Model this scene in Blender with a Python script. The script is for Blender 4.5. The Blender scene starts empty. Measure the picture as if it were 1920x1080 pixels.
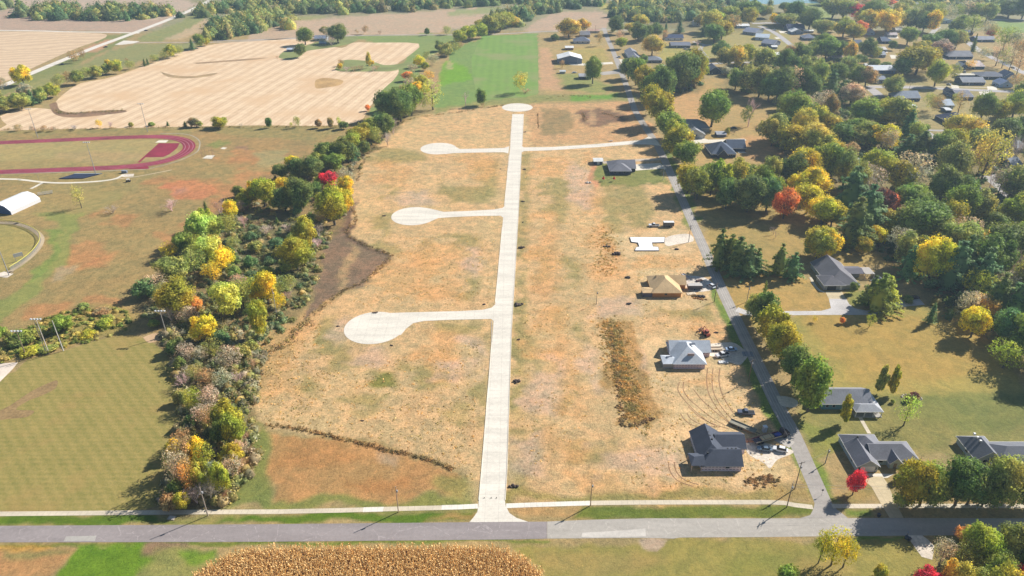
import bpy, bmesh, math, random
import numpy as np
from mathutils import Vector, Matrix, noise
from mathutils.geometry import tessellate_polygon
random.seed(7)
S = bpy.context.scene
COL = S.collection
R = math.radians
# ---------------------------------------------------------------- camera
F, TH, H = 1340.0, R(29.5), 160.0
cam = bpy.data.cameras.new('camera'); camo = bpy.data.objects.new('camera', cam); COL.objects.link(camo)
camo.location = (0, 0, H); camo.rotation_euler = (math.pi/2 - TH, 0, 0)
cam.sensor_width = 36; cam.lens = 36*F/1920; cam.clip_end = 20000; cam.clip_start = 1
S.camera = camo
# ---------------------------------------------------------------- light
EL, AZ = R(36), R(34)               # sun height and direction (from +X towards +Y)
w = bpy.data.worlds.new('World'); S.world = w; w.use_nodes = True
wn = w.node_tree; sky = wn.nodes.new('ShaderNodeTexSky'); sky.sky_type = 'NISHITA'; sky.sun_disc = False
sky.sun_elevation = EL; sky.sun_rotation = math.pi/2 - AZ; sky.air_density = 1.3; sky.dust_density = 0.2; sky.ozone_density = 3.0
wn.links.new(sky.outputs[0], wn.nodes['Background'].inputs[0]); wn.nodes['Background'].inputs[1].default_value = 0.05
sl = bpy.data.lights.new('sun', 'SUN'); sl.energy = 5.0; sl.angle = R(0.55); sl.color = (1, .955, .88)
so = bpy.data.objects.new('sun', sl); COL.objects.link(so)
sd = Vector((math.cos(AZ)*math.cos(EL), math.sin(AZ)*math.cos(EL), math.sin(EL)))
so.rotation_euler = sd.to_track_quat('Z', 'Y').to_euler(); so.location = (0, 0, 300)
S.view_settings.view_transform = 'Standard'; S.view_settings.look = 'None'; S.view_settings.exposure = 0.64; S.view_settings.gamma = 1
S.cycles.max_bounces = 4; S.cycles.transparent_max_bounces = 8; S.cycles.volume_bounces = 0
# ---------------------------------------------------------------- helpers
def at(u, v, z=0.0):
    "ground point seen at photo pixel u,v (1920 wide)"
    x = u-960; y = v-540
    d = (x, F*math.cos(TH)-y*math.sin(TH), -F*math.sin(TH)-y*math.cos(TH))
    t = (z-H)/d[2]
    return Vector((d[0]*t, d[1]*t, z))
def depth(v):
    return H/(math.sin(TH)+(v-540)/F*math.cos(TH))
def ppm(v): return F/depth(v)
def project(P):
    Z = P[2]-H; dep = P[1]*math.cos(TH)-Z*math.sin(TH); up = P[1]*math.sin(TH)+Z*math.cos(TH)
    return 960+F*P[0]/dep, 540-F*up/dep
K = 0.80
def lin(c):
    return tuple((x/255/12.92 if x/255 <= .04045 else ((x/255+.055)/1.055)**2.4) for x in c)
def alb(c, k=None):
    k = K if k is None else k
    return tuple(x*k for x in lin(c))
def tag(o, label=None, cat=None, group=None, kind=None):
    if label: o['label'] = label
    if cat: o['category'] = cat
    if group: o['group'] = group
    if kind: o['kind'] = kind
    return o
def root(name, loc, rz=0, label=None, cat=None, group=None):
    o = bpy.data.objects.new(name, None); COL.objects.link(o); o.location = loc; o.rotation_euler = (0, 0, rz)
    o.empty_display_size = .5
    return tag(o, label, cat, group)
def link(name, me, parent=None, loc=None):
    o = bpy.data.objects.new(name, me); COL.objects.link(o)
    if parent: o.parent = parent
    if loc is not None: o.location = loc
    return o
class MB:
    def __init__(s): s.v = []; s.f = []
    def poly(s, pts):
        n = len(s.v); s.v += [tuple(p) for p in pts]; s.f.append(tuple(range(n, n+len(pts))))
    def box(s, x0, y0, z0, x1, y1, z1, rz=0, c=None):
        n = len(s.v)
        P = [(x0,y0,z0),(x1,y0,z0),(x1,y1,z0),(x0,y1,z0),(x0,y0,z1),(x1,y0,z1),(x1,y1,z1),(x0,y1,z1)]
        if rz:
            cx, cy = c if c else ((x0+x1)/2, (y0+y1)/2); co, si = math.cos(rz), math.sin(rz)
            P = [(cx+(p[0]-cx)*co-(p[1]-cy)*si, cy+(p[0]-cx)*si+(p[1]-cy)*co, p[2]) for p in P]
        s.v += P
        s.f += [tuple(n+i for i in q) for q in ((0,3,2,1),(4,5,6,7),(0,1,5,4),(1,2,6,5),(2,3,7,6),(3,0,4,7))]
    def tube(s, a, b, r0, r1=None, n=6, caps=True):
        r1 = r0 if r1 is None else r1
        a = Vector(a); b = Vector(b); d = (b-a)
        if d.length < 1e-6: return
        d.normalize(); u = d.orthogonal().normalized(); w_ = d.cross(u); k = len(s.v)
        for c, r in ((a, r0), (b, r1)):
            for i in range(n):
                t = 2*math.pi*i/n; s.v.append(tuple(c+u*(math.cos(t)*r)+w_*(math.sin(t)*r)))
        for i in range(n):
            j = (i+1) % n; s.f.append((k+i, k+j, k+n+j, k+n+i))
        if caps:
            s.f.append(tuple(k+n+i for i in range(n))); s.f.append(tuple(k+n-1-i for i in range(n)))
    def prism(s, pts, z0, z1):
        "pts counter-clockwise"
        n = len(pts); k = len(s.v)
        s.v += [(p[0], p[1], z0) for p in pts]+[(p[0], p[1], z1) for p in pts]
        s.f.append(tuple(k+n+i for i in range(n))); s.f.append(tuple(k+n-1-i for i in range(n)))
        for i in range(n):
            j = (i+1) % n; s.f.append((k+i, k+j, k+n+j, k+n+i))
    def mesh(s, name, m=None, smooth=False):
        me = bpy.data.meshes.new(name); me.from_pydata(s.v, [], s.f); me.update()
        if m: me.materials.append(m)
        if smooth: me.polygons.foreach_set('use_smooth', [True]*len(me.polygons))
        return me
    def build(s, name, m, parent=None, smooth=False):
        return link(name, s.mesh(name, m, smooth), parent)
# ---------------------------------------------------------------- materials
def newmat(name):
    m = bpy.data.materials.new(name); m.use_nodes = True
    return m, m.node_tree, m.node_tree.nodes['Principled BSDF']
def nd(nt, t, **kw):
    n = nt.nodes.new(t)
    for k, v in kw.items(): setattr(n, k, v)
    return n
def sock(x): return x.outputs[0] if hasattr(x, 'outputs') else x
def mth(nt, op, a, b=None, c=None, clamp=False):
    n = nd(nt, 'ShaderNodeMath', operation=op); n.use_clamp = clamp
    for i, x in enumerate((a, b, c)):
        if x is None: continue
        if isinstance(x, (int, float)): n.inputs[i].default_value = x
        else: nt.links.new(sock(x), n.inputs[i])
    return n.outputs[0]
def mixc(nt, f, a, b, mode='MIX'):
    n = nd(nt, 'ShaderNodeMix', data_type='RGBA', blend_type=mode)
    for i, x in ((0, f), (6, a), (7, b)):
        if isinstance(x, (int, float)): n.inputs[i].default_value = x
        elif isinstance(x, (tuple, list)): n.inputs[i].default_value = tuple(x)+((1,) if len(x) == 3 else ())
        else: nt.links.new(sock(x), n.inputs[i])
    return n.outputs[2]
def pos(nt):
    return nd(nt, 'ShaderNodeNewGeometry').outputs['Position']
def nz(nt, vec, scale, detail=3, rough=.55, dist=0.0):
    n = nd(nt, 'ShaderNodeTexNoise'); n.inputs['Scale'].default_value = scale; n.inputs['Detail'].default_value = detail
    n.inputs['Roughness'].default_value = rough; n.inputs['Distortion'].default_value = dist
    if vec is not None: nt.links.new(sock(vec), n.inputs['Vector'])
    return n.outputs['Fac']
def mapping(nt, vec, scale=(1,1,1), rz=0):
    m = nd(nt, 'ShaderNodeMapping'); m.inputs['Scale'].default_value = scale; m.inputs['Rotation'].default_value = (0, 0, rz)
    nt.links.new(sock(vec), m.inputs['Vector']); return m.outputs[0]
def rng(nt, x, a, b, c=0., d=1.):
    n = nd(nt, 'ShaderNodeMapRange'); nt.links.new(sock(x), n.inputs[0])
    for i, v in zip((1,2,3,4), (a,b,c,d)): n.inputs[i].default_value = v
    return n.outputs[0]
def bump(nt, b, h, dist, strength=1.0):
    n = nd(nt, 'ShaderNodeBump'); n.inputs['Distance'].default_value = dist; n.inputs['Strength'].default_value = strength
    nt.links.new(sock(h), n.inputs['Height']); nt.links.new(n.outputs[0], b.inputs['Normal'])
def surf(name, c, rough=.9, var=.25, scale=1.5, big=.08, metal=0, spec=.3, k=None, bmp=0., bigvar=.18):
    "paint / shingle / concrete with mottling in world space"
    m, nt, b = newmat(name); p = pos(nt); a = alb(c, k)
    n1 = nz(nt, p, scale, 5, .65); n2 = nz(nt, p, big, 3)
    f = mth(nt, 'ADD', mth(nt, 'MULTIPLY', rng(nt, n1, .3, .7, -1, 1), var), mth(nt, 'MULTIPLY', rng(nt, n2, .35, .65, -1, 1), bigvar))
    col = mixc(nt, 1.0, a, mth(nt, 'ADD', f, 1.0), 'MULTIPLY')
    nt.links.new(col, b.inputs['Base Color']); b.inputs['Roughness'].default_value = rough; b.inputs['Metallic'].default_value = metal
    b.inputs['Specular IOR Level'].default_value = spec
    if bmp: bump(nt, b, n1, bmp)
    return m
def paint(name, c, rough=.5, k=None, spec=.5, metal=0):
    m, nt, b = newmat(name); a = alb(c, k); n1 = nz(nt, pos(nt), 3, 2)
    col = mixc(nt, rng(nt, n1, .3, .7), tuple(x*.88 for x in a), tuple(min(1, x*1.08) for x in a))
    nt.links.new(col, b.inputs['Base Color']); b.inputs['Roughness'].default_value = rough
    b.inputs['Specular IOR Level'].default_value = spec; b.inputs['Metallic'].default_value = metal
    return m
_pc = {}
def P(c, rough=.5, **kw):
    key = (c, rough, tuple(kw.items()))
    if key not in _pc: _pc[key] = paint('paint_%d_%d_%d' % c, c, rough, **kw)
    return _pc[key]
# ---------------------------------------------------------------- sheets and strips
def smooth_line(pts, n=8):
    out = []; P_ = [pts[0]]+list(pts)+[pts[-1]]
    for i in range(1, len(P_)-2):
        a, b, c, d = [Vector(q) for q in P_[i-1:i+3]]
        for k in range(n):
            t = k/n
            out.append(.5*((2*b)+(c-a)*t+(2*a-5*b+4*c-d)*t*t+(3*b-a-3*c+d)*t**3))
    out.append(Vector(P_[-2])); return out
def sheet(name, pts, m, z, kind='structure', px=True, smooth=0, parent=None):
    pp = [Vector((q[0], q[1])) for q in pts]
    if smooth:
        cl = pp+[pp[0]]; pp = smooth_line(cl, smooth)[:-1]
    W = [at(q[0], q[1]) if px else Vector((q[0], q[1], 0)) for q in pp]
    tr = tessellate_polygon([[Vector((p.x, p.y, 0)) for p in W]])
    mb = MB(); mb.v = [(p.x, p.y, z) for p in W]
    for t in tr:
        a, b, c = [W[i] for i in t]
        if (b.x-a.x)*(c.y-a.y)-(b.y-a.y)*(c.x-a.x) < 0: t = (t[0], t[2], t[1])
        mb.f.append(tuple(t))
    o = mb.build(name, m, parent)
    if kind: o['kind'] = kind
    return o
def strip(name, pts, width, m, z, kind='structure', smooth=6, px=True, h=0, parent=None):
    W = [at(*q) if px else Vector((q[0], q[1], 0)) for q in pts]
    if smooth: W = [Vector((q.x, q.y, 0)) for q in smooth_line([w_.copy() for w_ in W], smooth)]
    mb = MB(); L = []; Rr = []
    for i, p in enumerate(W):
        d = (W[min(i+1, len(W)-1)]-W[max(i-1, 0)]); d.z = 0; d.normalize(); nrm = Vector((-d.y, d.x, 0))
        wd = width if not callable(width) else width(i/(len(W)-1))
        L.append(p+nrm*wd/2); Rr.append(p-nrm*wd/2)
    for i in range(len(W)-1):
        if h:
            a, b, c, d = Rr[i], Rr[i+1], L[i+1], L[i]
            up = Vector((0, 0, z+h)); dn = Vector((0, 0, z))
            mb.poly([a+up, b+up, c+up, d+up]); mb.poly([a+dn, b+dn, b+up, a+up]); mb.poly([c+dn, d+dn, d+up, c+up])
        else:
            zz = Vector((0, 0, z)); mb.poly([Rr[i]+zz, Rr[i+1]+zz, L[i+1]+zz, L[i]+zz])
    o = mb.build(name, m, parent)
    if kind: o['kind'] = kind
    return o
# ================================================================ GROUND
US = [-7000, -3500, -1800, -1000]+list(range(-640, 2561, 4))+[2900, 3700, 5400, 9000]
VS = [-192, -178, -160, -140]+list(range(-124, 1241, 4))+[1300, 1400, 1600, 2000, 2600]
ug = np.array(US, float); vg = np.array(VS, float)
UU, VV = np.meshgrid(ug, vg)
dep_ = H/(math.sin(TH)+(VV-540)/F*math.cos(TH))
GX = (UU-960)/F*dep_; GY = dep_*(math.cos(TH)-(VV-540)/F*math.sin(TH))
rs = np.random.RandomState(3)
def wob(seed, scale, n=9):
    r = np.random.RandomState(seed); out = np.zeros_like(GX)
    for i in range(n):
        a = r.rand()*6.283; k = 6.283/scale*(.5+1.3*r.rand()); out += np.sin((GX*math.cos(a)+GY*math.sin(a))*k+r.rand()*6.283)
    return out/math.sqrt(n)
W1, W2, W3, W4 = wob(1, 26), wob(2, 26), wob(5, 9), wob(6, 9)
G = np.zeros(UU.shape+(3,)); G[:] = lin((176, 152, 108))
TEX = np.full(UU.shape, .5)
def paintg(pts, c, fe=4, op=1.0, wb=1.0, tex=None, rag=0.0):
    "lay a ground cover of its own colour over an outlined area (feather and raggedness in metres)"
    if isinstance(pts, str):
        a_ = [int(q) for q in pts.split()]; pts = list(zip(a_[::2], a_[1::2]))
    W = [at(*p) for p in pts]
    xs = np.array([p.x for p in W]); ys = np.array([p.y for p in W]); pad = fe*2+wb*8+5
    m = (GX > xs.min()-pad) & (GX < xs.max()+pad) & (GY > ys.min()-pad) & (GY < ys.max()+pad)
    if not m.any(): return
    x = GX[m]+(W1[m]*1.6+W3[m]*.7)*wb; y = GY[m]+(W2[m]*1.6+W4[m]*.7)*wb
    ins = np.zeros(x.shape, bool); dmin = np.full(x.shape, 1e9); n = len(W)
    for i in range(n):
        x0, y0, x1, y1 = xs[i], ys[i], xs[(i+1) % n], ys[(i+1) % n]
        if y0 != y1:
            c1 = ((y0 > y) != (y1 > y)) & (x < (x1-x0)*(y-y0)/(y1-y0)+x0); ins ^= c1
        dx, dy = x1-x0, y1-y0; t = np.clip(((x-x0)*dx+(y-y0)*dy)/max(dx*dx+dy*dy, 1e-9), 0, 1)
        dmin = np.minimum(dmin, np.hypot(x-x0-t*dx, y-y0-t*dy))
    sdist = np.where(ins, dmin, -dmin)
    if rag: sdist = sdist+rag*(W3[m]*.8+W1[m])
    a = np.clip(sdist/max(fe, .3)+.5, 0, 1); a = a*a*(3-2*a)*op
    G[m] = G[m]*(1-a[:, None])+np.array(lin(c))*a[:, None]
    if tex is not None: TEX[m] = TEX[m]*(1-a)+tex*a
pg = paintg
# --- far country
pg('-7000 -192 9000 -192 9000 60 -7000 60', (158,150,118), 5)
pg('-2000 -30 -100 -10 340 -2 372 8 330 30 300 44 200 40 60 20 -900 12', (196,172,152), 6, tex=.25)
pg('-1500 18 62 20 130 32 260 40 320 34 300 50 250 62 60 57 -1500 52', (190,162,142), 3, tex=.25)
pg('300 75 345 72 395 50 400 40 380 34 350 45 330 56', (196,170,135), 2, tex=.3)
pg('250 75 300 55 340 40 372 20 385 35 345 58 300 78', (150,150,98), 2)
pg('205 96 250 84 350 80 392 78 360 92 300 108 230 122 160 140 120 140 165 118', (150,148,98), 2, tex=.25)
pg('50 150 100 128 135 120 200 118 240 124 170 146 60 168 30 172', (152,148,96), 2, tex=.3)
pg('0 158 60 138 120 110 165 90 190 68 250 62 235 78 150 118 60 155 0 182', (140,142,88), 3, tex=.3)
pg('155 92 200 74 222 72 185 96 160 100', (196,152,118), 3)
pg('462 78 470 62 540 34 640 32 820 20 935 12 945 22 900 44 820 62 700 68 560 72', (196,168,142), 2, tex=.25)
pg('840 22 930 12 945 20 900 28 840 28', (158,160,110), 4)
pg('520 32 610 30 600 36 540 38', (160,155,105), 4)
pg('985 56 1000 42 1040 24 1120 20 1142 28 1140 54 1060 56 990 62', (192,164,140), 2, tex=.25)
pg('1120 6 1145 4 1150 20 1125 20', (182,170,100), 2)
pg('1470 12 1545 5 1560 12 1556 40 1520 42 1535 20 1500 24', (150,160,95), 3)
pg('1540 -4 1580 -10 1560 14 1545 10', (190,175,140), 2)
pg('1860 38 1920 42 1940 60 1890 62 1870 50', (140,160,90), 3)
# --- strips beside the pale field and pasture
pg('655 66 840 64 860 70 845 90 800 108 790 130 765 175 730 200 700 232 690 210 720 165 765 105 785 83 700 80', (138,152,90), 2, tex=.3)
pg('812 140 835 120 850 100 880 84 905 76 900 88 875 105 850 125 832 150 815 170 800 165', (178,150,112), 3, tex=.6)
pg('835 92 890 78 905 68 1007 62 1010 180 960 188 880 195 820 205 812 190 830 150 845 120', (126,152,84), 2, .95, tex=.3)
pg('836 112 880 128 884 150 830 160 818 155', (122,165,50), 3, .9)
pg('900 70 920 66 950 66 950 80 905 88', (118,165,75), 4, .6)
pg('838 116 850 118 848 132 838 128', (190,170,130), 2, .7)
pg('808 205 900 190 1000 178 1190 176 1192 188 1000 192 900 200 810 213', (150,148,92), 3, .9)
pg('1065 178 1155 172 1160 184 1075 190', (110,155,60), 3, .9)
pg('1008 62 1140 58 1165 150 1172 176 1050 178 1012 170', (180,155,108), 3)
pg('1012 90 1030 90 1042 140 1052 170 1012 168 1008 120', (202,160,124), 3, .9, tex=.3)
pg('1050 138 1095 140 1130 155 1160 165 1120 176 1060 168', (152,152,92), 5)
pg('1060 90 1130 88 1145 118 1100 122 1045 124', (178,158,95), 4)
# --- development land
pg('560 805 480 790 470 730 505 655 560 600 632 565 735 492 734 477 690 462 652 436 645 415 662 345 688 290 735 250 775 222 850 205 945 197 1190 190 1240 270 1300 405 1350 530 1430 720 1475 800 1525 942 948 948 895 948 880 880 720 830', (214,178,134), 2, tex=.75)
pg('1190 190 1245 270 1225 262 1000 275 985 210 1000 195', (206,164,122), 2, tex=.7)
olive = (166,150,100); tan = (204,172,138); pink = (210,178,158); org = (220,168,116); straw = (216,176,122)
for s in ('975 280 995 282 990 400 982 600 975 760 968 760 970 500', '965 560 985 560 985 660 975 760 970 930 955 940 960 700',
          '1015 470 1035 470 1030 520 1010 520', '1045 570 1060 570 1055 620 1045 620', '985 620 1010 640 1010 700 990 690', '1080 600 1095 620 1095 640 1080 640',
          '1045 735 1070 735 1070 770 1045 770', '1125 340 1150 345 1170 420 1165 470 1140 440 1120 380', '1150 350 1200 340 1230 400 1210 430 1170 420',
          '590 615 630 600 650 650 700 680 690 690 620 690 590 660', '680 690 730 700 735 730 700 740 680 720', '670 735 720 745 705 770 670 765', '600 610 620 600 605 670 590 650',
          '795 450 812 460 810 510 795 505', '830 440 900 445 900 470 850 470', '890 300 935 300 930 370 910 370', '720 350 750 350 740 372 720 368', '800 590 900 605 905 625 830 625',
          '905 660 920 620 915 780 900 800', '690 460 720 450 760 470 740 480', '850 750 880 760 870 800 840 800', '560 700 600 720 590 750 560 740', '760 680 850 700 840 730 770 730', '690 270 800 288 800 300 700 310', '830 345 920 350 920 380 840 380',
          '1080 830 1150 820 1160 870 1090 870', '985 800 1010 800 1010 860 985 880', '965 780 980 780 985 930 960 940', '1240 560 1330 560 1340 600 1260 600', '700 395 735 400 730 440 700 430',
          '1020 330 1070 335 1060 420 1030 400', '1060 480 1090 490 1085 540 1060 540', '870 520 900 520 890 560 860 560'):
    pg(s, olive, 6, .85, 1.3, rag=1.5)
pg('795 655 850 650 860 700 830 720 800 700', org, 5, .5, rag=2); pg('690 705 735 700 750 728 715 742 690 725', (132,130,66), 5, .85, rag=1.5)
for s in ('1000 400 1045 400 1050 520 1020 560 1000 520', '1005 560 1060 580 1070 700 1060 780 1030 760 1010 650', '1095 425 1145 420 1165 470 1170 520 1110 528 1100 470',
          '1110 290 1120 340 1130 400 1110 415 1090 360', '1000 300 1080 295 1070 330 1000 330', '510 600 620 560 600 600 560 660 500 700 520 640', '470 660 540 680 560 740 480 760', '690 480 800 480 820 560 700 560',
          '830 500 870 540 860 565 780 560', '790 620 850 620 860 700 800 690', '850 280 930 290 930 330 880 340', '690 330 720 300 780 320 760 345 700 345', '1010 800 1110 840 1100 860 1000 860', '1270 700 1330 700 1340 740 1270 750', '1300 600 1350 600 1360 640 1310 640',
          '740 480 800 450 900 470 890 500 800 520', '1180 480 1290 490 1280 515 1190 515', '1090 900 1330 905 1330 935 1100 930', '1040 650 1080 700 1100 780 1060 760'):
    pg(s, org, 8, .62, 1.5, rag=2.5)
for s in ('870 465 895 460 905 500 890 520 872 505', '650 660 720 655 730 680 680 690', '825 690 870 690 860 710 820 705', '1040 670 1060 670 1055 710 1040 700', '1080 630 1120 660 1130 740 1105 700', '950 820 1010 810 1020 900 960 900', '1170 660 1200 655 1205 700 1180 700',
          '1130 830 1290 840 1280 890 1140 890', '880 640 910 650 905 700 880 690', '620 615 650 605 650 640 620 650', '1000 690 1050 700 1040 790 1000 780', '1060 300 1110 320 1110 400 1070 380', '1110 560 1200 560 1200 590 1110 590', '740 360 800 360 820 385 750 385'):
    pg(s, pink, 7, .65, 1.3, rag=1.5)
# construction lots: bare worked earth
for s in ('1150 440 1290 430 1300 475 1180 480', '1200 505 1320 500 1340 560 1310 575 1190 570', '1210 630 1360 640 1370 700 1220 720 1210 680', '1250 720 1390 700 1430 780 1440 830 1460 880 1400 910 1290 895 1250 800'):
    pg(s, (220,188,146), 5, .85, 1.5, tex=.6, rag=1.5)
pg('1020 205 1070 205 1075 235 1060 250 1010 252', (150,132,95), 4, .8); pg('1082 205 1130 203 1160 212 1180 222 1150 230 1110 240 1090 228', (120,92,78), 3, .8)
pg('1100 207 1118 215 1120 232 1108 236', (190,155,120), 2, .8)
pg('1138 603 1186 600 1200 650 1218 715 1234 775 1226 798 1168 800 1152 710 1142 650', (184,146,98), 2, .95, 1.2, tex=.9, rag=1)
pg('1195 652 1206 662 1212 700 1196 690', (200,170,146), 3, .8)
# garden plot at the small house
pg('1118 302 1140 300 1190 310 1240 305 1250 345 1122 352 1112 320', (142,142,84), 2)
pg('1104 305 1114 308 1120 352 1110 355', (206,150,116), 2)
# detention basin and wetland edges
pg('652 378 668 378 660 420 650 436 690 462 730 476 728 492 690 530 640 548 570 600 590 540 602 500 622 445', (142,116,98), 2, .95, 1.2, tex=.9)
pg('655 455 672 470 650 520 640 545 625 545 640 500', (190,158,118), 3, .7)
pg('655 390 668 385 655 440 728 475 720 482 650 450 640 430', (112,90,76), 2, .8)
pg('505 808 560 812 700 836 800 862 850 880 892 905 880 925 700 935 515 940 505 880', (190,146,98), 2.5, 1, 1, tex=.6)
pg('520 815 640 830 690 860 600 880 530 870', (184,134,86), 6, .6, rag=2); pg('700 850 745 855 740 880 700 880', (184,160,134), 4, .7, rag=1)
pg('640 905 780 900 770 915 640 918', (176,118,70), 4, .5)
pg('485 800 507 802 506 880 512 935 500 950 380 955 400 930 450 900 480 860', (132,136,76), 3, 1, 1.2, rag=1)
pg('500 938 890 930 890 950 500 958', (128,136,68), 3, .8)
pg('815 890 880 885 890 925 820 925', (150,146,84), 5, .7, rag=1.5)
# --- school ground
pg('-600 236 0 245 240 240 480 236 680 234 700 232 640 290 560 310 510 330 440 370 380 420 330 470 290 540 262 590 300 625 240 630 100 660 -600 740', (168,144,98), 3, tex=.6)
pg('-600 238 0 246 240 240 660 236 600 262 400 256 360 250 300 248 -600 262', (160,144,96), 3, .9)
pg('-500 270 0 268 260 262 345 268 335 296 240 306 0 318 -500 330', (176,158,108), 3, .95, tex=.35)
pg('100 285 330 285 320 300 120 305', (180,152,112), 6, .6)
pg('360 240 420 252 560 262 600 280 560 310 480 320 400 305 370 290', (172,142,98), 4, .8)
pg('300 352 345 336 400 345 410 360 380 375 330 370', (206,134,98), 3, .9, rag=1); pg('325 352 360 348 355 362 325 364', (186,138,118), 3, .7)
for s in ('270 340 330 333 480 345 470 375 410 370 330 345', '350 420 430 350 440 380 400 430 370 440', '430 280 540 290 500 310 430 300', '200 400 260 400 240 425 200 420', '110 465 200 450 180 500 110 505', '300 440 350 440 340 460 300 470',
          '160 560 240 555 220 578 170 580', '60 570 140 560 120 590 50 600', '450 318 520 318 520 330 450 335', '130 490 210 480 200 500 140 510'):
    pg(s, (198,138,96), 5, .6, 1.5, rag=2)
pg('60 400 140 395 160 350 230 360 230 370 150 410 130 480 100 520 60 560 0 600 -200 620 -200 560 0 560 50 540 95 500 112 470 112 430 90 405', (146,150,86), 3, .9, tex=.3)
pg('85 430 110 430 112 470 90 510 40 545 70 500 95 470', (128,150,78), 3, .8)
pg('-300 420 0 418 50 422 78 440 76 462 45 500 0 515 -300 540', (170,154,96), 2, 1, 0, tex=.35)
pg('-300 300 0 302 130 300 300 322 180 400 80 395 70 345 0 345 -300 350', (166,146,98), 2.5, .8)
pg('110 500 145 502 125 525 112 525', (182,160,128), 2, .8)
pg('382 270 420 262 440 268 400 278', (140,150,84), 3, .7)
pg('427 276 470 273 462 283 440 280', (160,126,104), 2, .9)
pg('480 285 540 280 545 300 500 312 480 308', (166,156,112), 3, .8)
pg('130 580 220 575 245 590 240 625 160 640 60 665 0 700 -200 720 -200 660 0 640 100 600', (172,150,88), 4, .8, 1.4, tex=.8)
# --- creek belt floor
pg('745 180 765 175 790 185 740 245 690 285 660 340 648 410 610 470 595 530 560 590 500 650 470 730 480 795 485 850 440 920 400 945 300 955 300 880 325 790 330 700 300 640 262 590 290 535 330 470 400 400 450 360 515 325 590 285 680 240', (150,128,92), 4, .95, 1.5, tex=.9)
pg('440 400 540 400 600 420 590 480 560 560 480 570 420 560 440 480', (128,122,88), 6, .8, 1.5)
pg('440 640 530 610 560 640 500 720 470 760 430 720', (196,160,112), 6, .8, 2, rag=2)
# --- verge and near ground
pg('-900 968 0 968 480 966 880 956 890 976 0 985 -900 990', (98,122,40), 1.5, 1, .5, tex=.4)
pg('310 960 460 958 440 975 300 975', (168,150,96), 3, .8); pg('830 955 890 958 880 975 800 972', (180,142,92), 3, .8)
pg('958 952 1110 950 1100 975 985 976', (190,152,104), 2.5, .9, .6); pg('1090 950 1520 948 1520 970 1080 975', (106,122,46), 2, .9, .5)
pg('950 925 1520 915 1520 941 950 942', (150,140,82), 3, .8)
pg('1440 905 1512 900 1520 940 1450 940', (176,146,98), 3, .7)
pg('1330 530 1345 540 1425 700 1490 850 1525 940 1508 900 1440 780 1400 700 1335 560', (112,140,58), 1.5, .9, .4)
pg('1245 250 1260 280 1310 410 1290 430 1255 330 1235 280', (120,138,66), 1.5, .8)
pg('-900 1018 0 1018 1030 1011 1040 1016 400 1024 0 1024 -900 1028', (112,128,48), 1, .9, .3)
pg('-900 1018 100 1019 105 1028 60 1034 -900 1038', (200,156,84), 1.5, .9, .5)
pg('-900 1030 100 1028 150 1030 120 1060 90 1100 -900 1200', (190,144,98), 3, .9, 1)
pg('0 1030 100 1026 140 1040 60 1050 0 1044', (140,138,88), 3, .8, 1)
pg('150 1019 272 1022 276 1032 300 1044 290 1062 230 1100 90 1130 110 1080 140 1040', (110,142,44), 2, 1, 1, tex=.5)
pg('268 1022 350 1022 345 1036 300 1048 272 1040', (150,122,100), 2, .9, .6)
pg('295 1040 400 1030 420 1050 350 1090 250 1110 260 1080', (146,146,84), 3, .9, 1); pg('330 1040 410 1028 400 1045 345 1060', (118,148,50), 2, .9, .6)
pg('940 1016 1730 1009 1750 1040 1760 1240 900 1240 1010 1080 1000 1050', (158,146,82), 2.5, 1, 1, tex=.35)
pg('1010 1025 1200 1030 1250 1060 1100 1090 1020 1080', (170,146,92), 6, .7); pg('1340 1045 1500 1040 1540 1080 1350 1090', (140,140,70), 6, .6); pg('1500 1050 1600 1050 1600 1090 1480 1090', (176,148,92), 6, .7)
pg('1205 1009 1252 1009 1242 1028 1228 1038 1212 1026', (196,170,148), 1, .95, .5, rag=.5)
pg('1620 1008 1690 1008 1688 1014 1600 1016', (96,140,40), 1.5, .8)
pg('1750 1005 2000 1000 2100 1240 1770 1240', (150,148,78), 2, .8)
# --- right side lawns
pg('1240 175 1330 145 1400 150 1500 200 1620 240 1640 300 1500 330 1300 330 1262 270', (184,154,102), 4, .95, tex=.35)
pg('1245 185 1310 168 1345 190 1330 240 1290 250 1262 230', (204,160,112), 6, .8); pg('1390 255 1480 255 1500 300 1410 300 1385 280', (204,158,112), 6, .8)
pg('1300 335 1500 330 1700 380 1700 500 1600 500 1500 480 1360 520 1330 470', (176,150,92), 4, .9, tex=.4)
pg('1340 520 1480 500 1560 545 1560 580 1380 590 1350 560', (184,152,92), 4, .95, tex=.4)
pg('1405 592 1560 592 1760 570 1900 590 1920 760 1560 740 1500 700 1440 640', (172,154,88), 2, 1, tex=.35)
pg('1470 600 1700 600 1680 620 1480 618', (150,144,80), 5, .7); pg('1660 600 1760 595 1720 620 1660 615', (146,142,78), 5, .6)
pg('1600 640 1700 630 1780 700 1700 730 1600 700', (194,160,92), 8, .7, 1.5); pg('1480 720 1560 735 1900 750 1980 745 1980 860 1800 830 1700 860 1600 850 1500 820', (142,138,82), 3, .9, 1, tex=.45)
pg('1660 736 1840 735 1960 742 1960 800 1820 810 1740 800 1700 770', (128,132,76), 5, .8); pg('1500 790 1560 800 1560 850 1520 870', (140,142,72), 3, .8)
pg('1515 860 1560 890 1580 950 1545 930', (120,142,58), 2.5, .9); pg('1560 930 1660 900 1660 940 1580 945', (160,142,88), 3, .8)
pg('1660 890 1720 880 1690 935 1672 930', (170,148,96), 3, .8); pg('1580 955 1640 955 1640 968 1585 970', (118,138,56), 2, .9, .4)
pg('1620 780 1780 800 1790 850 1720 850 1640 820', (146,138,84), 5, .8, rag=2)
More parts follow.
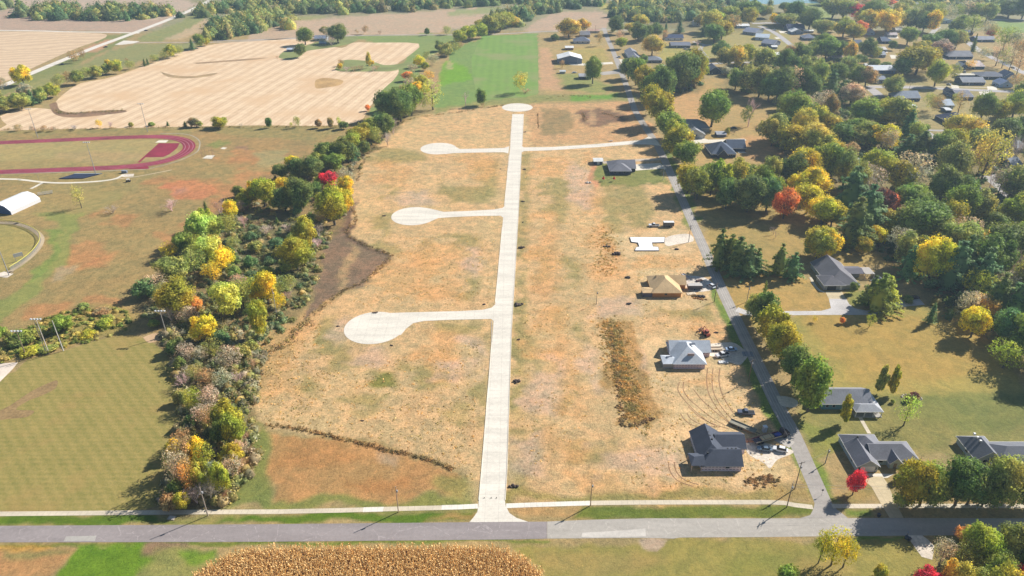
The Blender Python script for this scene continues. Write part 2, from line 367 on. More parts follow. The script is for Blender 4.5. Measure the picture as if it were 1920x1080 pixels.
pg('1700 260 1900 250 1920 290 1800 300', (170,150,100), 4, .7)
pg('1560 140 1920 130 1920 250 1560 260', (160,152,100), 4, .5)
pg('1570 540 1620 545 1640 570 1600 578', (136,142,72), 3, .8)
pg('1300 60 1480 50 1480 120 1320 110 1300 100', (162,156,96), 4, .6)
pg('1240 80 1330 95 1325 118 1230 115', (170,160,90), 3, .9)
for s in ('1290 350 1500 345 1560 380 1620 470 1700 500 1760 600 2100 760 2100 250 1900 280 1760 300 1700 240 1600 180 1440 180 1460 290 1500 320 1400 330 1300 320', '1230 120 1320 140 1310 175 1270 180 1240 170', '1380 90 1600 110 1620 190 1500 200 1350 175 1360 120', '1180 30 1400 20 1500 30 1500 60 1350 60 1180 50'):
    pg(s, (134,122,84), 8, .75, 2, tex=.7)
for s in ('1500 590 1880 590 1900 700 1600 720',):
    pg(s, (180,150,86), 6, .8)
# grain: neighbouring shades of the same cover
V_ = (wob(11, 60)+wob(12, 24)*.8)*.5
G *= (1+np.clip(V_, -1.5, 1.5)[..., None]*np.array([.045, .04, .03])*(0.5+TEX[..., None]))
nu, nv = len(US), len(VS)
verts = np.stack([GX, GY, np.zeros_like(GX)], -1).reshape(-1, 3)
idx = np.arange(nu*nv).reshape(nv, nu)
quads = np.stack([idx[1:, :-1], idx[1:, 1:], idx[:-1, 1:], idx[:-1, :-1]], -1).reshape(-1, 4)
gm = bpy.data.meshes.new('ground'); gm.vertices.add(len(verts)); gm.vertices.foreach_set('co', verts.ravel().astype(np.float32))
gm.loops.add(quads.size); gm.loops.foreach_set('vertex_index', quads.ravel().astype(np.int32))
gm.polygons.add(len(quads)); gm.polygons.foreach_set('loop_start', np.arange(0, quads.size, 4, dtype=np.int32)); gm.polygons.foreach_set('loop_total', np.full(len(quads), 4, np.int32))
gm.update(); gm.validate()
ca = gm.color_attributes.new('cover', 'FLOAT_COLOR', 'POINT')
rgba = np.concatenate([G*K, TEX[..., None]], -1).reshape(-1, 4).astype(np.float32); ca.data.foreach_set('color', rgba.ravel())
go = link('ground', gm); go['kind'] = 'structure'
def ground_mat():
    m, nt, b = newmat('ground_cover'); p = pos(nt)
    a = nd(nt, 'ShaderNodeAttribute', attribute_name='cover')
    n0 = nz(nt, p, .05, 4, .6); n1 = nz(nt, p, .22, 4, .65, .6); n2 = nz(nt, p, 1.15, 6, .8, .8); n3 = nz(nt, mapping(nt, p, (1, 1.7, 1), .5), 1.9, 3, .7)
    t = a.outputs['Alpha']
    hi = mth(nt, 'MULTIPLY', rng(nt, n2, .36, .64, -1, 1), mth(nt, 'MULTIPLY_ADD', t, .24, .08))
    mi = mth(nt, 'MULTIPLY', rng(nt, n1, .36, .64, -1, 1), mth(nt, 'MULTIPLY_ADD', t, .14, .05))
    sp = mth(nt, 'MULTIPLY', rng(nt, n3, .56, .70, 0, 1), mth(nt, 'MULTIPLY', t, -.34))
    n4 = nz(nt, mapping(nt, p, (2.4, .7, 1), .45), .9, 5, .75, 1.2); n5 = nz(nt, mapping(nt, p, (.6, 2.2, 1), .2), .8, 5, .75, 1.5)
    st = mth(nt, 'MULTIPLY', mth(nt, 'ADD', rng(nt, n4, .40, .60, -1, 1), rng(nt, n5, .40, .60, -1, 1)), mth(nt, 'MULTIPLY', t, .17))
    f = mth(nt, 'ADD', mth(nt, 'ADD', mth(nt, 'ADD', mth(nt, 'ADD', hi, mi), sp), st), 1.02)
    c = mixc(nt, 1.0, a.outputs['Color'], f, 'MULTIPLY')
    # warm straw against cooler olive
    warm = mixc(nt, 1.0, c, (1.09, .99, .84), 'MULTIPLY'); cool = mixc(nt, 1.0, c, (.83, .935, .83), 'MULTIPLY')
    h = mth(nt, 'ADD', mth(nt, 'MULTIPLY', n0, .5), mth(nt, 'MULTIPLY', n1, .5))
    c2 = mixc(nt, rng(nt, h, .43, .57), cool, warm)
    amt = mth(nt, 'MULTIPLY_ADD', t, .6, .25, clamp=True)
    c3 = mixc(nt, amt, c, c2)
    nt.links.new(c3, b.inputs['Base Color']); b.inputs['Roughness'].default_value = .95; b.inputs['Specular IOR Level'].default_value = .1
    bump(nt, b, mth(nt, 'MULTIPLY', n2, mth(nt, 'ADD', t, .15)), .42, .9)
    return m
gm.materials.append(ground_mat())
# ================================================================ FIELDS (sown or cut in rows)
def row_mat(name, c1, c2, ang, wl, dist=3, dscale=.01, c3=None, contrast=.6, blotch=None, fine=0.2, wl2=None, ang2=0):
    "rows across direction ang (degrees from +X), wave length wl metres"
    m, nt, b = newmat(name); p = pos(nt)
    n0 = nz(nt, p, dscale, 3)
    def rows(an, w_):
        mp = mapping(nt, p, (1, 1, 1), R(-an)); sx = nd(nt, 'ShaderNodeSeparateXYZ'); nt.links.new(mp, sx.inputs[0])
        ph = mth(nt, 'ADD', mth(nt, 'MULTIPLY', sx.outputs[1], 2*math.pi/w_), mth(nt, 'MULTIPLY', n0, dist))
        return mth(nt, 'SINE', ph)
    s = rows(ang, wl)
    n1 = nz(nt, p, .12, 4, .6); n2 = nz(nt, p, .9, 4, .7)
    f = mth(nt, 'ADD', mth(nt, 'MULTIPLY', s, contrast*.5), mth(nt, 'MULTIPLY', rng(nt, n1, .3, .7, -1, 1), .35))
    if wl2: f = mth(nt, 'ADD', f, mth(nt, 'MULTIPLY', rows(ang2, wl2), contrast*.35))
    f = mth(nt, 'ADD', f, mth(nt, 'MULTIPLY', rng(nt, n2, .35, .65, -1, 1), fine))
    c = mixc(nt, rng(nt, f, -.8, .8), alb(c1), alb(c2))
    if c3: c = mixc(nt, rng(nt, nz(nt, p, .02, 4, .6), .50, .66), c, alb(c3))
    nt.links.new(c, b.inputs['Base Color']); b.inputs['Roughness'].default_value = .95; b.inputs['Specular IOR Level'].default_value = .1
    bump(nt, b, n2, .15)
    return m
M_field = row_mat('cut_stubble', (212,178,142), (252,224,188), 82, 11.5, 9, .007, (228,192,152), .62, fine=.34, wl2=3.8, ang2=82)
sheet('stubble_field', [(-500,262),(-200,252),(0,241),(0,218),(52,203),(96,205),(110,208),(104,192),(125,172),(152,156),(200,147),(250,131),(300,112),(345,96),(395,84),(440,79),(480,77),(530,74),(556,73),(590,80),(640,90),(662,80),(700,80),(785,82),(766,105),(744,121),(748,134),(738,150),(720,166),(702,190),(690,205),(672,228),(600,236),(480,235),(240,240),(0,245)], M_field, .02, smooth=3)
M_field2 = row_mat('cut_hay', (206,174,142), (240,212,176), 20, 16, 30, .008, None, .7)
sheet('hay_field', [(-700,62),(0,59),(120,60),(190,63),(200,68),(185,76),(150,88),(110,105),(60,128),(20,146),(0,154),(-700,300)], M_field2, .02, smooth=3)
M_lawn = row_mat('mown_turf', (140,134,74), (176,156,94), -46, 3.3, 1.2, .02, (184,148,94), .5, fine=.38, wl2=2.1, ang2=0)
sheet('playing_field', [(-700,830),(-200,745),(0,706),(36,690),(52,674),(100,664),(150,648),(200,634),(245,628),(268,634),(290,645),(315,668),(326,700),(334,745),(340,790),(322,830),(310,870),(300,930),(270,956),(0,957),(-700,960)], M_lawn, .02, smooth=2)
M_wheat = row_mat('green_shoots', (116,146,76), (142,172,84), 90, 8, 2, .02, (150,158,100), .3, fine=.15)
sheet('sprouting_field', [(908,70),(950,66),(1006,63),(1009,100),(1009,175),(985,182),(900,186),(892,170),(886,140),(884,110),(895,85)], M_wheat, .02, smooth=0)
M_worn = surf('worn_turf', (160,132,90), .95, .3, .9)
sheet('worn_turf', [(0,770),(24,757),(60,733),(96,716),(108,714),(104,728),(78,742),(52,752),(30,768),(64,770),(50,782),(12,786),(-20,790)], M_worn, .028, smooth=3)
# meadow islands left standing in the stubble
M_isl = surf('rough_grass', (158,140,98), .95, .35, .8, .05); M_isl2 = surf('short_grass', (140,146,86), .95, .2, .8, .05); M_dry = surf('dry_weeds', (196,158,104), .95, .3, .7)
sheet('grass_patch', [(628,130),(640,115),(660,112),(700,116),(720,122),(748,120),(790,112),(742,132),(700,134),(640,134)], M_isl2, .05, smooth=3)
sheet('grass_patch', [(522,108),(530,98),(556,92),(590,80),(640,70),(664,68),(670,76),(640,86),(600,92),(575,96),(562,106),(540,112)], M_isl2, .05, smooth=3)
sheet('weed_patch', [(592,150),(606,146),(630,148),(644,152),(636,160),(612,164),(594,166),(590,158)], M_dry, .05, smooth=3)
sheet('weed_strip', [(300,134),(325,141),(360,143),(395,138),(408,137),(392,143),(350,147),(315,144)], surf('weed_margin', (176,148,108), .95, .35, .6), .05, smooth=3)
sheet('weed_strip', [(92,196),(106,192),(112,206),(140,212),(180,208),(228,206),(236,210),(200,215),(150,220),(118,219),(100,212)], surf('weed_margin_dark', (150,118,90), .95, .4, .6), .05, smooth=3)
sheet('path', [(362,118),(400,115),(480,109),(505,108),(480,112),(400,118),(370,120)], surf('weed_line', (170,140,105), .95, .35, .6), .05)
# ================================================================ ROADS
def road_mat(name, c, crack=.35, seam=None, k=None):
    m, nt, b = newmat(name); p = pos(nt)
    n1 = nz(nt, p, .9, 5, .7); n2 = nz(nt, mapping(nt, p, (.25, 1.2, 1)), .22, 3); n3 = nz(nt, p, 3.5, 3, .8)
    a = alb(c, k)
    f = mth(nt, 'ADD', mth(nt, 'MULTIPLY', rng(nt, n1, .3, .7, -1, 1), .10), mth(nt, 'MULTIPLY', rng(nt, n2, .35, .65, -1, 1), .09))
    col = mixc(nt, 1.0, a, mth(nt, 'ADD', f, 1.0), 'MULTIPLY')
    v = nd(nt, 'ShaderNodeTexVoronoi', feature='DISTANCE_TO_EDGE'); v.inputs['Scale'].default_value = .16; nt.links.new(mixc(nt, .12, p, nd(nt, 'ShaderNodeTexNoise').outputs['Color']), v.inputs['Vector'])
    cr = mth(nt, 'LESS_THAN', v.outputs['Distance'], .012)
    lightc = tuple(min(.85, x*1.35) for x in a)
    col = mixc(nt, mth(nt, 'MULTIPLY', mth(nt, 'MULTIPLY', cr, rng(nt, n1, .45, .55)), crack), col, lightc)
    if seam:
        sx = nd(nt, 'ShaderNodeSeparateXYZ'); nt.links.new(p, sx.inputs[0]); g = None
        for ax, sp, off in seam:
            fr = mth(nt, 'FRACT', mth(nt, 'MULTIPLY', mth(nt, 'ADD', sx.outputs[ax], off), 1/sp)); l = mth(nt, 'LESS_THAN', fr, .10/sp*1.6)
            g = l if g is None else mth(nt, 'MAXIMUM', g, l)
        col = mixc(nt, mth(nt, 'MULTIPLY', g, .30), col, tuple(x*.55 for x in a))
    nt.links.new(col, b.inputs['Base Color']); b.inputs['Roughness'].default_value = .9; b.inputs['Specular IOR Level'].default_value = .2
    bump(nt, b, n3, .02)
    return m
M_old = road_mat('old_asphalt', (160,150,148), .9); M_chip = road_mat('pale_chipseal', (186,178,168), .6); M_side = road_mat('side_asphalt', (176,168,160), .4)
M_patch = road_mat('patched_asphalt', (184,178,170), .1); M_patch2 = road_mat('patched_chipseal', (212,204,194), .1)
M_conc = road_mat('new_concrete', (236,227,212), .1, ((0,4.0,0),(1,4.6,0)), k=.80); M_walk = road_mat('walk_concrete', (222,208,184), 0, ((0,1.8,0),)); M_walk2 = road_mat('new_walk', (244,236,222), 0, ((0,1.8,0),))
M_gravel = surf('pale_gravel', (228,214,196), .95, .25, 1.2); M_drive = road_mat('drive_concrete', (214,196,160), 0, ((0,3.2,1),(1,3.2,0))); M_hwy = road_mat('highway_concrete', (236,226,212), 0)
M_suburb = road_mat('neighbourhood_asphalt', (186,180,178), 0)
sheet('main_road', [(-2600,990),(-700,987.5),(0,986),(480,983.2),(800,980),(960,978.6),(1025.6,978),(1025.6,1010),(960,1011.5),(480,1016),(0,1017),(-700,1019),(-2600,1024)], M_old, .03)
sheet('main_road', [(1026,978),(1110,974.5),(1210,972),(1440,972),(1700,971.2),(1920,972),(2700,975),(4200,980),(4200,1010),(2700,1005),(1920,1003),(1600,1005),(1440,1007),(1275,1008),(1262,1010),(1210,1008.5),(1026,1010)], M_chip, .03)
sheet('road_patch', [(124,1006),(181,1004.5),(178,1014.5),(119,1015.5)], M_patch, .04)
sheet('road_patch', [(1092,999),(1165,995),(1210,991),(1211,1006),(1110,1008),(1090,1007)], M_patch2, .04)
side = [(1132,52),(1139,72),(1147,90),(1162,128),(1176,165),(1190,205),(1211,240),(1232,272),(1262,335),(1292,403),(1322,470),(1352,540),(1400,640),(1432,706),(1458,760),(1485,810),(1514,875),(1536,925),(1556,974)]
strip('side_road', side, 5.2, M_side, .022)
sheet('side_road', [(1528,940),(1552,935),(1562,950),(1578,962),(1590,971.5),(1500,971.5),(1519,966),(1525,955)], M_side, .026)
# seal lines along the side road
for off in (-.9, .2, 1.1):
    strip('seal_line', [(u+off*ppm(v), v) for u, v in side[8:16]], .12, paint('sealant_%d' % (off*10), (222,216,208), .8), .032)
# the new concrete street with its cul-de-sacs
sheet('main_street', [(897,948),(897.5,940),(903,880),(914,740),(924,620),(931,540),(944,403),(957,270),(960.5,214),(982,214),(979,270),(972,403),(964,540),(959,620),(955,740),(950.5,880),(947,940),(948,948),(955,962),(968,971),(990,978.4),(880,979.2),(888,970),(895,960)], M_conc, .05)
def bulb(u, v, r, z):
    c = at(u, v); mb = MB(); mb.poly([(c.x+math.cos(i*math.pi/24)*r, c.y+math.sin(i*math.pi/24)*r, z) for i in range(48)])
    o = mb.build('turning_circle', M_conc); o['kind'] = 'structure'; return c
bulb(970, 201.5, 12.6, .055); bulb(702, 614, 12.4, .055); bulb(776, 405, 12.4, .055); bulb(822, 278.5, 12.4, .055)
sheet('court_street', [(700,589),(730,587),(780,585.5),(860,583.5),(905,581),(922,577),(929,570),(927,604),(921,598),(905,598.5),(840,600),(795,602),(775,606),(762,616),(752,628),(735,630),(690,600)], M_conc, .059)
sheet('court_street', [(776,390),(800,390),(818,394),(832,397.5),(880,395.5),(925,393),(942,390),(947,386),(945,409),(938,404.5),(900,405),(850,407),(822,409),(805,416),(790,420),(770,405)], M_conc, .059)
sheet('court_street', [(822,268),(840,269),(854,275),(862,279.5),(910,278.5),(945,277.5),(955,274),(953,288),(945,285.5),(900,286),(850,287.2),(835,289),(820,285)], M_conc, .059)
sheet('court_street', [(978,273),(982,276.5),(1040,275.5),(1120,270),(1180,264.5),(1204,262.5),(1216,256),(1230,262),(1238,273),(1212,271),(1190,270.5),(1120,276),(1040,281.5),(983,283.3),(977,286)], M_conc, .046)
M_kerb = surf('kerb_concrete', (236,224,204), .9, .1)
for pts in ([(897.6,938),(903,880),(914,740),(921.5,645),(922.3,602)], [(928.5,566),(931,540),(941.5,426)], [(945.6,385),(951,330),(953.6,292)], [(955.6,271),(958,245),(960,222)],
            [(947.4,938),(950.8,880),(955.2,740),(959.2,620),(964.2,540),(972.2,403),(978,286)], [(979.6,272),(981,240),(981.6,222)]):
    strip('kerb', pts, .22, M_kerb, .05, h=.12, smooth=0)
strip('sidewalk', [(-900,972),(0,963.6),(200,961.8),(390,960),(520,959.5),(640,957),(700,955.2),(860,951.2),(896,949.5)], 1.75, M_walk, .036, smooth=0)
strip('sidewalk', [(1107,943.2),(1200,942),(1440,941.6),(1470,943),(1490,947),(1524,951)], 1.75, M_walk, .036, smooth=0)
strip('sidewalk', [(828,951.6),(860,950.8),(896,949)], 1.8, M_walk2, .044, smooth=0); strip('sidewalk', [(949,948.6),(1000,946.6),(1107,943.3)], 1.8, M_walk2, .044, smooth=0); strip('sidewalk', [(681,955.8),(719,954.8)], 1.85, M_walk2, .044, smooth=0)
strip('sidewalk', [(1560,949),(1640,949),(1690,948.5),(1800,948.8),(2000,949),(2600,950)], 1.7, M_walk, .036, smooth=0)
strip('highway', [(-300,265),(-120,205),(0,163),(60,137),(120,112),(180,88),(240,66),(300,43),(340,27),(372,12),(420,-12),(500,-45)], 8.5, M_hwy, .04)
strip('gravel_road', [(-600,53),(0,57),(120,59.5),(200,60.5),(262,62)], 5, M_hwy, .034); strip('gravel_road', [(225,82),(250,80.5),(300,79.5),(395,79.5),(470,77),(560,70)], 5, surf('dirt_lane', (190,172,150), .95, .15), .03)
strip('country_road', [(400,77),(560,72),(640,67.5),(760,65.5),(900,65),(985,61),(1060,57.5),(1150,56),(1250,60)], 5, surf('country_asphalt', (184,172,162), .95, .1), .03)
sheet('road_apron', [(215,84),(232,76),(262,77.5),(250,81.5),(228,84)], M_hwy, .044)
# drives
M_wd = road_mat('pale_drive', (236,226,208), 0)
sheet('driveway', [(1616,893),(1640,893.5),(1655,894),(1663,905),(1674,930),(1686,955),(1694,971),(1668,971),(1652,945),(1634,913),(1619,900)], M_drive, .048)
sheet('driveway', [(1606,888),(1648,888),(1676,889),(1664,896),(1650,897),(1612,896)], M_wd, .042)
sheet('driveway', [(1700,1004),(1729,1004),(1740,1012),(1752,1024),(1748,1050),(1728,1044),(1712,1022)], M_gravel, .035)
sheet('driveway', [(1547,546.5),(1578,546.5),(1586,560),(1554,560.5)], M_drive, .05)
sheet('driveway', [(1554,560),(1586,559.5),(1592,570),(1602,578),(1624,582.5),(1650,582),(1668,576),(1690,560),(1718,554),(1734,571.5),(1690,575.5),(1662,586),(1640,590.5),(1560,590.5),(1400,591.5),(1378,584),(1384,576),(1400,582.5),(1470,583.5),(1540,583),(1558,578)], surf('gravel_drive', (206,200,196), .95, .15), .04)
sheet('driveway', [(1189,309),(1200,307.5),(1238,306),(1250,316),(1215,318),(1192,320)], M_wd, .04); sheet('driveway', [(1128,303),(1160,300),(1240,296),(1242,300),(1170,304),(1132,307)], surf('pea_gravel', (196,180,160), .95, .15), .036)
sheet('driveway', [(1284,262),(1318,259),(1328,262),(1395,260),(1400,263),(1384,266),(1392,282),(1400,287),(1384,287),(1376,268),(1330,268),(1290,270)], M_wd, .04)
sheet('driveway', [(1160,111),(1180,112),(1182,119),(1166,120)], M_wd, .05); sheet('driveway', [(1064,118),(1100,119),(1148,116),(1150,120),(1095,123),(1070,122)], M_wd, .04)
sheet('driveway', [(1120,136),(1165,131),(1172,137),(1130,141)], surf('lane_asphalt', (176,168,160), .95, .1), .04)
strip('footpath', [(1609,776),(1618,792),(1630,813)], 1.3, M_walk, .05, smooth=0)
strip('footpath', [(1520,520),(1526,533),(1536,544),(1546,548)], 1.3, M_walk, .05); 
# pale site gravel at the building lots
sheet('gravel_pad', [(1243,448),(1262,441),(1292,439),(1300,452),(1270,458),(1250,461)], M_gravel, .03, smooth=4)
sheet('gravel_pad', [(1284,516),(1320,520),(1338,534),(1330,545),(1290,545)], surf('site_gravel', (224,212,198), .95, .25, 1.2), .03, smooth=3)
sheet('gravel_pad', [(1326,645),(1370,642),(1388,650),(1402,664),(1396,676),(1384,684),(1350,672),(1326,664)], M_gravel, .03, smooth=4)
sheet('gravel_pad', [(1395,822),(1440,832),(1480,842),(1486,850),(1458,862),(1444,878),(1432,868),(1402,850)], M_gravel, .03, smooth=4)
sheet('driveway', [(1450,810),(1470,806),(1490,830),(1480,840),(1452,826)], surf('apron_concrete', (196,188,178), .9, .1), .034)
sheet('driveway', [(1456,742),(1478,744),(1496,752),(1490,764),(1464,760)], M_gravel, .04, smooth=3)
# wheel ruts on the worked lots
M_rut = surf('rut_earth', (158,122,90), .95, .3, 1.5)
for pts in ([(1274,716),(1271,730),(1279,745),(1296,764),(1318,784),(1344,800)], [(1282,716),(1281,730),(1290,746),(1310,764),(1336,784),(1360,798)], [(1327,690),(1325,710),(1328,735),(1342,762),(1364,788),(1380,802)], [(1337,690),(1335,712),(1338,736),(1352,762),(1372,786)],
            [(1276,775),(1283,786),(1300,798),(1340,805)], [(1288,775),(1296,786),(1316,796),(1350,801)], [(1253,866),(1257,885),(1272,902),(1300,912)], [(1264,866),(1268,884),(1284,900),(1310,909)], [(1300,730),(1318,752),(1346,776),(1376,800)], [(1290,762),(1312,782),(1340,796),(1366,804)], [(1350,690),(1348,714),(1356,744),(1376,776)]):
    strip('wheel_rut', pts, .34, M_rut, .012)
# running track
M_trk = surf('track_rubber', (152,48,70), .85, .08, .8, spec=.3)
trk = [(-600,355),(-200,332),(0,322.6),(60,320.4),(120,318),(180,315.6),(240,312.2),(290,306),(325,297),(348,285),(355,274),(347,264.5),(325,258.5),(290,256.2),(230,257.8),(150,261),(60,265),(0,267.6),(-200,277),(-600,298)]
strip('running_track', trk, 8.2, M_trk, .05, smooth=6)
M_ln = paint('lane_white', (214,176,184), .8)
for o_ in (-2.6, 0, 2.6):
    T = smooth_line([Vector((*at(*q).xy, 0)) for q in trk], 6); pts = []
    for i, p in enumerate(T):
        d = T[min(i+1, len(T)-1)]-T[max(i-1, 0)]; d.normalize(); pts.append((p.x-d.y*o_, p.y+d.x*o_))
    strip('lane_line', pts, .22, M_ln, .056, smooth=0, px=False)
sheet('running_track', [(258,304),(298,268.5),(337,268.5),(332,278),(318,289),(306,294.5),(273,295),(262,305)], M_trk, .045)
sheet('running_track', [(250,313),(276,310),(280,316),(275,317),(240,317)], M_trk, .042)
sheet('concrete_pad', [(291,267.5),(298,263),(316,263),(311,267.5)], M_wd, .04)
strip('footpath', [(-300,330),(0,335.5),(40,337),(80,341.5),(120,343),(170,341),(205,337.5),(222,333),(232,327)], 2.2, M_wd, .04); strip('footpath', [(215,336),(250,332),(290,325),(322,318.5)], 1.2, surf('worn_path', (206,186,154), .95, .15), .036); strip('footpath', [(80,342.5),(68,349),(58,354)], 2, M_wd, .044, smooth=0)
strip('footpath', [(-600,345),(0,326.5),(150,322),(250,318.5),(280,316),(330,303),(366,287),(374,275),(372,262),(350,252),(300,250)], .9, surf('fence_line_path', (180,170,150), .95, .1), .034)
sheet('concrete_pad', [(379,297),(388,291.5),(403,291),(397,298)], M_wd, .05); sheet('concrete_pad', [(413,279),(418,276),(426,277),(421,280)], M_wd, .05)
sheet('shot_put_pad', [(226,331),(232,326),(252,326),(250,331),(232,332)], M_gravel, .03); sheet('worn_ground', [(268,633),(285,626),(305,625),(306,632),(298,638),(279,643)], surf('infield_dirt', (216,180,140), .95, .12), .05, smooth=3)
sheet('infield', [(-200,690),(0,681.5),(34,679.5),(24,692),(0,716),(-200,800)], surf('sand_infield', (240,222,204), .95, .1), .05)
strip('warning_track', [(-300,408),(0,418),(30,420),(56,428),(74,440),(78,452),(70,468),(50,488),(20,508),(0,513),(-200,525)], 2.6, surf('warning_dirt', (190,170,140), .95, .12), .04)
strip('sidewalk', [(0,512),(10,516),(20,517)], 4, M_gravel, .05)
# roads of the neighbourhood
for pts, w_ in (([(1625,163),(1680,163.5),(1740,165),(1840,169.5),(1930,173),(2300,185)], 8), ([(1630,165),(1640,172),(1650,181)], 9), ([(1690,212),(1706,222),(1726,241),(1742,251),(1766,266),(1780,276)], 6),
               ([(1730,243),(1750,244.5),(1772,245)], 4), ([(1800,60),(1812,76),(1835,94),(1860,108),(1890,122),(1930,142),(1990,175)], 8), ([(1680,107),(1740,110),(1800,111),(1822,112)], 7), ([(1860,37),(1900,37),(1960,36)], 8),
               ([(1410,44),(1450,43),(1500,45),(1570,44)], 9), ([(1424,49),(1446,58),(1462,68),(1480,82),(1500,96)], 7), ([(1236,123),(1300,122),(1345,119),(1370,117),(1450,118)], 6), ([(1330,116),(1322,104),(1313,93),(1318,86),(1335,84)], 5),
               ([(1298,78),(1310,81),(1322,84)], 4), ([(1848,330),(1862,338),(1880,352),(1900,372)], 9), ([(1836,378),(1860,372),(1880,375),(1890,385)], 9), ([(1850,300),(1870,330),(1860,340)], 6), ([(1560,112),(1590,118),(1610,112)], 7), ([(1760,50),(1740,70),(1730,90)], 6)):
    strip('street', pts, w_, M_suburb, .045+.004*w_/10)
strip('sidewalk', [(1628,160),(1700,161),(1850,164)], 2, M_walk, .06, smooth=0)
for q in ((1783,160,1797,172), (1850,162,1868,171), (1835,172,1858,178), (1772,172,1782,180), (1668,103,1690,110), (1460,58,1474,62), (1452,70,1468,73), (1470,60,1486,63), (1640,94,1662,99), (1655,66,1682,72)):
    sheet('driveway', [(q[0],q[1]),(q[2],q[1]),(q[2]+3,q[3]),(q[0]+3,q[3])], M_wd, .038)
# far pond
m, nt, b = newmat('pond_water'); b.inputs['Base Color'].default_value = (.16, .30, .34, 1); b.inputs['Roughness'].default_value = .12
sheet('pond_water', [(1180,-6),(1300,-3),(1420,6),(1450,9),(1470,6),(1500,5.5),(1536,6.5),(1545,2),(1548,-12),(1500,-22),(1300,-24),(1180,-16)], m, .05, smooth=3)
# ================================================================ TREES
def leaf_mat(name='foliage', attr=None):
    m, nt, b = newmat(name)
    oi = nd(nt, 'ShaderNodeObjectInfo'); geo = nd(nt, 'ShaderNodeNewGeometry'); tc = nd(nt, 'ShaderNodeTexCoord')
    rnd = geo.outputs['Random Per Island']
    ofs = nd(nt, 'ShaderNodeVectorMath', operation='MULTIPLY_ADD'); nt.links.new(oi.outputs['Random'], ofs.inputs[0]); ofs.inputs[1].default_value = (37, 19, 23); nt.links.new(tc.outputs['Object'], ofs.inputs[2])
    cl = nz(nt, ofs.outputs[0], 3.2 if attr is None else .5, 2, .5)
    v = mth(nt, 'MULTIPLY_ADD', rnd, 1.0, .50)
    v = mth(nt, 'MULTIPLY', v, rng(nt, cl, .3, .7, .72, 1.22))
    csrc = oi.outputs['Color'] if attr is None else nd(nt, 'ShaderNodeAttribute', attribute_name=attr).outputs['Color']
    c = mixc(nt, 1.0, csrc, v, 'MULTIPLY')
    cl2 = nz(nt, ofs.outputs[0], 1.7 if attr is None else .25, 1, .5)
    g = mixc(nt, 1.0, c, (.74, .90, .76), 'MULTIPLY'); y = mixc(nt, 1.0, c, (1.14, 1.06, .82), 'MULTIPLY')
    c2 = mixc(nt, rng(nt, cl2, .38, .62), g, y)
    nt.links.new(c2, b.inputs['Base Color']); b.inputs['Roughness'].default_value = .75; b.inputs['Specular IOR Level'].default_value = .25
    tr = nd(nt, 'ShaderNodeBsdfTranslucent'); nt.links.new(mixc(nt, 1.0, c2, (1.15, 1.18, .8), 'MULTIPLY'), tr.inputs['Color'])
    mx = nd(nt, 'ShaderNodeMixShader'); mx.inputs[0].default_value = .36
    nt.links.new(b.outputs[0], mx.inputs[1]); nt.links.new(tr.outputs[0], mx.inputs[2]); nt.links.new(mx.outputs[0], nt.nodes['Material Output'].inputs[0])
    return m
M_leaf = leaf_mat()
def bark_mat():
    m, nt, b = newmat('bark'); p = nd(nt, 'ShaderNodeTexCoord').outputs['Object']; n1 = nz(nt, mapping(nt, p, (1, 1, .3)), 14, 3)
    nt.links.new(mixc(nt, n1, (.055, .045, .04), (.17, .145, .12)), b.inputs['Base Color']); b.inputs['Roughness'].default_value = .95; return m
M_bark = bark_mat()
def twig_mat():
    m, nt, b = newmat('twigs'); oi = nd(nt, 'ShaderNodeObjectInfo'); geo = nd(nt, 'ShaderNodeNewGeometry')
    v = mth(nt, 'MULTIPLY_ADD', geo.outputs['Random Per Island'], .8, .6)
    nt.links.new(mixc(nt, 1.0, oi.outputs['Color'], v, 'MULTIPLY'), b.inputs['Base Color']); b.inputs['Roughness'].default_value = .9; return m
M_twig = twig_mat()
def cards(C, N, size, rr):
    "N leaf clumps at centres C facing N (numpy), as bent pairs of triangles"
    n = len(C); size = np.broadcast_to(size, n)
    a = rr.normal(size=(n, 3)); a -= (a*N).sum(1)[:, None]*N; a /= np.linalg.norm(a, axis=1)[:, None]+1e-9
    b = np.cross(N, a); s = size[:, None]; asp = (.55+.5*rr.rand(n))[:, None]
    bend = N*s*(.25*rr.rand(n)-.05)[:, None]
    v = np.stack([C+a*s*.5, C+b*s*.5*asp+bend, C-a*s*.5, C-b*s*.5*asp+bend*.3], 1)
    return v.reshape(-1, 3), np.arange(n*4).reshape(n, 4)
def mesh_np(name, V, Fq, m, tri=None):
    me = bpy.data.meshes.new(name); nF = len(Fq)+(len(tri) if tri is not None else 0)
    me.vertices.add(len(V)); me.vertices.foreach_set('co', np.ascontiguousarray(V, np.float32).ravel())
    lo = [np.asarray(Fq, np.int32).ravel()]; st = [np.arange(len(Fq))*4]; tt = [np.full(len(Fq), 4)]
    if tri is not None and len(tri): lo.append(np.asarray(tri, np.int32).ravel()); st.append(len(Fq)*4+np.arange(len(tri))*3); tt.append(np.full(len(tri), 3))
    lo = np.concatenate(lo); me.loops.add(len(lo)); me.loops.foreach_set('vertex_index', lo.astype(np.int32))
    me.polygons.add(nF); me.polygons.foreach_set('loop_start', np.concatenate(st).astype(np.int32)); me.polygons.foreach_set('loop_total', np.concatenate(tt).astype(np.int32))
    me.update(); me.validate(); me.materials.append(m); return me
def ico(sub=1):
    bm = bmesh.new(); bmesh.ops.create_icosphere(bm, subdivisions=sub, radius=1); V = np.array([v.co[:] for v in bm.verts]); T = np.array([[v.index for v in f.verts] for f in bm.faces]); bm.free(); return V, T
ICO = ico(1); ICO2 = ico(2)
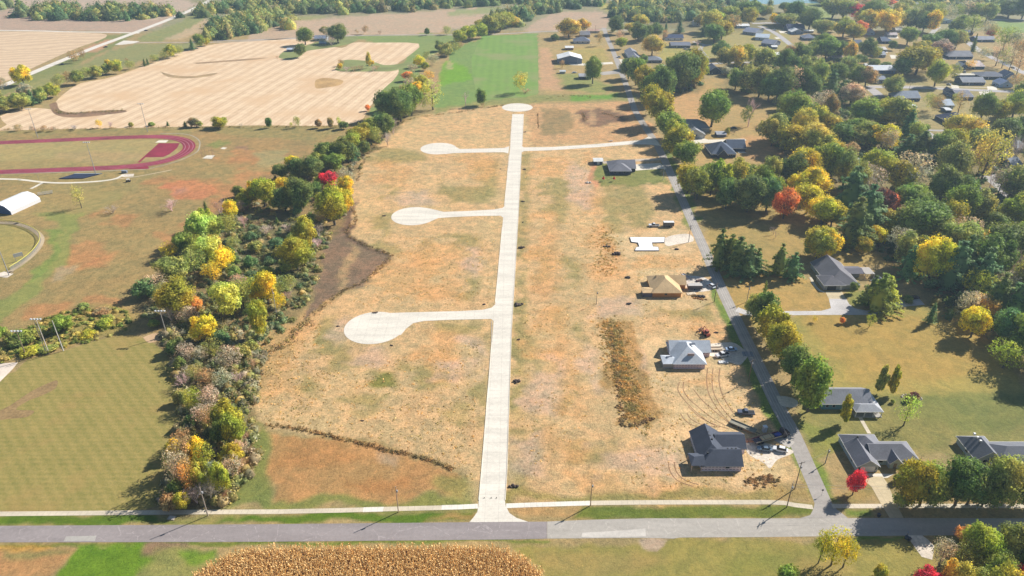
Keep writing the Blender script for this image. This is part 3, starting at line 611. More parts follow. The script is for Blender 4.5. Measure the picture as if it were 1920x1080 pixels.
def crown(seed, n=2200, lobes=16, leaf=.055, shape='round', core=.72, cut=.3):
    "unit crown: 1 wide, 1 tall, standing on z=0"
    rr = np.random.RandomState(seed); L = []
    for i in range(lobes*40):
        if len(L) >= lobes: break
        p = rr.uniform(-1, 1, 3); r0 = np.linalg.norm(p)
        if r0 > 1 or r0 < .3: continue
        if shape == 'round': q = np.array([p[0]*.33, p[1]*.33, .5+p[2]*.34]); r = rr.uniform(.10, .19)
        elif shape == 'spread':
            q = np.array([p[0]*.33, p[1]*.33, .50+p[2]*.26]); r = rr.uniform(.12, .19)
        elif shape == 'oval': q = np.array([p[0]*.26, p[1]*.26, .5+p[2]*.36]); r = rr.uniform(.13, .20)
        elif shape == 'column': z = rr.rand(); wd = .34*math.sin(math.pi*min(1, .18+z*.82))**.8; q = np.array([p[0]*wd, p[1]*wd, .08+z*.82]); r = rr.uniform(.11, .17)
        elif shape == 'loose': q = np.array([p[0]*.35, p[1]*.35, .5+p[2]*.36]); r = rr.uniform(.09, .16)
        elif shape == 'shrub': q = np.array([p[0]*.33, p[1]*.33, .36+abs(p[2])*.30]); r = rr.uniform(.14, .24)
        if any(np.linalg.norm(q-l[0]) < .11 for l in L): continue
        L.append((q, r))
    if shape in ('round', 'oval', 'spread'): L.append((np.array([0, 0, .5]), .27))
    Q = np.array([l[0] for l in L]); Rr_ = np.array([l[1] for l in L])
    m_ = int(n*2.3); k = rr.randint(len(L), size=m_); D = rr.normal(size=(m_, 3)); D /= np.linalg.norm(D, axis=1)[:, None]
    rad = Rr_[k]*(rr.uniform(.78, 1.10, m_)+.48*rr.rand(m_)**4.5); C = Q[k]+D*rad[:, None]
    dd = np.linalg.norm(C[:, None, :]-Q[None], axis=2)/Rr_[None]; dd[np.arange(m_), k] = 9
    keep = dd.min(1) > .70
    keep &= C[:, 2] > .02; C = C[keep][:n]; D = D[keep][:n]
    N = D*1.0+rr.normal(size=C.shape)*.55+np.array([0, 0, .25]); N /= np.linalg.norm(N, axis=1)[:, None]
    V, Fq = cards(C, N, leaf*rr.uniform(.6, 1.45, len(C)), rr)
    T = []; VV_ = [V]; nv_ = len(V)
    if core:  # solid lobes added inside the leaves to block light through the crown
        for q, r in L:
            v = ICO[0]*r*core*(1+rr.uniform(-.18, .12, (len(ICO[0]), 1)))+q; VV_.append(v); T.append(ICO[1]+nv_); nv_ += len(v)
        T = np.concatenate(T)
    V = np.concatenate(VV_); V[:, 2] = np.maximum(V[:, 2], 0)
    # fit to the unit box
    ex = max(V[:, 0].max()-V[:, 0].min(), V[:, 1].max()-V[:, 1].min()); V[:, :2] /= ex*.97; V[:, 2] = (V[:, 2]-V[:, 2].min())/(V[:, 2].max()-V[:, 2].min())
    return mesh_np('crown', V, Fq, M_leaf, T if core else None)
def conifer(seed, n=2200, tiers=11, wide=1.0, irregular=.2):
    rr = np.random.RandomState(seed); C = []; N = []; SZ = []
    for t in range(tiers):
        f = t/(tiers-1); z = .04+.93*f; rad = .5*wide*(1-f)**.62+.012; nb = max(5, int(12*(1-f*.55)))
        for b_ in range(nb):
            a = rr.rand()*6.283; ln = rad*rr.uniform(1-irregular*1.6, 1.05); k = max(4, int(n/tiers/nb*(1.25-f*.6)))
            s = rr.rand(k)**.7; w_ = rr.normal(size=k)*.034*(1.2-s*.8); zz = z-s*ln*.22+rr.normal(size=k)*.018
            x = math.cos(a)*s*ln-math.sin(a)*w_; y = math.sin(a)*s*ln+math.cos(a)*w_
            C.append(np.stack([x, y, zz], 1)); nn = np.stack([np.full(k, math.cos(a)*.35), np.full(k, math.sin(a)*.35), np.full(k, .9)], 1)+rr.normal(size=(k, 3))*.35; N.append(nn)
    C = np.concatenate(C); N = np.concatenate(N); N /= np.linalg.norm(N, axis=1)[:, None]
    V, Fq = cards(C, N, .036*rr.uniform(.6, 1.5, len(C)), rr)
    # inner mass
    seg = 9; cv = []; T = []
    for j, (z, r) in enumerate(((.03, .19*wide), (.3, .17*wide), (.62, .11*wide), (.95, .01))):
        for i in range(seg):
            a = 6.283*i/seg; r_ = r*rr.uniform(.8, 1.15); cv.append((math.cos(a)*r_, math.sin(a)*r_, z))
    nv_ = len(V)
    for j in range(3):
        for i in range(seg):
            a_, b_ = j*seg+i, j*seg+(i+1) % seg; T += [[nv_+a_, nv_+b_, nv_+b_+seg], [nv_+a_, nv_+b_+seg, nv_+a_+seg]]
    V = np.concatenate([V, np.array(cv)]); V[:, 2] = np.clip(V[:, 2], 0, None)
    return mesh_np('crown', V, Fq, M_leaf, np.array(T))
def bare(seed, spread=1.0, stems=1, fine=1.0, low=.25):
    "leafless branching crown"
    rr = random.Random(seed); mb = MB()
    def grow(p, d, ln, r, lv):
        q = p+d*ln; mb.tube(p, q, r, r*.62, 3 if lv > 1 else 5, caps=False)
        if lv >= 5: return
        nb = 3 if lv < 4 else 4
        for i in range(nb):
            t = rr.uniform(.45, 1.0); b = p+(q-p)*t
            nd_ = (d+Vector((rr.uniform(-1, 1), rr.uniform(-1, 1), rr.uniform(-.35, .6)))*(.85*spread)).normalized()
            grow(b, nd_, ln*rr.uniform(.62, .82), r*.55, lv+1)
    for s in range(stems):
        d = Vector((rr.uniform(-.6, .6), rr.uniform(-.6, .6), 1)).normalized() if stems > 1 else Vector((.03, .02, 1))
        grow(Vector((0, 0, -low if stems == 1 else 0)), d, .36, .022 if stems == 1 else .014, 1)
    V = np.array(mb.v); ex = max(V[:, 0].max()-V[:, 0].min(), V[:, 1].max()-V[:, 1].min())
    V[:, :2] /= ex; V[:, 2] = V[:, 2]/V[:, 2].max()
    mb.v = [tuple(x) for x in V]; return mb.mesh('crown', M_twig)
def trunkm(seed, limbs=5, top=.75):
    "unit trunk: reaches z=1 with limbs spreading above z=.4"
    rr = random.Random(seed); mb = MB(); p = Vector((0, 0, 0)); r = .034
    for i in range(4):
        q = p+Vector((rr.uniform(-.02, .02), rr.uniform(-.02, .02), .2)); mb.tube(p, q, r, r*.8, 6, caps=False); p = q; r *= .8
        if i >= 1:
            for k in range(limbs//2+1):
                a = rr.rand() if hasattr(rr, 'rand') else rr.random(); a *= 6.283; l = rr.uniform(.22, .34)
                e = p+Vector((math.cos(a)*l, math.sin(a)*l, rr.uniform(.12, .22))); mb.tube(p, e, r*.6, r*.2, 4, caps=False)
    mb.tube(p, p+Vector((0, 0, .1)), r, r*.4, 5); return mb.mesh('trunk', M_bark)
def polem(seed):
    rr = random.Random(seed); mb = MB(); mb.tube((0, 0, 0), (0, 0, 1), .022, .006, 6); return mb.mesh('trunk', M_bark)
PROTO = {
 'round': [crown(s, 3600, 22, .046, 'round') for s in (1, 2, 3, 4)],
 'big': [crown(s, 6500, 34, .034, 'round') for s in (11, 12, 13)],
 'spread': [crown(s, 5200, 30, .036, 'spread') for s in (21, 22)],
 'oval': [crown(s, 3200, 20, .048, 'oval') for s in (31, 32, 33)],
 'column': [crown(s, 2000, 20, .085, 'column') for s in (41, 42)],
 'loose': [crown(s, 2000, 30, .036, 'loose', core=0) for s in (51, 52, 53)],
 'shrub': [crown(s, 1500, 12, .075, 'shrub') for s in (61, 62, 63)],
 'thin': [crown(s, 1000, 26, .034, 'loose', core=0) for s in (66, 67)],
 'conifer': [conifer(s, 5500) for s in (71, 72, 73)],
 'pine': [conifer(s, 6500, 8, 1.0, .34) for s in (81, 82, 83)],
 'bare': [bare(s) for s in (91, 92, 93)],
 'brush': [bare(s, 1.0, 7) for s in (95, 96, 97)],
}
TR = [trunkm(s) for s in (1, 2, 3)]; TP = [polem(5)]
# colours of the leaves: (albedo-ish sRGB, word)
CW = {'DG': ((102,114,64), 'dark green'), 'MG': ((120,130,62), 'green'), 'YG': ((148,146,62), 'yellow-green'), 'Y': ((192,168,56), 'yellow'), 'GO': ((178,156,84), 'golden orange'),
      'O': ((210,140,88), 'orange'), 'R': ((196,58,80), 'crimson'), 'RO': ((218,118,80), 'orange-red'), 'BR': ((152,126,98), 'rust-brown'), 'GR': ((158,144,136), 'bare grey'), 'PK': ((172,146,140), 'bare pinkish grey'),
      'OL': ((140,138,82), 'olive'), 'BG': ((96,118,84), 'blue-green'), 'PL': ((168,168,96), 'pale olive'), 'MA': ((96,58,62), 'maroon'), 'OY': ((150,138,52), 'olive-yellow')}
KW = {'round': 'round tree', 'big': 'broad-crowned tree', 'spread': 'wide spreading tree', 'oval': 'tall oval tree', 'column': 'narrow columnar tree', 'loose': 'loose open tree', 'thin': 'thin half-bare tree',
      'shrub': 'shrub', 'conifer': 'conifer', 'pine': 'ragged pine', 'bare': 'leafless tree', 'brush': 'leafless bush'}
KN = {'shrub': 'shrub', 'brush': 'shrub', 'conifer': 'conifer_tree', 'pine': 'pine_tree', 'bare': 'bare_tree', 'thin': 'bare_tree'}
TREES = []
HS = {'the side road tree line': 1.22, 'the row beside the side road': 1.12, 'the wood behind the lawn': 1.04, 'the oaks around the meadow': 1.1, 'the wood around the meadow': 1.08, 'the corner by the main road': .86}
ZS = {'the side road tree line': 1.22, 'the oaks around the meadow': 1.1, 'the far road wood': 1.15, 'the neighbourhood': .98, 'the wood around the meadow': 1.08, 'the wood behind the lawn': 1.08, 'the upper creek belt': 1.12, 'the hedge beside the green field': 1.12, 'the middle creek belt': 1.12, 'the lower creek belt': 1.12, 'the row beside the side road': 1.08, 'the school grounds': .9}
trr = random.Random(99)
def tree(u, v, wpx, hpx, kind, c, zone, jit=.08):
    "tree standing at photo pixel u,v with its size there; size becomes metres"
    f_ = ZS.get(zone, 1.0); wpx *= f_; hpx *= 1+(f_-1)*.8
    hpx *= HS.get(zone, 1.0)
    if kind in ('pine', 'conifer') and wpx > 15: hpx *= .88; wpx *= 1.25
    p = at(u, v); s = 1/ppm(v); wd = wpx*s*(1.22 if kind in ('pine', 'conifer') else 1.14); h = hpx*s/ (math.cos(TH)-(v-540)/F*math.sin(TH))*1.06 
    # the crown's own breadth adds to the apparent height
    h = max(h-wd*.09, h*.7)
    col, word = CW[c]; rgb = [x*trr.uniform(1-jit, 1+jit) for x in lin(col)]; cc = (*[min(1, x*FK) for x in rgb], 1)
    name = KN.get(kind, 'tree'); rt = root(name, p, trr.uniform(0, 6.28))
    if kind in ('shrub', 'brush'): tf = .0
    elif kind in ('conifer', 'pine'): tf = .06
    elif kind == 'column': tf = .12
    elif kind == 'bare': tf = .2
    else: tf = .09 if h < 9 else .12
    me = trr.choice(PROTO[kind]); cr = link('crown', me, rt); cr.color = cc
    cr.location = (0, 0, h*tf); cr.scale = (wd, wd*trr.uniform(.92, 1.08), h*(1-tf))
    if kind == 'bare': cr.location = (0, 0, h*.2); cr.scale = (wd, wd, h*.8)
    if kind not in ('shrub', 'brush', 'bare'):
        if kind in ('conifer', 'pine'): t = link('trunk', TP[0], rt); t.scale = (max(wd, h*.5), max(wd, h*.5), h*.96)
        elif kind == 'column': t = link('trunk', TP[0], rt); t.scale = (wd*1.8, wd*1.8, h*.8)
        else: t = link('trunk', trr.choice(TR), rt); t.scale = (wd*.95, wd*.95, h*.86)
    rt['category'] = 'shrub' if kind in ('shrub', 'brush') else 'tree'
    TREES.append((rt, u, v, wpx*s, zone, KW[kind] if not (c in ('GR', 'PK') and kind in ('bare', 'brush')) else KW[kind].replace('leafless ', ''), word, kind))
    return rt
FK = 1.9
def T(zone, s):
    for ln in s.strip().split(';'):
        q = ln.split()
        if len(q) < 6: continue
        tree(float(q[0]), float(q[1]), float(q[2]), float(q[3]), q[4], q[5], zone)
T('the hedgerow above the stubble', '''8 172 20 30 loose GR;45 160 34 40 round Y;12 210 34 30 round OL;25 205 24 26 round YG;48 178 26 24 round GR;42 205 36 34 round OL;62 196 26 32 conifer BG;80 192 26 32 round OL;
98 184 26 30 round YG;84 187 16 16 round DG;104 182 22 24 round OY;115 166 26 30 loose OL;130 158 22 26 loose BR;148 158 28 28 round MG;165 148 24 24 loose OL;182 146 26 24 round OL;200 140 20 22 round OL;
206 135 12 24 oval Y;218 138 24 28 round YG;244 130 18 18 loose OL;272 124 9 14 conifer DG;278 122 7 13 conifer DG;292 118 18 18 loose OL;308 112 20 18 loose OL;322 108 24 26 round YG;336 104 22 20 loose OL;361 94 12 22 conifer BG;376 90 20 28 round MG;388 86 14 16 round YG;
140 118 18 24 loose BR;157 112 14 22 loose BR;238 116 7 8 loose BR;0 190 20 24 round OL;-14 214 30 28 round DG;-30 200 28 30 round OL''')
T('the field edge above the track', '''35 245 16 13 loose BR;62 247 10 12 loose GR;84 246 14 12 loose BR;100 246 12 10 loose GR;140 244 20 11 brush GR;187 240 12 17 loose Y;209 240 14 14 brush GR;246 237 9 9 shrub OL;284 236 12 9 shrub OL;
315 236 7 9 conifer DG;348 238 11 11 conifer DG;364 238 20 20 round BR;374 238 14 12 round OL;412 240 34 24 round OY;452 238 10 8 brush GR;505 240 12 20 oval DG;546 237 7 8 loose OL;558 239 14 22 loose OL;598 240 14 18 oval BR;620 241 14 21 oval BR;636 238 10 20 loose PL;645 242 18 16 round DG;690 208 10 13 oval O''')
T('the stubble field grove', '''573 84 34 36 big MG;564 108 24 28 round DG;634 80 38 40 big DG;611 82 26 24 bare GR;622 86 22 20 brush GR;608 66 16 18 round OL;618 70 22 22 loose GR;686 64 14 18 loose BR;669 64 8 10 loose GR;801 66 10 15 round DG;838 65 18 18 loose OL;712 64 10 8 brush BR;868 66 14 14 loose GR;
638 130 10 12 oval Y;640 124 12 14 loose BR;650 133 16 10 brush GR;664 134 18 12 brush BR;676 132 18 12 brush BR;692 128 12 32 oval GO;698 122 8 10 round Y;700 134 14 12 brush GR;706 132 14 12 brush BR;520 110 8 6 brush BR''')
T('the hedge beside the green field', '''823 96 18 20 round DG;836 106 28 26 round OL;850 100 24 22 loose OL;862 92 12 14 loose BR;812 122 22 20 loose GR;800 112 16 16 loose OL;862 82 24 26 round YG;880 76 28 28 round YG;898 72 28 28 round YG;
918 62 34 34 round OL;938 58 34 34 round OL;950 52 28 30 round YG;960 50 26 22 loose GO;905 56 26 20 round OY;786 126 20 22 round Y;774 138 18 18 loose GR;797 132 14 16 round OY;764 152 18 18 round O;790 166 22 24 round YG;805 152 20 20 loose GO;782 174 24 22 round Y;768 164 18 18 loose GR;798 176 16 18 round Y;775 160 14 22 loose OL;
728 224 44 54 big DG;752 228 46 62 big DG;772 216 38 56 round MG;741 206 34 40 round DG;812 206 36 52 thin PL;796 206 18 28 loose OL;758 172 16 14 loose BR''')
T('the upper creek belt', '''722 258 34 44 round DG;700 246 24 20 loose GR;694 262 40 38 round YG;672 272 38 34 round OY;706 272 22 30 loose OL;680 266 28 22 loose DG;738 252 18 30 brush GR;728 274 22 26 brush GR;660 284 32 34 round YG;
644 306 38 46 round DG;664 300 22 34 conifer BG;684 290 20 26 round DG;612 308 38 40 round DG;628 322 36 34 round MG;600 322 34 34 round MG;586 336 42 44 big DG;560 336 34 40 round DG;527 336 28 28 round DG;548 316 22 24 round Y;532 362 24 28 round Y;562 318 16 20 round OY;
618 356 30 34 round R;650 364 34 46 loose GR;650 372 26 40 round Y;600 356 18 26 round YG;566 396 50 62 big DG;536 396 38 44 round DG;590 372 26 30 round DG;497 388 44 52 round YG;480 372 24 34 round Y;516 392 20 24 oval YG;628 422 58 76 big OY;648 402 30 44 round Y;606 402 24 40 loose OL;
584 420 18 20 round OL;558 402 18 18 shrub BG;602 418 24 26 loose BR;448 370 20 22 round DG;458 392 24 30 round YG;470 386 26 34 round OY;436 414 26 36 round Y;386 392 10 14 conifer DG;416 404 26 30 brush PK;452 400 20 22 loose GR''')
T('the middle creek belt', '''388 428 26 36 round YG;380 456 46 56 round PL;405 448 34 44 round PL;432 446 32 44 loose OL;352 478 36 40 round MG;370 470 26 30 loose YG;322 484 30 28 loose Y;408 484 24 40 oval GO;392 490 42 44 round PL;438 492 20 32 conifer DG;
420 508 42 38 round Y;365 510 42 40 loose OL;400 528 34 34 loose Y;328 530 50 44 round OL;296 550 42 34 loose PK;276 556 44 32 shrub BG;310 566 34 34 loose OL;336 592 60 66 big OY;372 586 20 28 oval O;356 606 36 30 loose PK;324 604 30 30 brush GR;
388 644 44 50 round Y;432 596 48 60 round PL;458 580 40 50 loose OL;470 558 30 34 loose YG;488 566 30 36 round Y;504 570 38 58 round Y;522 556 20 26 loose OL;493 636 28 66 oval YG;480 600 28 30 loose DG;524 580 24 30 loose Y;536 548 38 30 loose OL;
558 506 60 62 big OY;576 470 38 58 round YG;566 478 30 30 loose OY;544 512 30 30 round OL;520 352 1 1 shrub OL;596 468 26 22 brush PK;600 446 24 26 brush GR;508 494 20 14 shrub BG;520 462 26 16 shrub BG;480 470 26 18 shrub OL;500 440 30 18 brush PK;470 450 24 16 shrub BG;
488 424 24 14 brush BR;520 420 9 12 conifer DG;540 436 26 16 brush PK;550 452 22 16 shrub OL;470 500 26 20 shrub BG;500 520 30 20 shrub OL;474 530 30 22 shrub BG;450 540 30 24 loose PK;440 520 28 22 shrub OL;520 536 30 18 brush GR;540 560 20 14 brush PK;414 560 30 28 loose OL;440 470 24 26 loose OL;458 430 24 26 brush PK''')
T('the lower creek belt', '''352 676 32 30 loose PK;330 664 28 26 shrub DG;378 678 28 26 loose GR;404 668 36 28 loose OL;434 690 44 38 loose GR;456 672 30 26 shrub OL;418 650 30 30 shrub BG;474 660 24 22 shrub OL;478 690 22 18 brush BR;340 692 22 22 shrub DG;366 712 30 24 loose OL;346 726 28 24 brush PK;
388 722 36 28 loose BR;420 726 34 30 loose GR;450 720 26 22 brush PK;342 756 28 24 shrub OL;366 766 34 34 loose YG;398 766 40 38 loose PK;384 794 36 34 loose PK;360 800 24 20 shrub DG;430 812 44 56 round OY;446 838 42 62 round YG;416 836 28 42 round DG;402 806 30 40 loose BR;
344 840 36 30 loose BR;330 858 26 30 round Y;352 880 44 56 loose BR;372 872 34 46 round Y;388 884 34 46 loose YG;340 914 38 60 loose PK;362 924 36 54 loose O;384 918 34 48 round YG;406 914 34 44 loose GR;420 926 30 52 round YG;440 876 36 38 round OY;452 858 30 30 loose PK;
438 896 34 36 loose PK;402 940 40 36 brush GR;370 944 36 32 brush PK;346 954 26 28 round OY;322 952 34 26 shrub BR;334 936 28 36 shrub DG;458 884 24 24 brush BR;426 940 20 20 brush BR;310 948 22 16 brush PK;462 830 18 20 brush BR;470 852 16 16 brush BR;326 896 24 36 loose OL''')
T('the school grounds', '''153 390 24 48 thin PL;212 400 28 18 brush GR;323 396 44 26 brush PK;120 620 42 32 round MG;48 640 50 26 shrub MG;70 632 34 20 shrub OL;158 578 30 12 shrub OL;196 612 30 18 shrub YG;192 586 34 12 shrub BR;20 640 26 22 shrub OL;60 662 40 16 shrub YG;165 630 36 12 shrub OY;290 612 26 16 shrub MG;30 652 28 18 shrub DG;90 658 40 12 shrub OL;205 596 16 8 shrub OL;0 630 30 20 shrub MG''')
T('the green field edge', '''873 201 14 30 bare GR;902 198 22 34 round DG;977 174 32 42 loose GO;905 200 10 8 brush BR;985 174 26 10 brush BR''')
T('the farm road yards', '''1040 76 14 14 round DG;1066 70 40 40 round GO;1078 66 22 24 loose BR;1092 60 26 28 round GO;1123 86 12 26 loose BR;1111 157 34 54 big MG;1054 128 12 16 thin BR;1155 64 32 38 big DG;1150 60 10 12 shrub OL;1164 92 22 24 round YG;1163 76 20 22 loose PK;
1182 62 24 22 round GO;1200 50 30 26 round GO;1196 78 34 40 round DG;1212 74 26 30 round DG;1228 70 28 30 round DG;1222 104 42 42 big GO;1242 98 14 22 bare GR;1248 60 9 18 conifer BG;1274 62 16 26 conifer BG;1180 130 30 24 round DG;1206 120 18 20 round DG;1246 76 12 22 loose BR;1308 96 14 26 bare PK;1320 68 20 28 conifer BG''')
T('the side road tree line', '''1192 160 34 38 round MG;1208 172 34 36 round OY;1222 192 36 42 round MG;1238 192 38 48 round DG;1246 190 30 44 round DG;1218 214 34 40 round OY;1234 236 44 48 round OY;1252 260 42 38 round MG;1262 276 40 38 round OY;1270 296 42 44 round OY;1284 312 40 36 round MG;
1268 172 44 54 big DG;1284 170 40 52 round DG;1296 166 40 56 big OY;1262 150 30 36 round MG;1178 148 28 28 round DG;1240 162 26 30 round MG;1308 158 28 40 round OY''')
T('the oaks around the meadow', '''1333 238 58 62 big MG;1402 238 28 46 bare PK;1398 236 22 34 loose DG;1363 254 9 14 shrub OL;1345 312 28 6 shrub OL;1360 60 22 28 round OL;1318 246 1 1 shrub OL;1446 274 44 52 round OL;1422 182 46 54 round OL;1400 172 40 44 round OL;1456 188 50 58 big DG;1378 168 34 36 round MG;1480 184 40 50 loose PK;
1380 130 34 40 round GO;1358 126 30 34 round OL;1400 120 30 34 round OY;1430 134 40 40 round OL;1390 110 24 22 loose GO;1470 148 40 50 round DG;1350 110 30 30 round DG;1362 142 24 16 round GR''')
T('the far road wood', '''1330 60 32 40 round GO;1344 52 26 30 round YG;1352 74 34 36 round OY;1338 80 32 34 round DG;1372 60 26 30 loose BR;1310 30 24 24 round OL;1312 48 20 20 round OL;1404 46 30 32 big YG;1370 42 30 30 round OL;1390 32 26 28 round DG;1410 36 34 34 round DG;1432 34 28 24 round OL;1450 46 14 20 oval Y;1470 50 34 26 round OL;1478 40 20 24 round BR;1498 44 18 16 round OL;1516 56 36 42 big DG;1490 44 40 44 big DG;1470 24 22 20 round DG;1560 34 40 38 round OL;
1580 36 38 36 round OL;1606 38 30 30 round R;1636 46 44 44 big DG;1625 58 34 38 round GO;1616 46 26 28 round GO;1660 64 34 44 round GO;1672 58 30 40 round GO;1686 42 34 38 round OL;1668 12 18 14 round RO;1700 54 36 38 round OL;1716 56 34 36 round DG;1730 60 30 36 round DG;1745 62 24 40 round Y;1754 48 22 30 round OY;1720 30 24 26 loose OL;1740 34 24 28 round OL;1776 40 24 30 loose GR;
1790 38 24 30 loose OL;1808 36 30 34 loose GR;1826 36 30 30 round OL;1848 40 30 34 round OL;1890 34 40 36 big DG;1915 36 30 40 big DG;1880 30 24 24 round DG;1760 30 24 26 loose OL;1700 18 24 20 round OL;1650 16 26 22 loose OL;1600 14 26 20 loose GR;1580 12 24 18 round DG;1545 10 30 18 round OL;1622 14 26 18 loose BR''')
T('the neighbourhood', '''1540 66 40 34 round OL;1580 70 44 42 round YG;1600 76 40 36 round OY;1612 66 26 30 round RO;1556 60 26 22 round GO;1490 100 30 22 thin OL;1476 116 34 34 round BR;1500 118 40 42 round MG;1518 112 34 38 round OL;1546 112 46 46 round MG;1545 88 34 30 round MG;1572 110 30 36 round DG;1590 116 26 42 oval GO;
1622 110 34 42 round DG;1636 112 24 30 loose OL;1672 94 16 20 round DG;1700 84 40 38 round MG;1720 104 26 30 round OL;1732 100 22 26 round OY;1745 96 40 36 round DG;1768 92 44 42 big DG;1790 92 40 40 round OL;1762 104 36 34 round PK;1822 100 12 36 conifer DG;1800 58 34 34 round OL;1820 66 40 42 loose OL;1790 68 30 34 round DG;1848 70 30 34 loose GR;
1860 72 24 28 loose OL;1856 70 18 16 round R;1880 96 40 50 loose OL;1900 100 36 44 loose GR;1912 114 34 46 loose BR;1842 112 26 26 loose GR;1866 124 26 44 thin PK;1878 128 24 44 thin OL;1890 136 28 50 thin PK;1906 140 26 44 thin BR;1716 140 74 60 spread OY;1690 142 36 40 round DG;1704 130 40 40 round OL;1740 132 34 40 loose OL;1752 162 42 56 big YG;
1784 150 30 34 loose OL;1818 130 22 20 loose GO;1640 110 22 24 round DG;1612 120 26 20 round DG;1585 142 40 40 round OL;1608 160 46 44 big MG;1622 162 40 40 round BR;1568 160 40 46 round DG;1548 150 30 36 round OL;1594 196 50 44 big PK;1672 180 44 46 big OL;1660 126 22 12 round DG;1752 214 26 40 loose BR;1740 206 26 34 loose OL;1796 212 24 42 thin BR;1790 196 20 24 loose OL;1838 228 46 60 big MG;
1870 226 40 44 round OY;1898 220 50 56 big YG;1905 166 30 30 loose BR;1895 160 20 18 loose GR;1920 200 50 60 big DG;1800 270 70 60 spread GO;1780 298 60 62 big OY;1826 296 50 60 round OL;1880 270 60 54 big DG;1910 260 50 50 big DG;1895 300 60 50 brush GR;1850 286 30 26 round DG;1860 316 50 50 bare PK;1700 200 1 1 shrub OL;1636 130 20 22 round DG;
1510 142 44 42 round OL;1530 168 40 60 round OL;1470 206 30 36 round MG''')
T('the wood around the meadow', '''1486 232 60 58 big MG;1462 262 44 44 round DG;1500 268 44 60 big GO;1480 288 50 50 round OY;1530 252 40 50 round YG;1546 258 46 44 round OY;1520 290 60 56 big GO;1546 300 46 44 round YG;1576 276 44 44 round DG;1600 276 40 36 round OL;1604 252 40 30 round MG;1620 236 60 50 big MG;1650 236 60 50 big OY;1680 240 50 54 round OL;1668 228 40 40 round YG;
1540 214 40 40 loose PK;1555 220 26 40 round BR;1510 216 30 34 loose GR;1490 206 30 26 loose GR;1440 190 40 46 big DG;1500 184 40 56 big DG;1520 186 30 44 round DG;1556 180 34 50 pine BG;1574 190 26 40 pine BG;1630 276 54 46 big MG;1650 280 50 44 round Y;1662 290 30 44 loose GR;1700 256 30 50 conifer BG;1716 272 34 40 round OL;1722 298 50 54 conifer DG;1740 300 30 40 pine BG;1760 300 40 50 round OL;1700 290 40 40 pine BG;1590 300 30 30 round BR''')
T('the wood behind the lawn', '''1288 362 44 50 round OY;1306 374 44 56 round MG;1302 372 20 46 thin GR;1332 366 44 56 round MG;1348 366 36 60 round YG;1380 348 44 48 round YG;1366 374 34 40 round DG;1400 398 60 70 big DG;1420 380 50 66 round MG;1436 396 44 60 round BG;1360 392 40 50 round DG;1440 350 40 54 round OL;1396 342 34 36 round DG;
1482 350 50 62 big DG;1500 344 60 64 big Y;1520 370 60 58 big Y;1494 372 40 46 round Y;1540 330 50 60 round YG;1556 340 46 66 round MG;1580 350 50 70 big OL;1600 374 36 64 round OL;1620 372 46 60 loose GR;1640 350 60 66 big YG;1684 360 44 56 round GO;1700 360 60 70 loose GR;1468 410 42 52 round RO;1450 392 30 56 round MG;1512 400 50 50 round Y;1540 420 60 50 big Y;1558 424 40 44 round OY;
1530 484 62 56 big YG;1548 486 44 50 round Y;1516 484 24 40 round OL;1590 396 60 86 pine BG;1616 440 70 96 pine BG;1596 458 60 90 pine DG;1632 428 50 70 pine BG;1646 420 40 60 round MA;1658 400 30 28 round R;1664 400 34 36 round RO;1660 440 50 46 round OY;1638 458 34 34 round Y;1616 478 30 30 round OY;1670 446 30 36 round YG;1706 396 64 50 big MG;1720 410 40 46 round DG;
1720 450 90 70 spread DG;1750 456 60 56 big OL;1770 440 50 60 round OY;1790 420 60 74 big MG;1760 380 60 70 big DG;1776 350 60 80 big OL;1800 380 44 50 round DG;1830 420 50 60 round OL;1800 460 50 50 loose PK;1840 340 60 90 loose GO;1832 330 40 60 loose BR;1880 364 34 56 bare GR;1870 366 30 50 thin GR;1850 366 20 50 bare PK;1905 370 60 56 round OL;1900 424 60 62 big YG;
1860 440 40 40 round DG;1880 490 80 66 spread DG;1910 480 60 60 big MG;1850 460 40 30 round GO;1330 350 40 40 round MG;1346 500 36 70 pine DG;1366 498 44 60 pine MG;1380 512 50 70 pine DG;1400 516 50 60 pine BG;1416 514 34 50 pine DG;1458 514 36 58 pine DG;1484 522 34 50 pine BG;1436 540 1 1 shrub OL;1432 556 12 26 conifer MG;1450 440 12 14 bare GR;
1700 500 50 60 round OL;1740 530 66 80 big Y;1724 500 60 50 pine BG;1700 520 40 60 pine BG;1780 540 70 90 pine BG;1800 520 60 80 pine DG;1830 560 60 96 pine BG;1850 530 60 80 round DG;1790 480 60 60 round OL;1746 488 50 34 round GO;1880 560 60 50 loose GR;1860 590 60 80 pine DG;1900 600 60 80 pine BG;1920 560 60 70 big OL;1825 572 50 60 loose YG;1812 600 44 50 loose PK;
1880 640 60 60 big BG;1912 660 60 60 round MG;1900 520 60 50 brush PK;1780 510 40 40 loose BR;1680 480 40 50 loose GR;1950 620 70 80 big DG;1960 700 90 90 big DG;1960 540 80 80 big OL;1950 460 70 80 big MG;1960 380 70 80 big DG;1950 320 70 70 big OL;1960 250 60 70 big DG;1930 420 50 50 round O''')
T('the gravel drive lawns', '''1644 580 62 76 pine MG;1656 574 46 64 conifer YG;1630 570 40 60 pine DG;1598 550 16 22 round DG;1606 540 10 12 shrub DG;1742 606 18 42 conifer BG;1820 632 50 56 round Y;1840 600 44 46 round GO;1526 604 10 12 loose GO;1578 606 10 12 oval O;1629 614 18 26 thin YG;1556 496 8 10 shrub YG;1454 446 10 14 bare GR;1880 690 60 50 loose YG;1700 566 20 14 shrub DG''')
T('the row beside the side road', '''1432 620 50 58 round DG;1444 646 54 60 round OY;1462 676 60 66 big OY;1484 716 56 60 big DG;1514 772 58 82 oval MG;1418 604 40 44 round OL;1500 740 40 50 round MG;1410 590 30 30 round OL''')
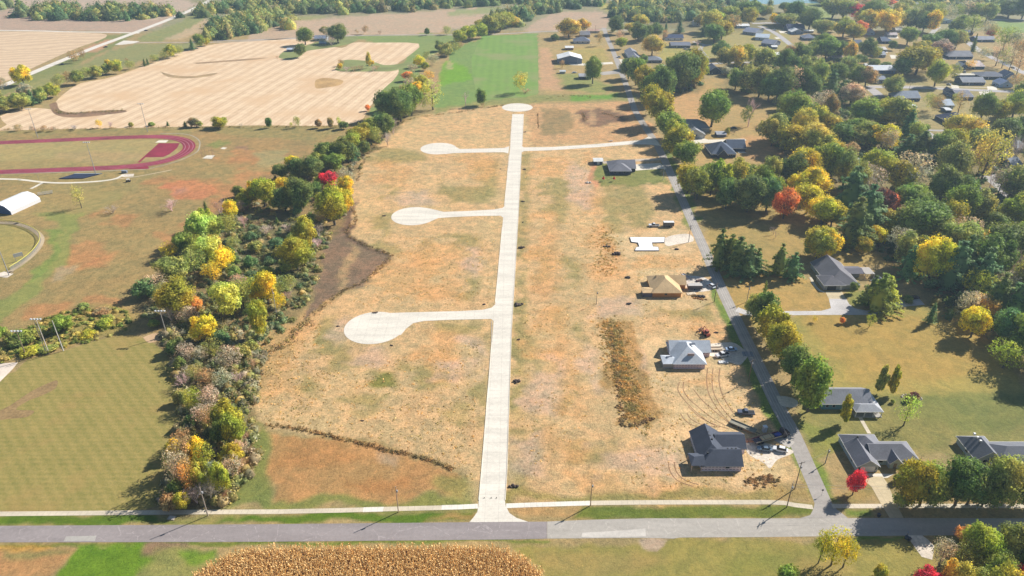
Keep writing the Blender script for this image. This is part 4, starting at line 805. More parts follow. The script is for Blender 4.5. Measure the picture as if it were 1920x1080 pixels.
T('the lawn around the workshop', '''1579 794 22 54 column OY;1647 738 18 52 column OL;1669 740 20 54 column OY;1694 798 40 56 thin PL;1706 752 20 14 shrub MA;1713 744 16 10 shrub MA;1673 756 10 8 shrub OL''')
T('the corner by the main road', '''1598 928 36 52 round R;1700 946 66 100 big OY;1724 948 70 94 big MG;1790 948 76 108 big DG;1812 946 60 84 round DG;1866 946 76 104 big OL;1900 944 60 84 round DG;1940 948 70 100 big DG;1680 904 16 18 shrub DG;1690 948 36 36 shrub OL;1752 948 40 60 round OL;1840 950 50 60 round DG;
1534 1056 34 70 loose OY;1558 1060 50 76 loose Y;1580 1064 40 66 loose OY;1476 1092 44 36 shrub MG;1648 1084 28 30 shrub YG;1760 1062 44 58 loose GR;1826 1058 70 80 big YG;1800 1070 50 60 loose OL;1808 1020 40 34 round O;1890 1058 70 92 big OL;1860 1110 70 80 big MG;1736 1106 50 44 round R;1782 1108 46 66 round GO;1862 1140 60 90 round YG;1920 1080 60 100 big DG;1912 1100 40 44 round R;1830 1120 50 60 round OL''')
# ================================================================ BUILDINGS
WHITE, DARKGL = (236,234,230), (38,42,52)
def shingle(name, c, seam=False, k=None):
    m, nt, b = newmat(name); p = pos(nt); n1 = nz(nt, p, 2.2, 5, .75); n2 = nz(nt, p, .25, 3); a = alb(c, k)
    f = mth(nt, 'ADD', mth(nt, 'MULTIPLY', rng(nt, n1, .3, .7, -1, 1), .16), mth(nt, 'MULTIPLY', rng(nt, n2, .35, .65, -1, 1), .10))
    if seam:
        sx = nd(nt, 'ShaderNodeSeparateXYZ'); nt.links.new(p, sx.inputs[0])
        l = mth(nt, 'LESS_THAN', mth(nt, 'FRACT', mth(nt, 'MULTIPLY', sx.outputs[0], 1/.9)), .12); f = mth(nt, 'SUBTRACT', f, mth(nt, 'MULTIPLY', l, .12))
    nt.links.new(mixc(nt, 1.0, a, mth(nt, 'ADD', f, 1.0), 'MULTIPLY'), b.inputs['Base Color']); b.inputs['Roughness'].default_value = .55 if seam else .9; b.inputs['Specular IOR Level'].default_value = .3
    return m
_sh = {}
def roofm(c, seam=False):
    if (c, seam) not in _sh: _sh[(c, seam)] = shingle('roofing_%d_%d_%d' % c, c, seam)
    return _sh[(c, seam)]
def roof_poly(x0, y0, x1, y1, ze, zr, ax, ends, oh=.45):
    "hip or gable roof over a rectangle; ends: two letters (low side, high side of the axis)"
    X0, Y0, X1, Y1 = x0-oh, y0-oh, x1+oh, y1+oh
    sl_ = (zr-ze)/((y1-y0)/2 if ax == 'x' else (x1-x0)/2); z = ze-sl_*oh; t = .16
    mb = MB()
    if ax == 'x':
        ym = (y0+y1)/2; hw = (Y1-Y0)/2; a = X0+(hw*.98 if ends[0] == 'h' else 0); b = X1-(hw*.98 if ends[1] == 'h' else 0)
        if a > b: a = b = (a+b)/2
        R0, R1 = (a, ym, zr), (b, ym, zr); A, B, C, D = (X0, Y0, z), (X1, Y0, z), (X1, Y1, z), (X0, Y1, z)
        fs = [[A, B, R1, R0], [C, D, R0, R1]]; e0, e1 = [D, A, R0], [B, C, R1]
    else:
        xm = (x0+x1)/2; hw = (X1-X0)/2; a = Y0+(hw*.98 if ends[0] == 'h' else 0); b = Y1-(hw*.98 if ends[1] == 'h' else 0)
        if a > b: a = b = (a+b)/2
        R0, R1 = (xm, a, zr), (xm, b, zr); A, B, C, D = (X0, Y0, z), (X1, Y0, z), (X1, Y1, z), (X0, Y1, z)
        fs = [[B, C, R1, R0], [D, A, R0, R1]]; e0, e1 = [A, B, R0], [C, D, R1]
    for f in fs: mb.poly(f)
    if ends[0] == 'h': mb.poly(e0)
    if ends[1] == 'h': mb.poly(e1)
    up = len(mb.f); dz = t
    for f in list(mb.f): mb.poly([(*mb.v[i][:2], mb.v[i][2]-dz) for i in reversed(f)])
    for p_, q_ in ((A, B), (B, C), (C, D), (D, A)):
        if (ax == 'x' and p_[0] == q_[0] and ends[0 if p_[0] == X0 else 1] == 'g') or (ax == 'y' and p_[1] == q_[1] and ends[0 if p_[1] == Y0 else 1] == 'g'):
            r = (R0 if (p_[0] == X0 if ax == 'x' else p_[1] == Y0) else R1)
            for u_, v_ in ((p_, r), (r, q_)): mb.poly([(*u_[:2], u_[2]-dz), (*v_[:2], v_[2]-dz), v_, u_])
        else: mb.poly([(*p_[:2], p_[2]-dz), (*q_[:2], q_[2]-dz), q_, p_])
    return mb
def fascia(x0, y0, x1, y1, ze, zr, ax, ends, oh=.45):
    X0, Y0, X1, Y1 = x0-oh, y0-oh, x1+oh, y1+oh; sl_ = (zr-ze)/((y1-y0)/2 if ax == 'x' else (x1-x0)/2); z = ze-sl_*oh
    mb = MB(); e = .035
    def bar(p, q):
        p = Vector(p); q = Vector(q); d = (q-p); d.z = 0; d.normalize(); n_ = Vector((d.y, -d.x, 0))*e; dn = Vector((0, 0, -.20)); up = Vector((0, 0, .02))
        a, b = p+n_, q+n_; mb.poly([a+dn, b+dn, b+up, a+up]); mb.poly([a+up, b+up, q-n_+up, p-n_+up]); mb.poly([b+dn, a+dn, p-n_+dn, q-n_+dn])
    A, B, C, D = (X0, Y0, z), (X1, Y0, z), (X1, Y1, z), (X0, Y1, z)
    for i, (p, q) in enumerate(((A, B), (B, C), (C, D), (D, A))):
        axis_end = (ax == 'x' and i in (1, 3)) or (ax == 'y' and i in (0, 2))
        low = i in (0, 3)
        if axis_end and ends[0 if low else 1] == 'g':
            m_ = ((p[0]+q[0])/2, (p[1]+q[1])/2, zr); bar(p, m_); bar(m_, q)
        else: bar(p, q)
    return mb
def house(name, label, cat, vols, rc, wc, group=None, seam=False, base=0., wins='', doors=(), trim=WHITE, vents=(), anchor=None, rz=0, chimney=None, wallm=None, rough=.8, garage=()):
    """vols: (x0,y0,x1,y1,eave,ridge,axis,ends) in metres, world axes about anchor; wins: letters F/L/R/B per facade automatically"""
    ax_, ay_ = anchor if anchor else ((vols[0][0]+vols[0][2])/2, vols[0][1])
    rt = root(name, (ax_, ay_, 0), rz, label, cat, group)
    wm = wallm or P(wc, rough); rm = roofm(rc, seam); tm = P(trim, .6); gm_ = P(DARKGL, .15)
    for i, (x0, y0, x1, y1, ze, zr, ax, ends) in enumerate(vols):
        x0 -= ax_; x1 -= ax_; y0 -= ay_; y1 -= ay_
        if ax == 'x' : x0 += i*.004; x1 -= i*.004
        w_ = MB(); w_.box(x0, y0, base, x1, y1, ze)
        if ax == 'x':
            ym = (y0+y1)/2
            if ends[0] == 'g': w_.poly([(x0, y1, ze), (x0, y0, ze), (x0, ym, zr-.12)]); 
            if ends[1] == 'g': w_.poly([(x1, y0, ze), (x1, y1, ze), (x1, ym, zr-.12)])
        else:
            xm = (x0+x1)/2
            if ends[0] == 'g': w_.poly([(x0, y0, ze), (x1, y0, ze), (xm, y0, zr-.12)])
            if ends[1] == 'g': w_.poly([(x1, y1, ze), (x0, y1, ze), (xm, y1, zr-.12)])
        w_.build('wall', wm, rt)
        r_ = roof_poly(x0, y0, x1, y1, ze, zr, ax, ends).build('roof', rm, rt)
        if trim: fascia(x0, y0, x1, y1, ze, zr, ax, ends).build('fascia', tm, r_)
    for (fx, fy, z, w__, h_, face) in wins:
        x = fx-ax_; y = fy-ay_; f_ = MB(); g_ = MB(); q = .06
        if face == 'F': f_.box(x-w__/2, y-.05, z, x+w__/2, y+.02, z+h_); g_.box(x-w__/2+q, y-.07, z+q, x+w__/2-q, y-.052, z+h_-q)
        elif face == 'L': f_.box(x-.05, y-w__/2, z, x+.02, y+w__/2, z+h_); g_.box(x-.07, y-w__/2+q, z+q, x-.052, y+w__/2-q, z+h_-q)
        else: f_.box(x-.02, y-w__/2, z, x+.05, y+w__/2, z+h_); g_.box(x+.052, y-w__/2+q, z+q, x+.07, y+w__/2-q, z+h_-q)
        fo = f_.build('window', tm, rt); g_.build('pane', gm_, fo)
    for (fx, fy, w__, h_, c, nm, face) in doors:
        x = fx-ax_; y = fy-ay_; d_ = MB()
        if face == 'F': d_.box(x-w__/2, y-.07, .05, x+w__/2, y+.02, h_)
        elif face == 'L': d_.box(x-.07, y-w__/2, .05, x+.02, y+w__/2, h_)
        else: d_.box(x-.02, y-w__/2, .05, x+.07, y+w__/2, h_)
        do = d_.build(nm, P(c, .5), rt)
        if nm == 'garage_door_or_bay_shade':
            g = MB()
            for k in range(1, 4):
                if face == 'F': g.box(x-w__/2+.03, y-.085, h_*k/4-.02, x+w__/2-.03, y-.0705, h_*k/4+.02)
            if g.v: g.build('panel_line', P((150,150,152)), do)
    for (vx, vy, vz) in vents:
        v_ = MB(); v_.box(vx-ax_-.22, vy-ay_-.22, vz-.25, vx-ax_+.22, vy-ay_+.22, vz+.28); v_.build('roof_vent', P((40,40,44), .6), rt)
    if chimney:
        x, y, z = chimney; c_ = MB(); c_.box(x-ax_-.5, y-ay_-.4, z-1.2, x-ax_+.5, y-ay_+.4, z+.9); c_.build('chimney', P((150,110,96), .9), rt)
    return rt
def addp(rt, name, mb, m, parent=None):
    "extra part given in world metres"
    ox, oy = rt.location.x, rt.location.y; mb.v = [(v[0]-ox, v[1]-oy, v[2]) for v in mb.v]
    return mb.build(name, m, parent or rt)
SL = (138,138,146); SLL = (150,150,156); CH = (86,92,106); GY = (132,134,146)
# wrapped and striped house wrap
def wrap_mat(name, c, stripe):
    m, nt, b = newmat(name); sx = nd(nt, 'ShaderNodeSeparateXYZ'); p = pos(nt); nt.links.new(p, sx.inputs[0])
    l = mth(nt, 'LESS_THAN', mth(nt, 'FRACT', mth(nt, 'MULTIPLY_ADD', sx.outputs[2], 1/.9, .3)), .28)
    l2 = mth(nt, 'LESS_THAN', mth(nt, 'FRACT', mth(nt, 'MULTIPLY', mth(nt, 'ADD', sx.outputs[0], sx.outputs[1]), 1/1.1)), .66)
    nt.links.new(mixc(nt, mth(nt, 'MULTIPLY', l, l2), alb(c), alb(stripe)), b.inputs['Base Color']); b.inputs['Roughness'].default_value = .6; return m
# --- dark shingled house going up at the front of the row
a_ = house('house', 'unfinished white-wrapped house under a new dark grey shingle roof, nearest the main road', 'house',
  [(59.2,166.4,71.6,174.6,2.7,5.3,'x','hg'), (59.0,168.5,67.6,182,2.72,5.7,'y','hg'), (66,174.2,74.8,181.6,2.68,4.9,'x','gg')], CH, (236,230,238),
  wallm=wrap_mat('white_house_wrap', (232,222,236), (120,110,150)), trim=(120,124,132), wins=[(67.2,166.4,1.2,1.3,1.0,'F')], garage=(),
  vents=[(61.5,169.8,4.4), (63.0,169.8,4.4), (68,171.2,4.9), (69.3,171.2,4.9), (70.6,171.2,4.9), (63.9,175,5.5), (63.6,176.8,5.4), (63.4,178.4,5.4), (63.2,180,5.3)])
q = MB(); q.box(55.8, 166.1, 2.5, 60, 171.6, 2.66); q.poly([(55.7,166.0,2.67),(60.2,166.0,2.67),(60.2,169.0,4.1),(57.2,169.0,3.6)]); q.poly([(60.2,171.7,2.67),(55.7,171.7,2.67),(57.2,169.0,3.6),(60.2,169.0,4.1)]); q.poly([(55.7,171.7,2.67),(55.7,166.0,2.67),(57.2,169.0,3.6)]); addp(a_, 'porch_roof', q, roofm(CH))
for x, y in ((56, 166.3), (59.0, 166.2), (56, 171.4)): q = MB(); q.box(x-.12, y-.12, 0, x+.12, y+.12, 2.5); addp(a_, 'post', q, P((226,200,180)))
q = MB(); q.box(59.4, 172.5, 3.6, 59.9, 176.5, 3.7); 
# --- roofing felt house
b_ = house('house', 'unfinished house under pale blue-grey roof underlay with pinkish striped wrap walls', 'house',
  [(61.4,228.4,76.6,235.8,2.7,5.4,'x','gg'), (61.2,220.6,73,235.0,2.72,6.6,'y','hh')], (216,222,230), (228,210,214), wallm=wrap_mat('pink_house_wrap', (228,208,216), (150,130,168)), trim=(214,216,224), wins=[], vents=[])
q = MB(); q.box(57.3, 220.9, 0, 61.15, 226.2, 2.3); addp(b_, 'wall', q, P((176,172,170), .8)); rp = roof_poly(57.3, 220.9, 61.5, 226.2, 2.32, 3.2, 'x', 'hg', .3); addp(b_, 'porch_roof', rp, roofm((216,222,230)))
for (x, y, z) in ((74.6, 233.2, 3.9), (69.3, 228.4, 6.0), (60.0, 224.2, 2.92)): q = MB(); q.box(x-1.1, y-.5, z, x+1.1, y+.5, z+.22, .2); addp(b_, 'shingle_bundle', q, P((96,104,120), .9))
q = MB(); q.box(66.5, 222.8, 4.45, 69.0, 223.3, 5.35); addp(b_, 'roof_vent', q, P((176,160,158), .9))
# --- plywood house
ply = (232,198,150)
c_ = house('house', 'unfinished house sheathed all over in bare golden plywood', 'house',
  [(66,281.8,78.4,289.2,2.7,5.2,'x','gg'), (62.4,274.4,75,289.5,2.72,6.3,'y','hh')], ply, (206,144,84), trim=(228,188,132), wins=[(68.2,274.4,1.1,1.3,1.1,'F')], doors=())
q = MB(); q.box(58.2, 274.8, 0, 62.35, 279, 2.3); addp(c_, 'wall', q, P((120,116,130), .8)); addp(c_, 'porch_roof', roof_poly(58.2, 274.8, 62.6, 279.2, 2.32, 3.0, 'x', 'hg', .3), roofm(ply))
q = MB(); q.poly([(69.5, 287.9, 6.36), (75.6, 282.0, 3.05), (75.6, 276.5, 3.05), (69.7, 279.9, 6.36)]); q.f[0] = q.f[0][::-1]; q.v = [(x, y, z+.06) for x, y, z in q.v]
# --- house slab
rt = root('foundation_slab', (70, 328, 0), 0, 'white concrete foundation slab cut like a T with grey edges, no house on it yet', 'foundation')
sl_pts = [(61.2,335.6),(61.2,330.2),(64.4,329.2),(64.4,324.6),(62.6,323.6),(61.6,320.4),(73.4,320.4),(73.8,324.2),(71.2,324.6),(71.4,329.4),(77.8,329.8),(79.2,335.6)]
q = MB(); q.prism(sl_pts, 0, .42); o = addp(rt, 'slab', q, P((250,248,246), .9, k=.9))
q = MB()
for i in range(len(sl_pts)):
    p0 = Vector(sl_pts[i]).to_3d(); p1 = Vector(sl_pts[(i+1) % len(sl_pts)]).to_3d(); d = (p1-p0).normalized(); n_ = Vector((-d.y, d.x, 0))*-.14
    q.poly([p0+n_*-.1+Vector((0,0,.44)), p1+n_*-.1+Vector((0,0,.44)), p1+n_*1.6+Vector((0,0,.44)), p0+n_*1.6+Vector((0,0,.44))]); q.poly([p0+n_*1.6, p1+n_*1.6, p1+n_*1.6+Vector((0,0,.44)), p0+n_*1.6+Vector((0,0,.44))])
addp(rt, 'form_board', q, P((112,104,104), .9))
# --- small grey hip house
house('house', 'small charcoal-walled house with grey hip roof on the green plot beside the side road', 'house', [(62,428,75,440,2.7,5.6,'x','hh'), (62,433,78.5,446,2.72,6,'x','hg')], SL, (70,78,100), wins=[(65,428,1,1.4,1.2,'F'), (71,428,1,1.4,1.2,'F')], doors=[(68,428,1,2.1,(40,44,60),'door','F')], trim=(190,192,200))
house('shed', 'little white-roofed shed on the corner of the green plot', 'shed', [(53.6,446.6,59.2,453,2.4,3.3,'x','gg')], (244,244,240), (78,90,120), doors=[(56.4,446.6,1.6,2,(230,230,234),'door','F')], rough=.6)
# --- ranch with the white garage door
e_ = house('house', 'ranch house with white double garage door and dark grey roof, beside the crimson maple', 'house',
  [(107.6,171.5,118.6,180.4,2.7,6.1,'y','hh'), (107.5,166.1,114.0,176,2.72,5.0,'y','gg'), (113.5,169.2,127.6,177.0,2.68,5.2,'x','gh'), (118.4,167.6,121.8,172,2.66,4.4,'y','gg')], SL, (176,190,196),
  wins=[(116.3,169.2,1,1.4,1.1,'F'), (125,169.2,1,1.4,1.2,'F'), (107.5,170,1,1.2,1.1,'L'), (107.6,176,1,1.2,1.1,'L'), (108.1,166.1,.7,.7,1.3,'F'), (113.4,166.1,.7,.7,1.3,'F')],
  doors=[(110.75,166.1,4.4,2.25,(238,238,240),'garage_door_or_bay_shade','F'), (120.1,167.6,1,2.1,(120,110,104),'door','F')], vents=[(111.2,176.5,5.2)])
# --- neighbour at the right edge
f_ = house('house', 'long grey-roofed ranch house half behind the roadside oaks, three white vents near its ridge', 'house',
  [(146,169.2,154.4,179.6,2.7,5.8,'y','gh'), (150,165.2,178,176.8,2.72,6.2,'x','hh'), (160,162.5,166,171,2.68,5.0,'y','gg')], (130,132,140), (176,188,200), wins=[(146,174,1,1.3,1.1,'L'), (146,171,1,1.3,1.1,'L'), (149,169.2,1,1.2,1.2,'F'), (155.5,165.2,1,1.2,1.4,'F')], doors=[(163,162.5,4.2,2.2,(230,230,232),'garage_door_or_bay_shade','F')])
for y in (177.6, 175.9, 174.2): q = MB(); q.box(149.0, y-.3, 5.15, 149.6, y+.3, 5.75); addp(f_, 'roof_vent', q, P((240,240,240)))
# --- metal roofed workshop with porch
g_ = house('workshop', 'teal-walled workshop with long grey metal roof and wrap-around white-trimmed porch', 'workshop', [(108.2,196.6,125.0,205.2,2.9,5.6,'x','gg')], (146,148,158), (92,140,156), seam=True,
  wins=[(109.9,196.6,1,1.1,1.2,'F'), (112.2,196.6,1,1.1,1.2,'F')], doors=[(116.3,196.6,2.2,2.2,(206,214,222),'door','F')])
addp(g_, 'porch_roof', roof_poly(118.2, 192.6, 127.2, 197.0, 2.5, 3.7, 'x', 'hh', .3), roofm((176,178,186), True)); addp(g_, 'fascia', fascia(118.2, 192.6, 127.2, 197.0, 2.5, 3.7, 'x', 'hh', .3), P(WHITE, .6))
q = MB(); q.poly([(125.2,196.9,2.95),(127.6,196.9,2.4),(127.6,204.0,2.4),(125.2,205.0,2.95)]); q.poly([(127.6,196.9,2.28),(125.2,196.9,2.83),(125.2,205.0,2.83),(127.6,204.0,2.28)]); addp(g_, 'porch_roof', q, roofm((226,226,230), True))
for x, y in ((118.3,192.6),(121.2,192.5),(124.2,192.5),(127.1,192.6),(127.4,198),(127.4,203.6)): q = MB(); q.box(x-.12, y-.12, 0, x+.12, y+.12, 2.45); addp(g_, 'post', q, P(WHITE))
q = MB(); q.box(118, 192.2, 0.02, 127.4, 196.5, .18); addp(g_, 'porch_floor', q, P((190,184,176), .9))
for x in (119.6, 122.0, 125.3, 126.4):
    t = root('chair', (x, 194.2, .18), 0, {119.6:'dark chair at the left end of the workshop porch',122.0:'dark chair in the middle of the workshop porch',125.3:'dark chair near the corner of the workshop porch',126.4:'dark chair at the outer corner of the workshop porch'}[x], 'chair', 'chairs on the workshop porch')
    q = MB(); q.box(-.25, -.25, .40, .25, .25, .46); q.build('seat', P((70,64,66)), t); q = MB(); q.box(-.25, .2, .46, .25, .26, .95); q.build('backrest', P((70,64,66)), t)
    for a, b in ((-.22, -.22), (.22, -.22), (-.22, .22), (.22, .22)): q = MB(); q.box(a-.03, b-.03, 0, a+.03, b+.03, .4); q.build('leg', P((70,64,66)), t)
# --- house with attached carport garage and patio
h_ = house('house', 'grey-roofed house with open garage bay and pergola patio, at the head of the concrete drive', 'house',
  [(143.0,281.6,156.6,303.0,2.7,6.6,'y','hg'), (140.9,281.0,150,290.0,2.72,4.9,'x','hh')], (128,126,132), (174,176,178), wins=[(154,281.6,1.6,1.2,1.0,'F'), (142.9,296,1,1.2,1.2,'L')],
  doors=[(144.4,281.0,4.0,2.3,(30,34,50),'garage_door_or_bay_shade','F'), (148.6,281.0,1,2.1,(238,238,238),'door','F')])  # first panel: dark colour standing in for the shade inside the open bay
q = MB(); q.box(156.4, 293, 0, 162, 299, 2.3); addp(h_, 'wall', q, P((150,150,156))); addp(h_, 'roof', roof_poly(156.0, 292.4, 163.5, 299.4, 2.4, 3.3, 'x', 'gg', .3), roofm((118,116,126)))
pr = root('pergola', (166, 295, 0), 0, 'slatted white pergola over the patio furniture behind the grey-roofed house', 'pergola')
for x, y in ((163.9,291.4),(168,291.4),(163.9,297.6),(168,297.6)): q = MB(); q.box(x-.12, y-.12, 0, x+.12, y+.12, 2.6); addp(pr, 'post', q, P((214,206,200)))
q = MB()
for i in range(16): q.box(163.7, 291.3+i*.42, 2.6, 168.2, 291.3+i*.42+.24, 2.72)
addp(pr, 'slats', q, P((226,218,210)))
house('shed', 'pale shed with grey gable roof in the shade at the gravel turnaround', 'shed', [(164.5,277,170,286,2.5,4.4,'y','gg')], (128,130,144), (170,180,190), doors=[(167.2,277,2.6,2.1,(206,212,220),'door','F')])
# --- dark hip house beyond the trees
house('house', 'blue-grey house with steep hipped slate roof and a front gable, in the orange meadow', 'house', [(133.6,460.6,150,480,2.8,8.2,'x','hh'), (148,473,160,486,2.7,6.6,'x','gg'), (137.5,458.6,144,468,2.75,6.2,'y','gg')], (92,104,124), (70,84,110),
  wins=[(135.4,460.6,1,1.4,1.4,'F'), (147,460.6,1,1.4,1.6,'F')], doors=[(140.8,458.6,4.4,2.3,(52,62,86),'garage_door_or_bay_shade','F')])
house('house', 'pale-walled gabled house with parked cars before its door, beside the side road trees', 'house', [(124.5,502,139,520,3,7.0,'y','gg'), (120,518,146,534,3,7.2,'x','hh')], (156,158,162), (196,196,192), wins=[(128.4,502,1.2,1.4,1.6,'F'), (132.8,502,1.4,1.4,1.6,'F')], doors=[(136.4,502,2.6,2.2,(236,236,236),'garage_door_or_bay_shade','F')])
house('shed', 'little grey garden shed between the pale-walled house and the slate-roofed one', 'shed', [(148.6,505,155,512,2.2,2.9,'x','gg')], (170,174,184), (112,120,140))
# --- long white indoor-practice building of the school
p0 = at(22, 403); p1 = at(77, 378); 
L_ = (p1-p0).length; ang = math.atan2(p1.y-p0.y, p1.x-p0.x)
rt = root('practice_building', p0, ang, 'long white metal building with a blue end wall beside the running track', 'building')
W_ = 15.0
sec = [(0,0),(0,2.2),(3.2,4.6),(W_/2,5.6),(W_-3.2,4.6),(W_,2.2),(W_,0)]
q = MB(); Lh = L_*1.0
for i in range(len(sec)-1):
    (ya, za), (yb, zb) = sec[i], sec[i+1]
    if i in (0, 5): continue
    q.poly([(0, ya, za), (Lh, ya, za), (Lh, yb, zb), (0, yb, zb)])
q.build('roof', P((250,250,252), .5, k=.9), rt)
q = MB(); q.poly([(0,0,0),(Lh,0,0),(Lh,0,2.2),(0,0,2.2)]); q.poly([(0,W_,2.2),(Lh,W_,2.2),(Lh,W_,0),(0,W_,0)]); q.poly([(Lh, y, z) for y, z in sec]); q.build('wall', P((236,236,240), .5), rt)
q = MB(); q.poly([(0, y, z) for y, z in reversed(sec)]); q.build('end_wall', P((64,96,150), .6), rt)
q = MB(); q.box(0, W_-.1, 2.2, Lh, W_+.15, 2.5); q.build('eave_trim', P((120,90,150)), rt)
# --- smaller houses from the photo: (u0, u1, v of the front foot, depth m, eave, rise, axis, ends, roof, wall, label)
def small(u0, u1, v, dp, ze, rise, ax, ends, rc, wc, label, name='house', cat=None, rz=0, seam=False, zb=0, wn_=True, group=None):
    a = at(u0, v); b = at(u1, v); x0, x1, y0 = a.x, b.x, a.y
    wn2 = []
    if wn_:
        n = max(1, int((x1-x0)/6)); wn2 = [(x0+(i+.5)*(x1-x0)/n+.8, y0, 1.0, 1.4, 1.3, 'F') for i in range(n)]
        wn2.append((x0, y0+dp*.4, 1.0, 1.2, 1.2, 'L'))
    ds = [(x0+(x1-x0)*.3, y0, 1.0, 2.1, (210,206,200), 'door', 'F')] if name == 'house' else []
    return house(name, label, cat or name, [(x0, y0, x1, y0+dp, ze, ze+rise, ax, ends)], rc, wc, wins=wn2, doors=ds, rz=R(rz), anchor=((x0+x1)/2, y0+dp/2), seam=seam, group=group)
W0 = (246,246,244)
small(1046,1091,119.5,20,5,3.2,'y','gg',W0,(116,132,160),'blue-grey barn with a bright white roof beside the farm road','barn','barn',wn_=False,seam=True)
small(1060,1075,94,9,2.6,1.2,'x','gg',W0,(150,110,90),'small white-roofed garden shed behind the white-roofed barn','shed',wn_=False)
small(1076,1106,82,14,3,3.6,'x','hh',(120,126,144),(206,206,208),'grey hip-roofed farmhouse near the top of the side road'); small(1088,1106,70,14,3,3,'x','gg',(140,140,150),(170,150,140),'second grey roof behind the hip-roofed farmhouse')
small(1103,1124,62,10,2.6,1.6,'x','gg',(206,170,150),(200,190,180),'low tan-roofed building by the farm crossroads','shed',wn_=False)
small(1086,1108,149,9,3,1.6,'x','gg',(196,196,202),(52,58,86),'dark-walled mobile home with pale roof behind the lone oak','mobile_home','mobile home')
small(1050,1060,138,4,2.2,.8,'x','gg',(226,232,236),(180,186,190),'little pale garden shed on the lawn below the barn','shed',wn_=False)
small(1182,1203,117,46,3,3,'y','gg',(150,152,164),(214,222,232),'long grey-roofed house with a pale front gable, first right of the side road'); small(1214,1241,118,14,3,2.6,'x','hh',(136,140,150),(120,120,128),'grey hip-roofed house beside the golden orange round tree')
small(1258,1294,90,12,3,2.6,'x','gg',(140,144,160),(110,118,140),'long grey ranch house with white cars parked at its right end'); small(1246,1281,76,12,3,3,'x','gg',(80,92,124),(240,240,240),'dark-roofed house with a white gable end above the long grey ranch')
small(1328,1352,139,16,3,4,'y','gg',(100,106,124),(64,72,92),'dark gabled cottage below the neighbourhood street')
small(1382,1405,53,12,3,1.6,'x','gg',W0,(176,196,226),'long white-roofed house under the big yellow-green tree')
small(1405,1430,66,26,3.4,3,'x','gg',(130,138,160),(150,160,180),'long slanting grey-roofed block, upper one of three by the curved street','building','building',rz=-38); small(1422,1446,76,20,3.4,2.6,'x','gg',(196,208,222),(206,220,236),'pale blue-roofed block, middle one of three by the curved street','building','building',rz=-20); small(1438,1462,88,20,3.4,3,'x','gg',(132,138,156),(120,128,150),'grey-roofed block, lower one of three by the curved street','building','building',rz=-40)
small(1447,1457,92,7,2.5,1,'x','gg',W0,(120,130,160),'tiny white-roofed shed below the grey blocks','shed',wn_=False)
small(1384,1402,110,14,3,1.6,'x','gg',(240,240,238),(214,206,200),'flat white roof among trees at the left of the neighbourhood'); small(1446,1468,108,12,3,1.4,'x','gg',W0,(160,170,190),'low white-roofed house between olive trees')
small(1476,1508,58,12,3,4.4,'x','gg',(88,96,124),(74,84,112),'tall dark-roofed house behind the bright white gable'); small(1484,1506,64.5,14,3,3,'y','gg',W0,(150,166,196),'white-roofed house with a front gable, in front of the tall dark one')
small(1508,1525,62,7,2.6,1,'x','gg',W0,(170,160,156),'low white outbuilding right of the white gabled house','shed',wn_=False); small(1507,1530,76,14,3,3.4,'x','hh',(134,140,160),(96,108,132),'grey hip-roofed house beside the yellow lawn')
small(1626,1640,66,12,3,4,'y','gg',(150,170,196),(190,200,214),'narrow pale blue gabled house under orange trees'); small(1653,1674,82,14,3,3.6,'x','gh',(110,122,148),(64,80,116),'dark blue-grey house with a sharp gable in the tree shade')
small(1664,1682,70,10,3,1.8,'x','gg',(214,200,200),(180,176,180),'pinkish low-roofed house behind the blue-grey one'); small(1679,1692,61,10,3,2.6,'x','gg',W0,(190,196,206),'small bright white house under dark trees'); small(1604,1616,86,12,3,2.6,'x','gg',(110,118,140),(160,166,180),'small dark-roofed house left of the grey courtyard')
small(1640,1662,98,14,3,1.6,'x','gg',(222,214,206),(170,170,180),'cream flat-roofed house with a bright rear deck'); small(1640,1660,108,14,3,2.4,'x','gg',(170,176,190),(140,146,160),'pale grey-roofed house just above the yellow spreading tree')
small(1768,1786,44,30,3.4,1.4,'y','gg',(206,222,212),(170,190,210),'pale green-roofed building at the top of the neighbourhood','building','building'); small(1779,1823,111,18,3,4,'x','hg',(150,150,158),(70,84,112),'grey hip-roofed house at the bend under the tall conifer')
small(1830,1865,79,14,3,2.6,'x','gg',(164,166,176),(96,108,132),'long grey-roofed house below the small red tree'); small(1800,1824,66,12,3,2,'x','gg',(110,122,150),(90,104,130),'low blue-grey house half hidden by olive trees')
small(1632,1678,138,16,3.4,3,'x','gg',(214,220,230),(82,108,160),'long blue house with a pale metal roof left of the spreading tree',seam=True); small(1640,1660,157,14,4,1.6,'x','gg',(146,152,168),(130,140,160),'grey two-storey wing in front of the long blue house'); small(1622,1629,129,7,3,1.6,'x','gg',W0,(220,226,232),'tiny white shed at the end of the long blue house','shed',wn_=False)
small(1681,1724,190,16,3,4,'x','hg',(158,166,180),(84,92,118),'grey-green hip-roofed house south of the neighbourhood street'); small(1820,1845,130,24,3,3,'x','gg',(226,208,204),(70,100,124),'pinkish white gabled roof over teal walls beside bare trunks')
small(1800,1812,130,10,3,2.6,'y','gg',(206,214,226),(120,130,150),'small white-trimmed gable left of the pinkish roof'); small(1838,1887,149,16,3,2.6,'x','hh',(112,116,130),(66,72,92),'very long dark grey hip-roofed ranch house'); small(1794,1826,146,6,2.8,.6,'x','gg',(230,222,206),(70,90,140),'long low carport with a cream roof','carport','carport',wn_=False)
small(1804,1846,160,14,3,3,'x','gg',(158,162,172),(96,104,126),'pale grey-roofed ranch house facing the neighbourhood street'); small(1880,1906,150,12,3,4.4,'y','gg',(70,88,120),(120,140,180),'dark steep-gabled roof beside the blue house'); small(1874,1898,164,12,3,3,'y','gg',(120,140,176),(170,196,232),'light blue house with cars parked at its left')
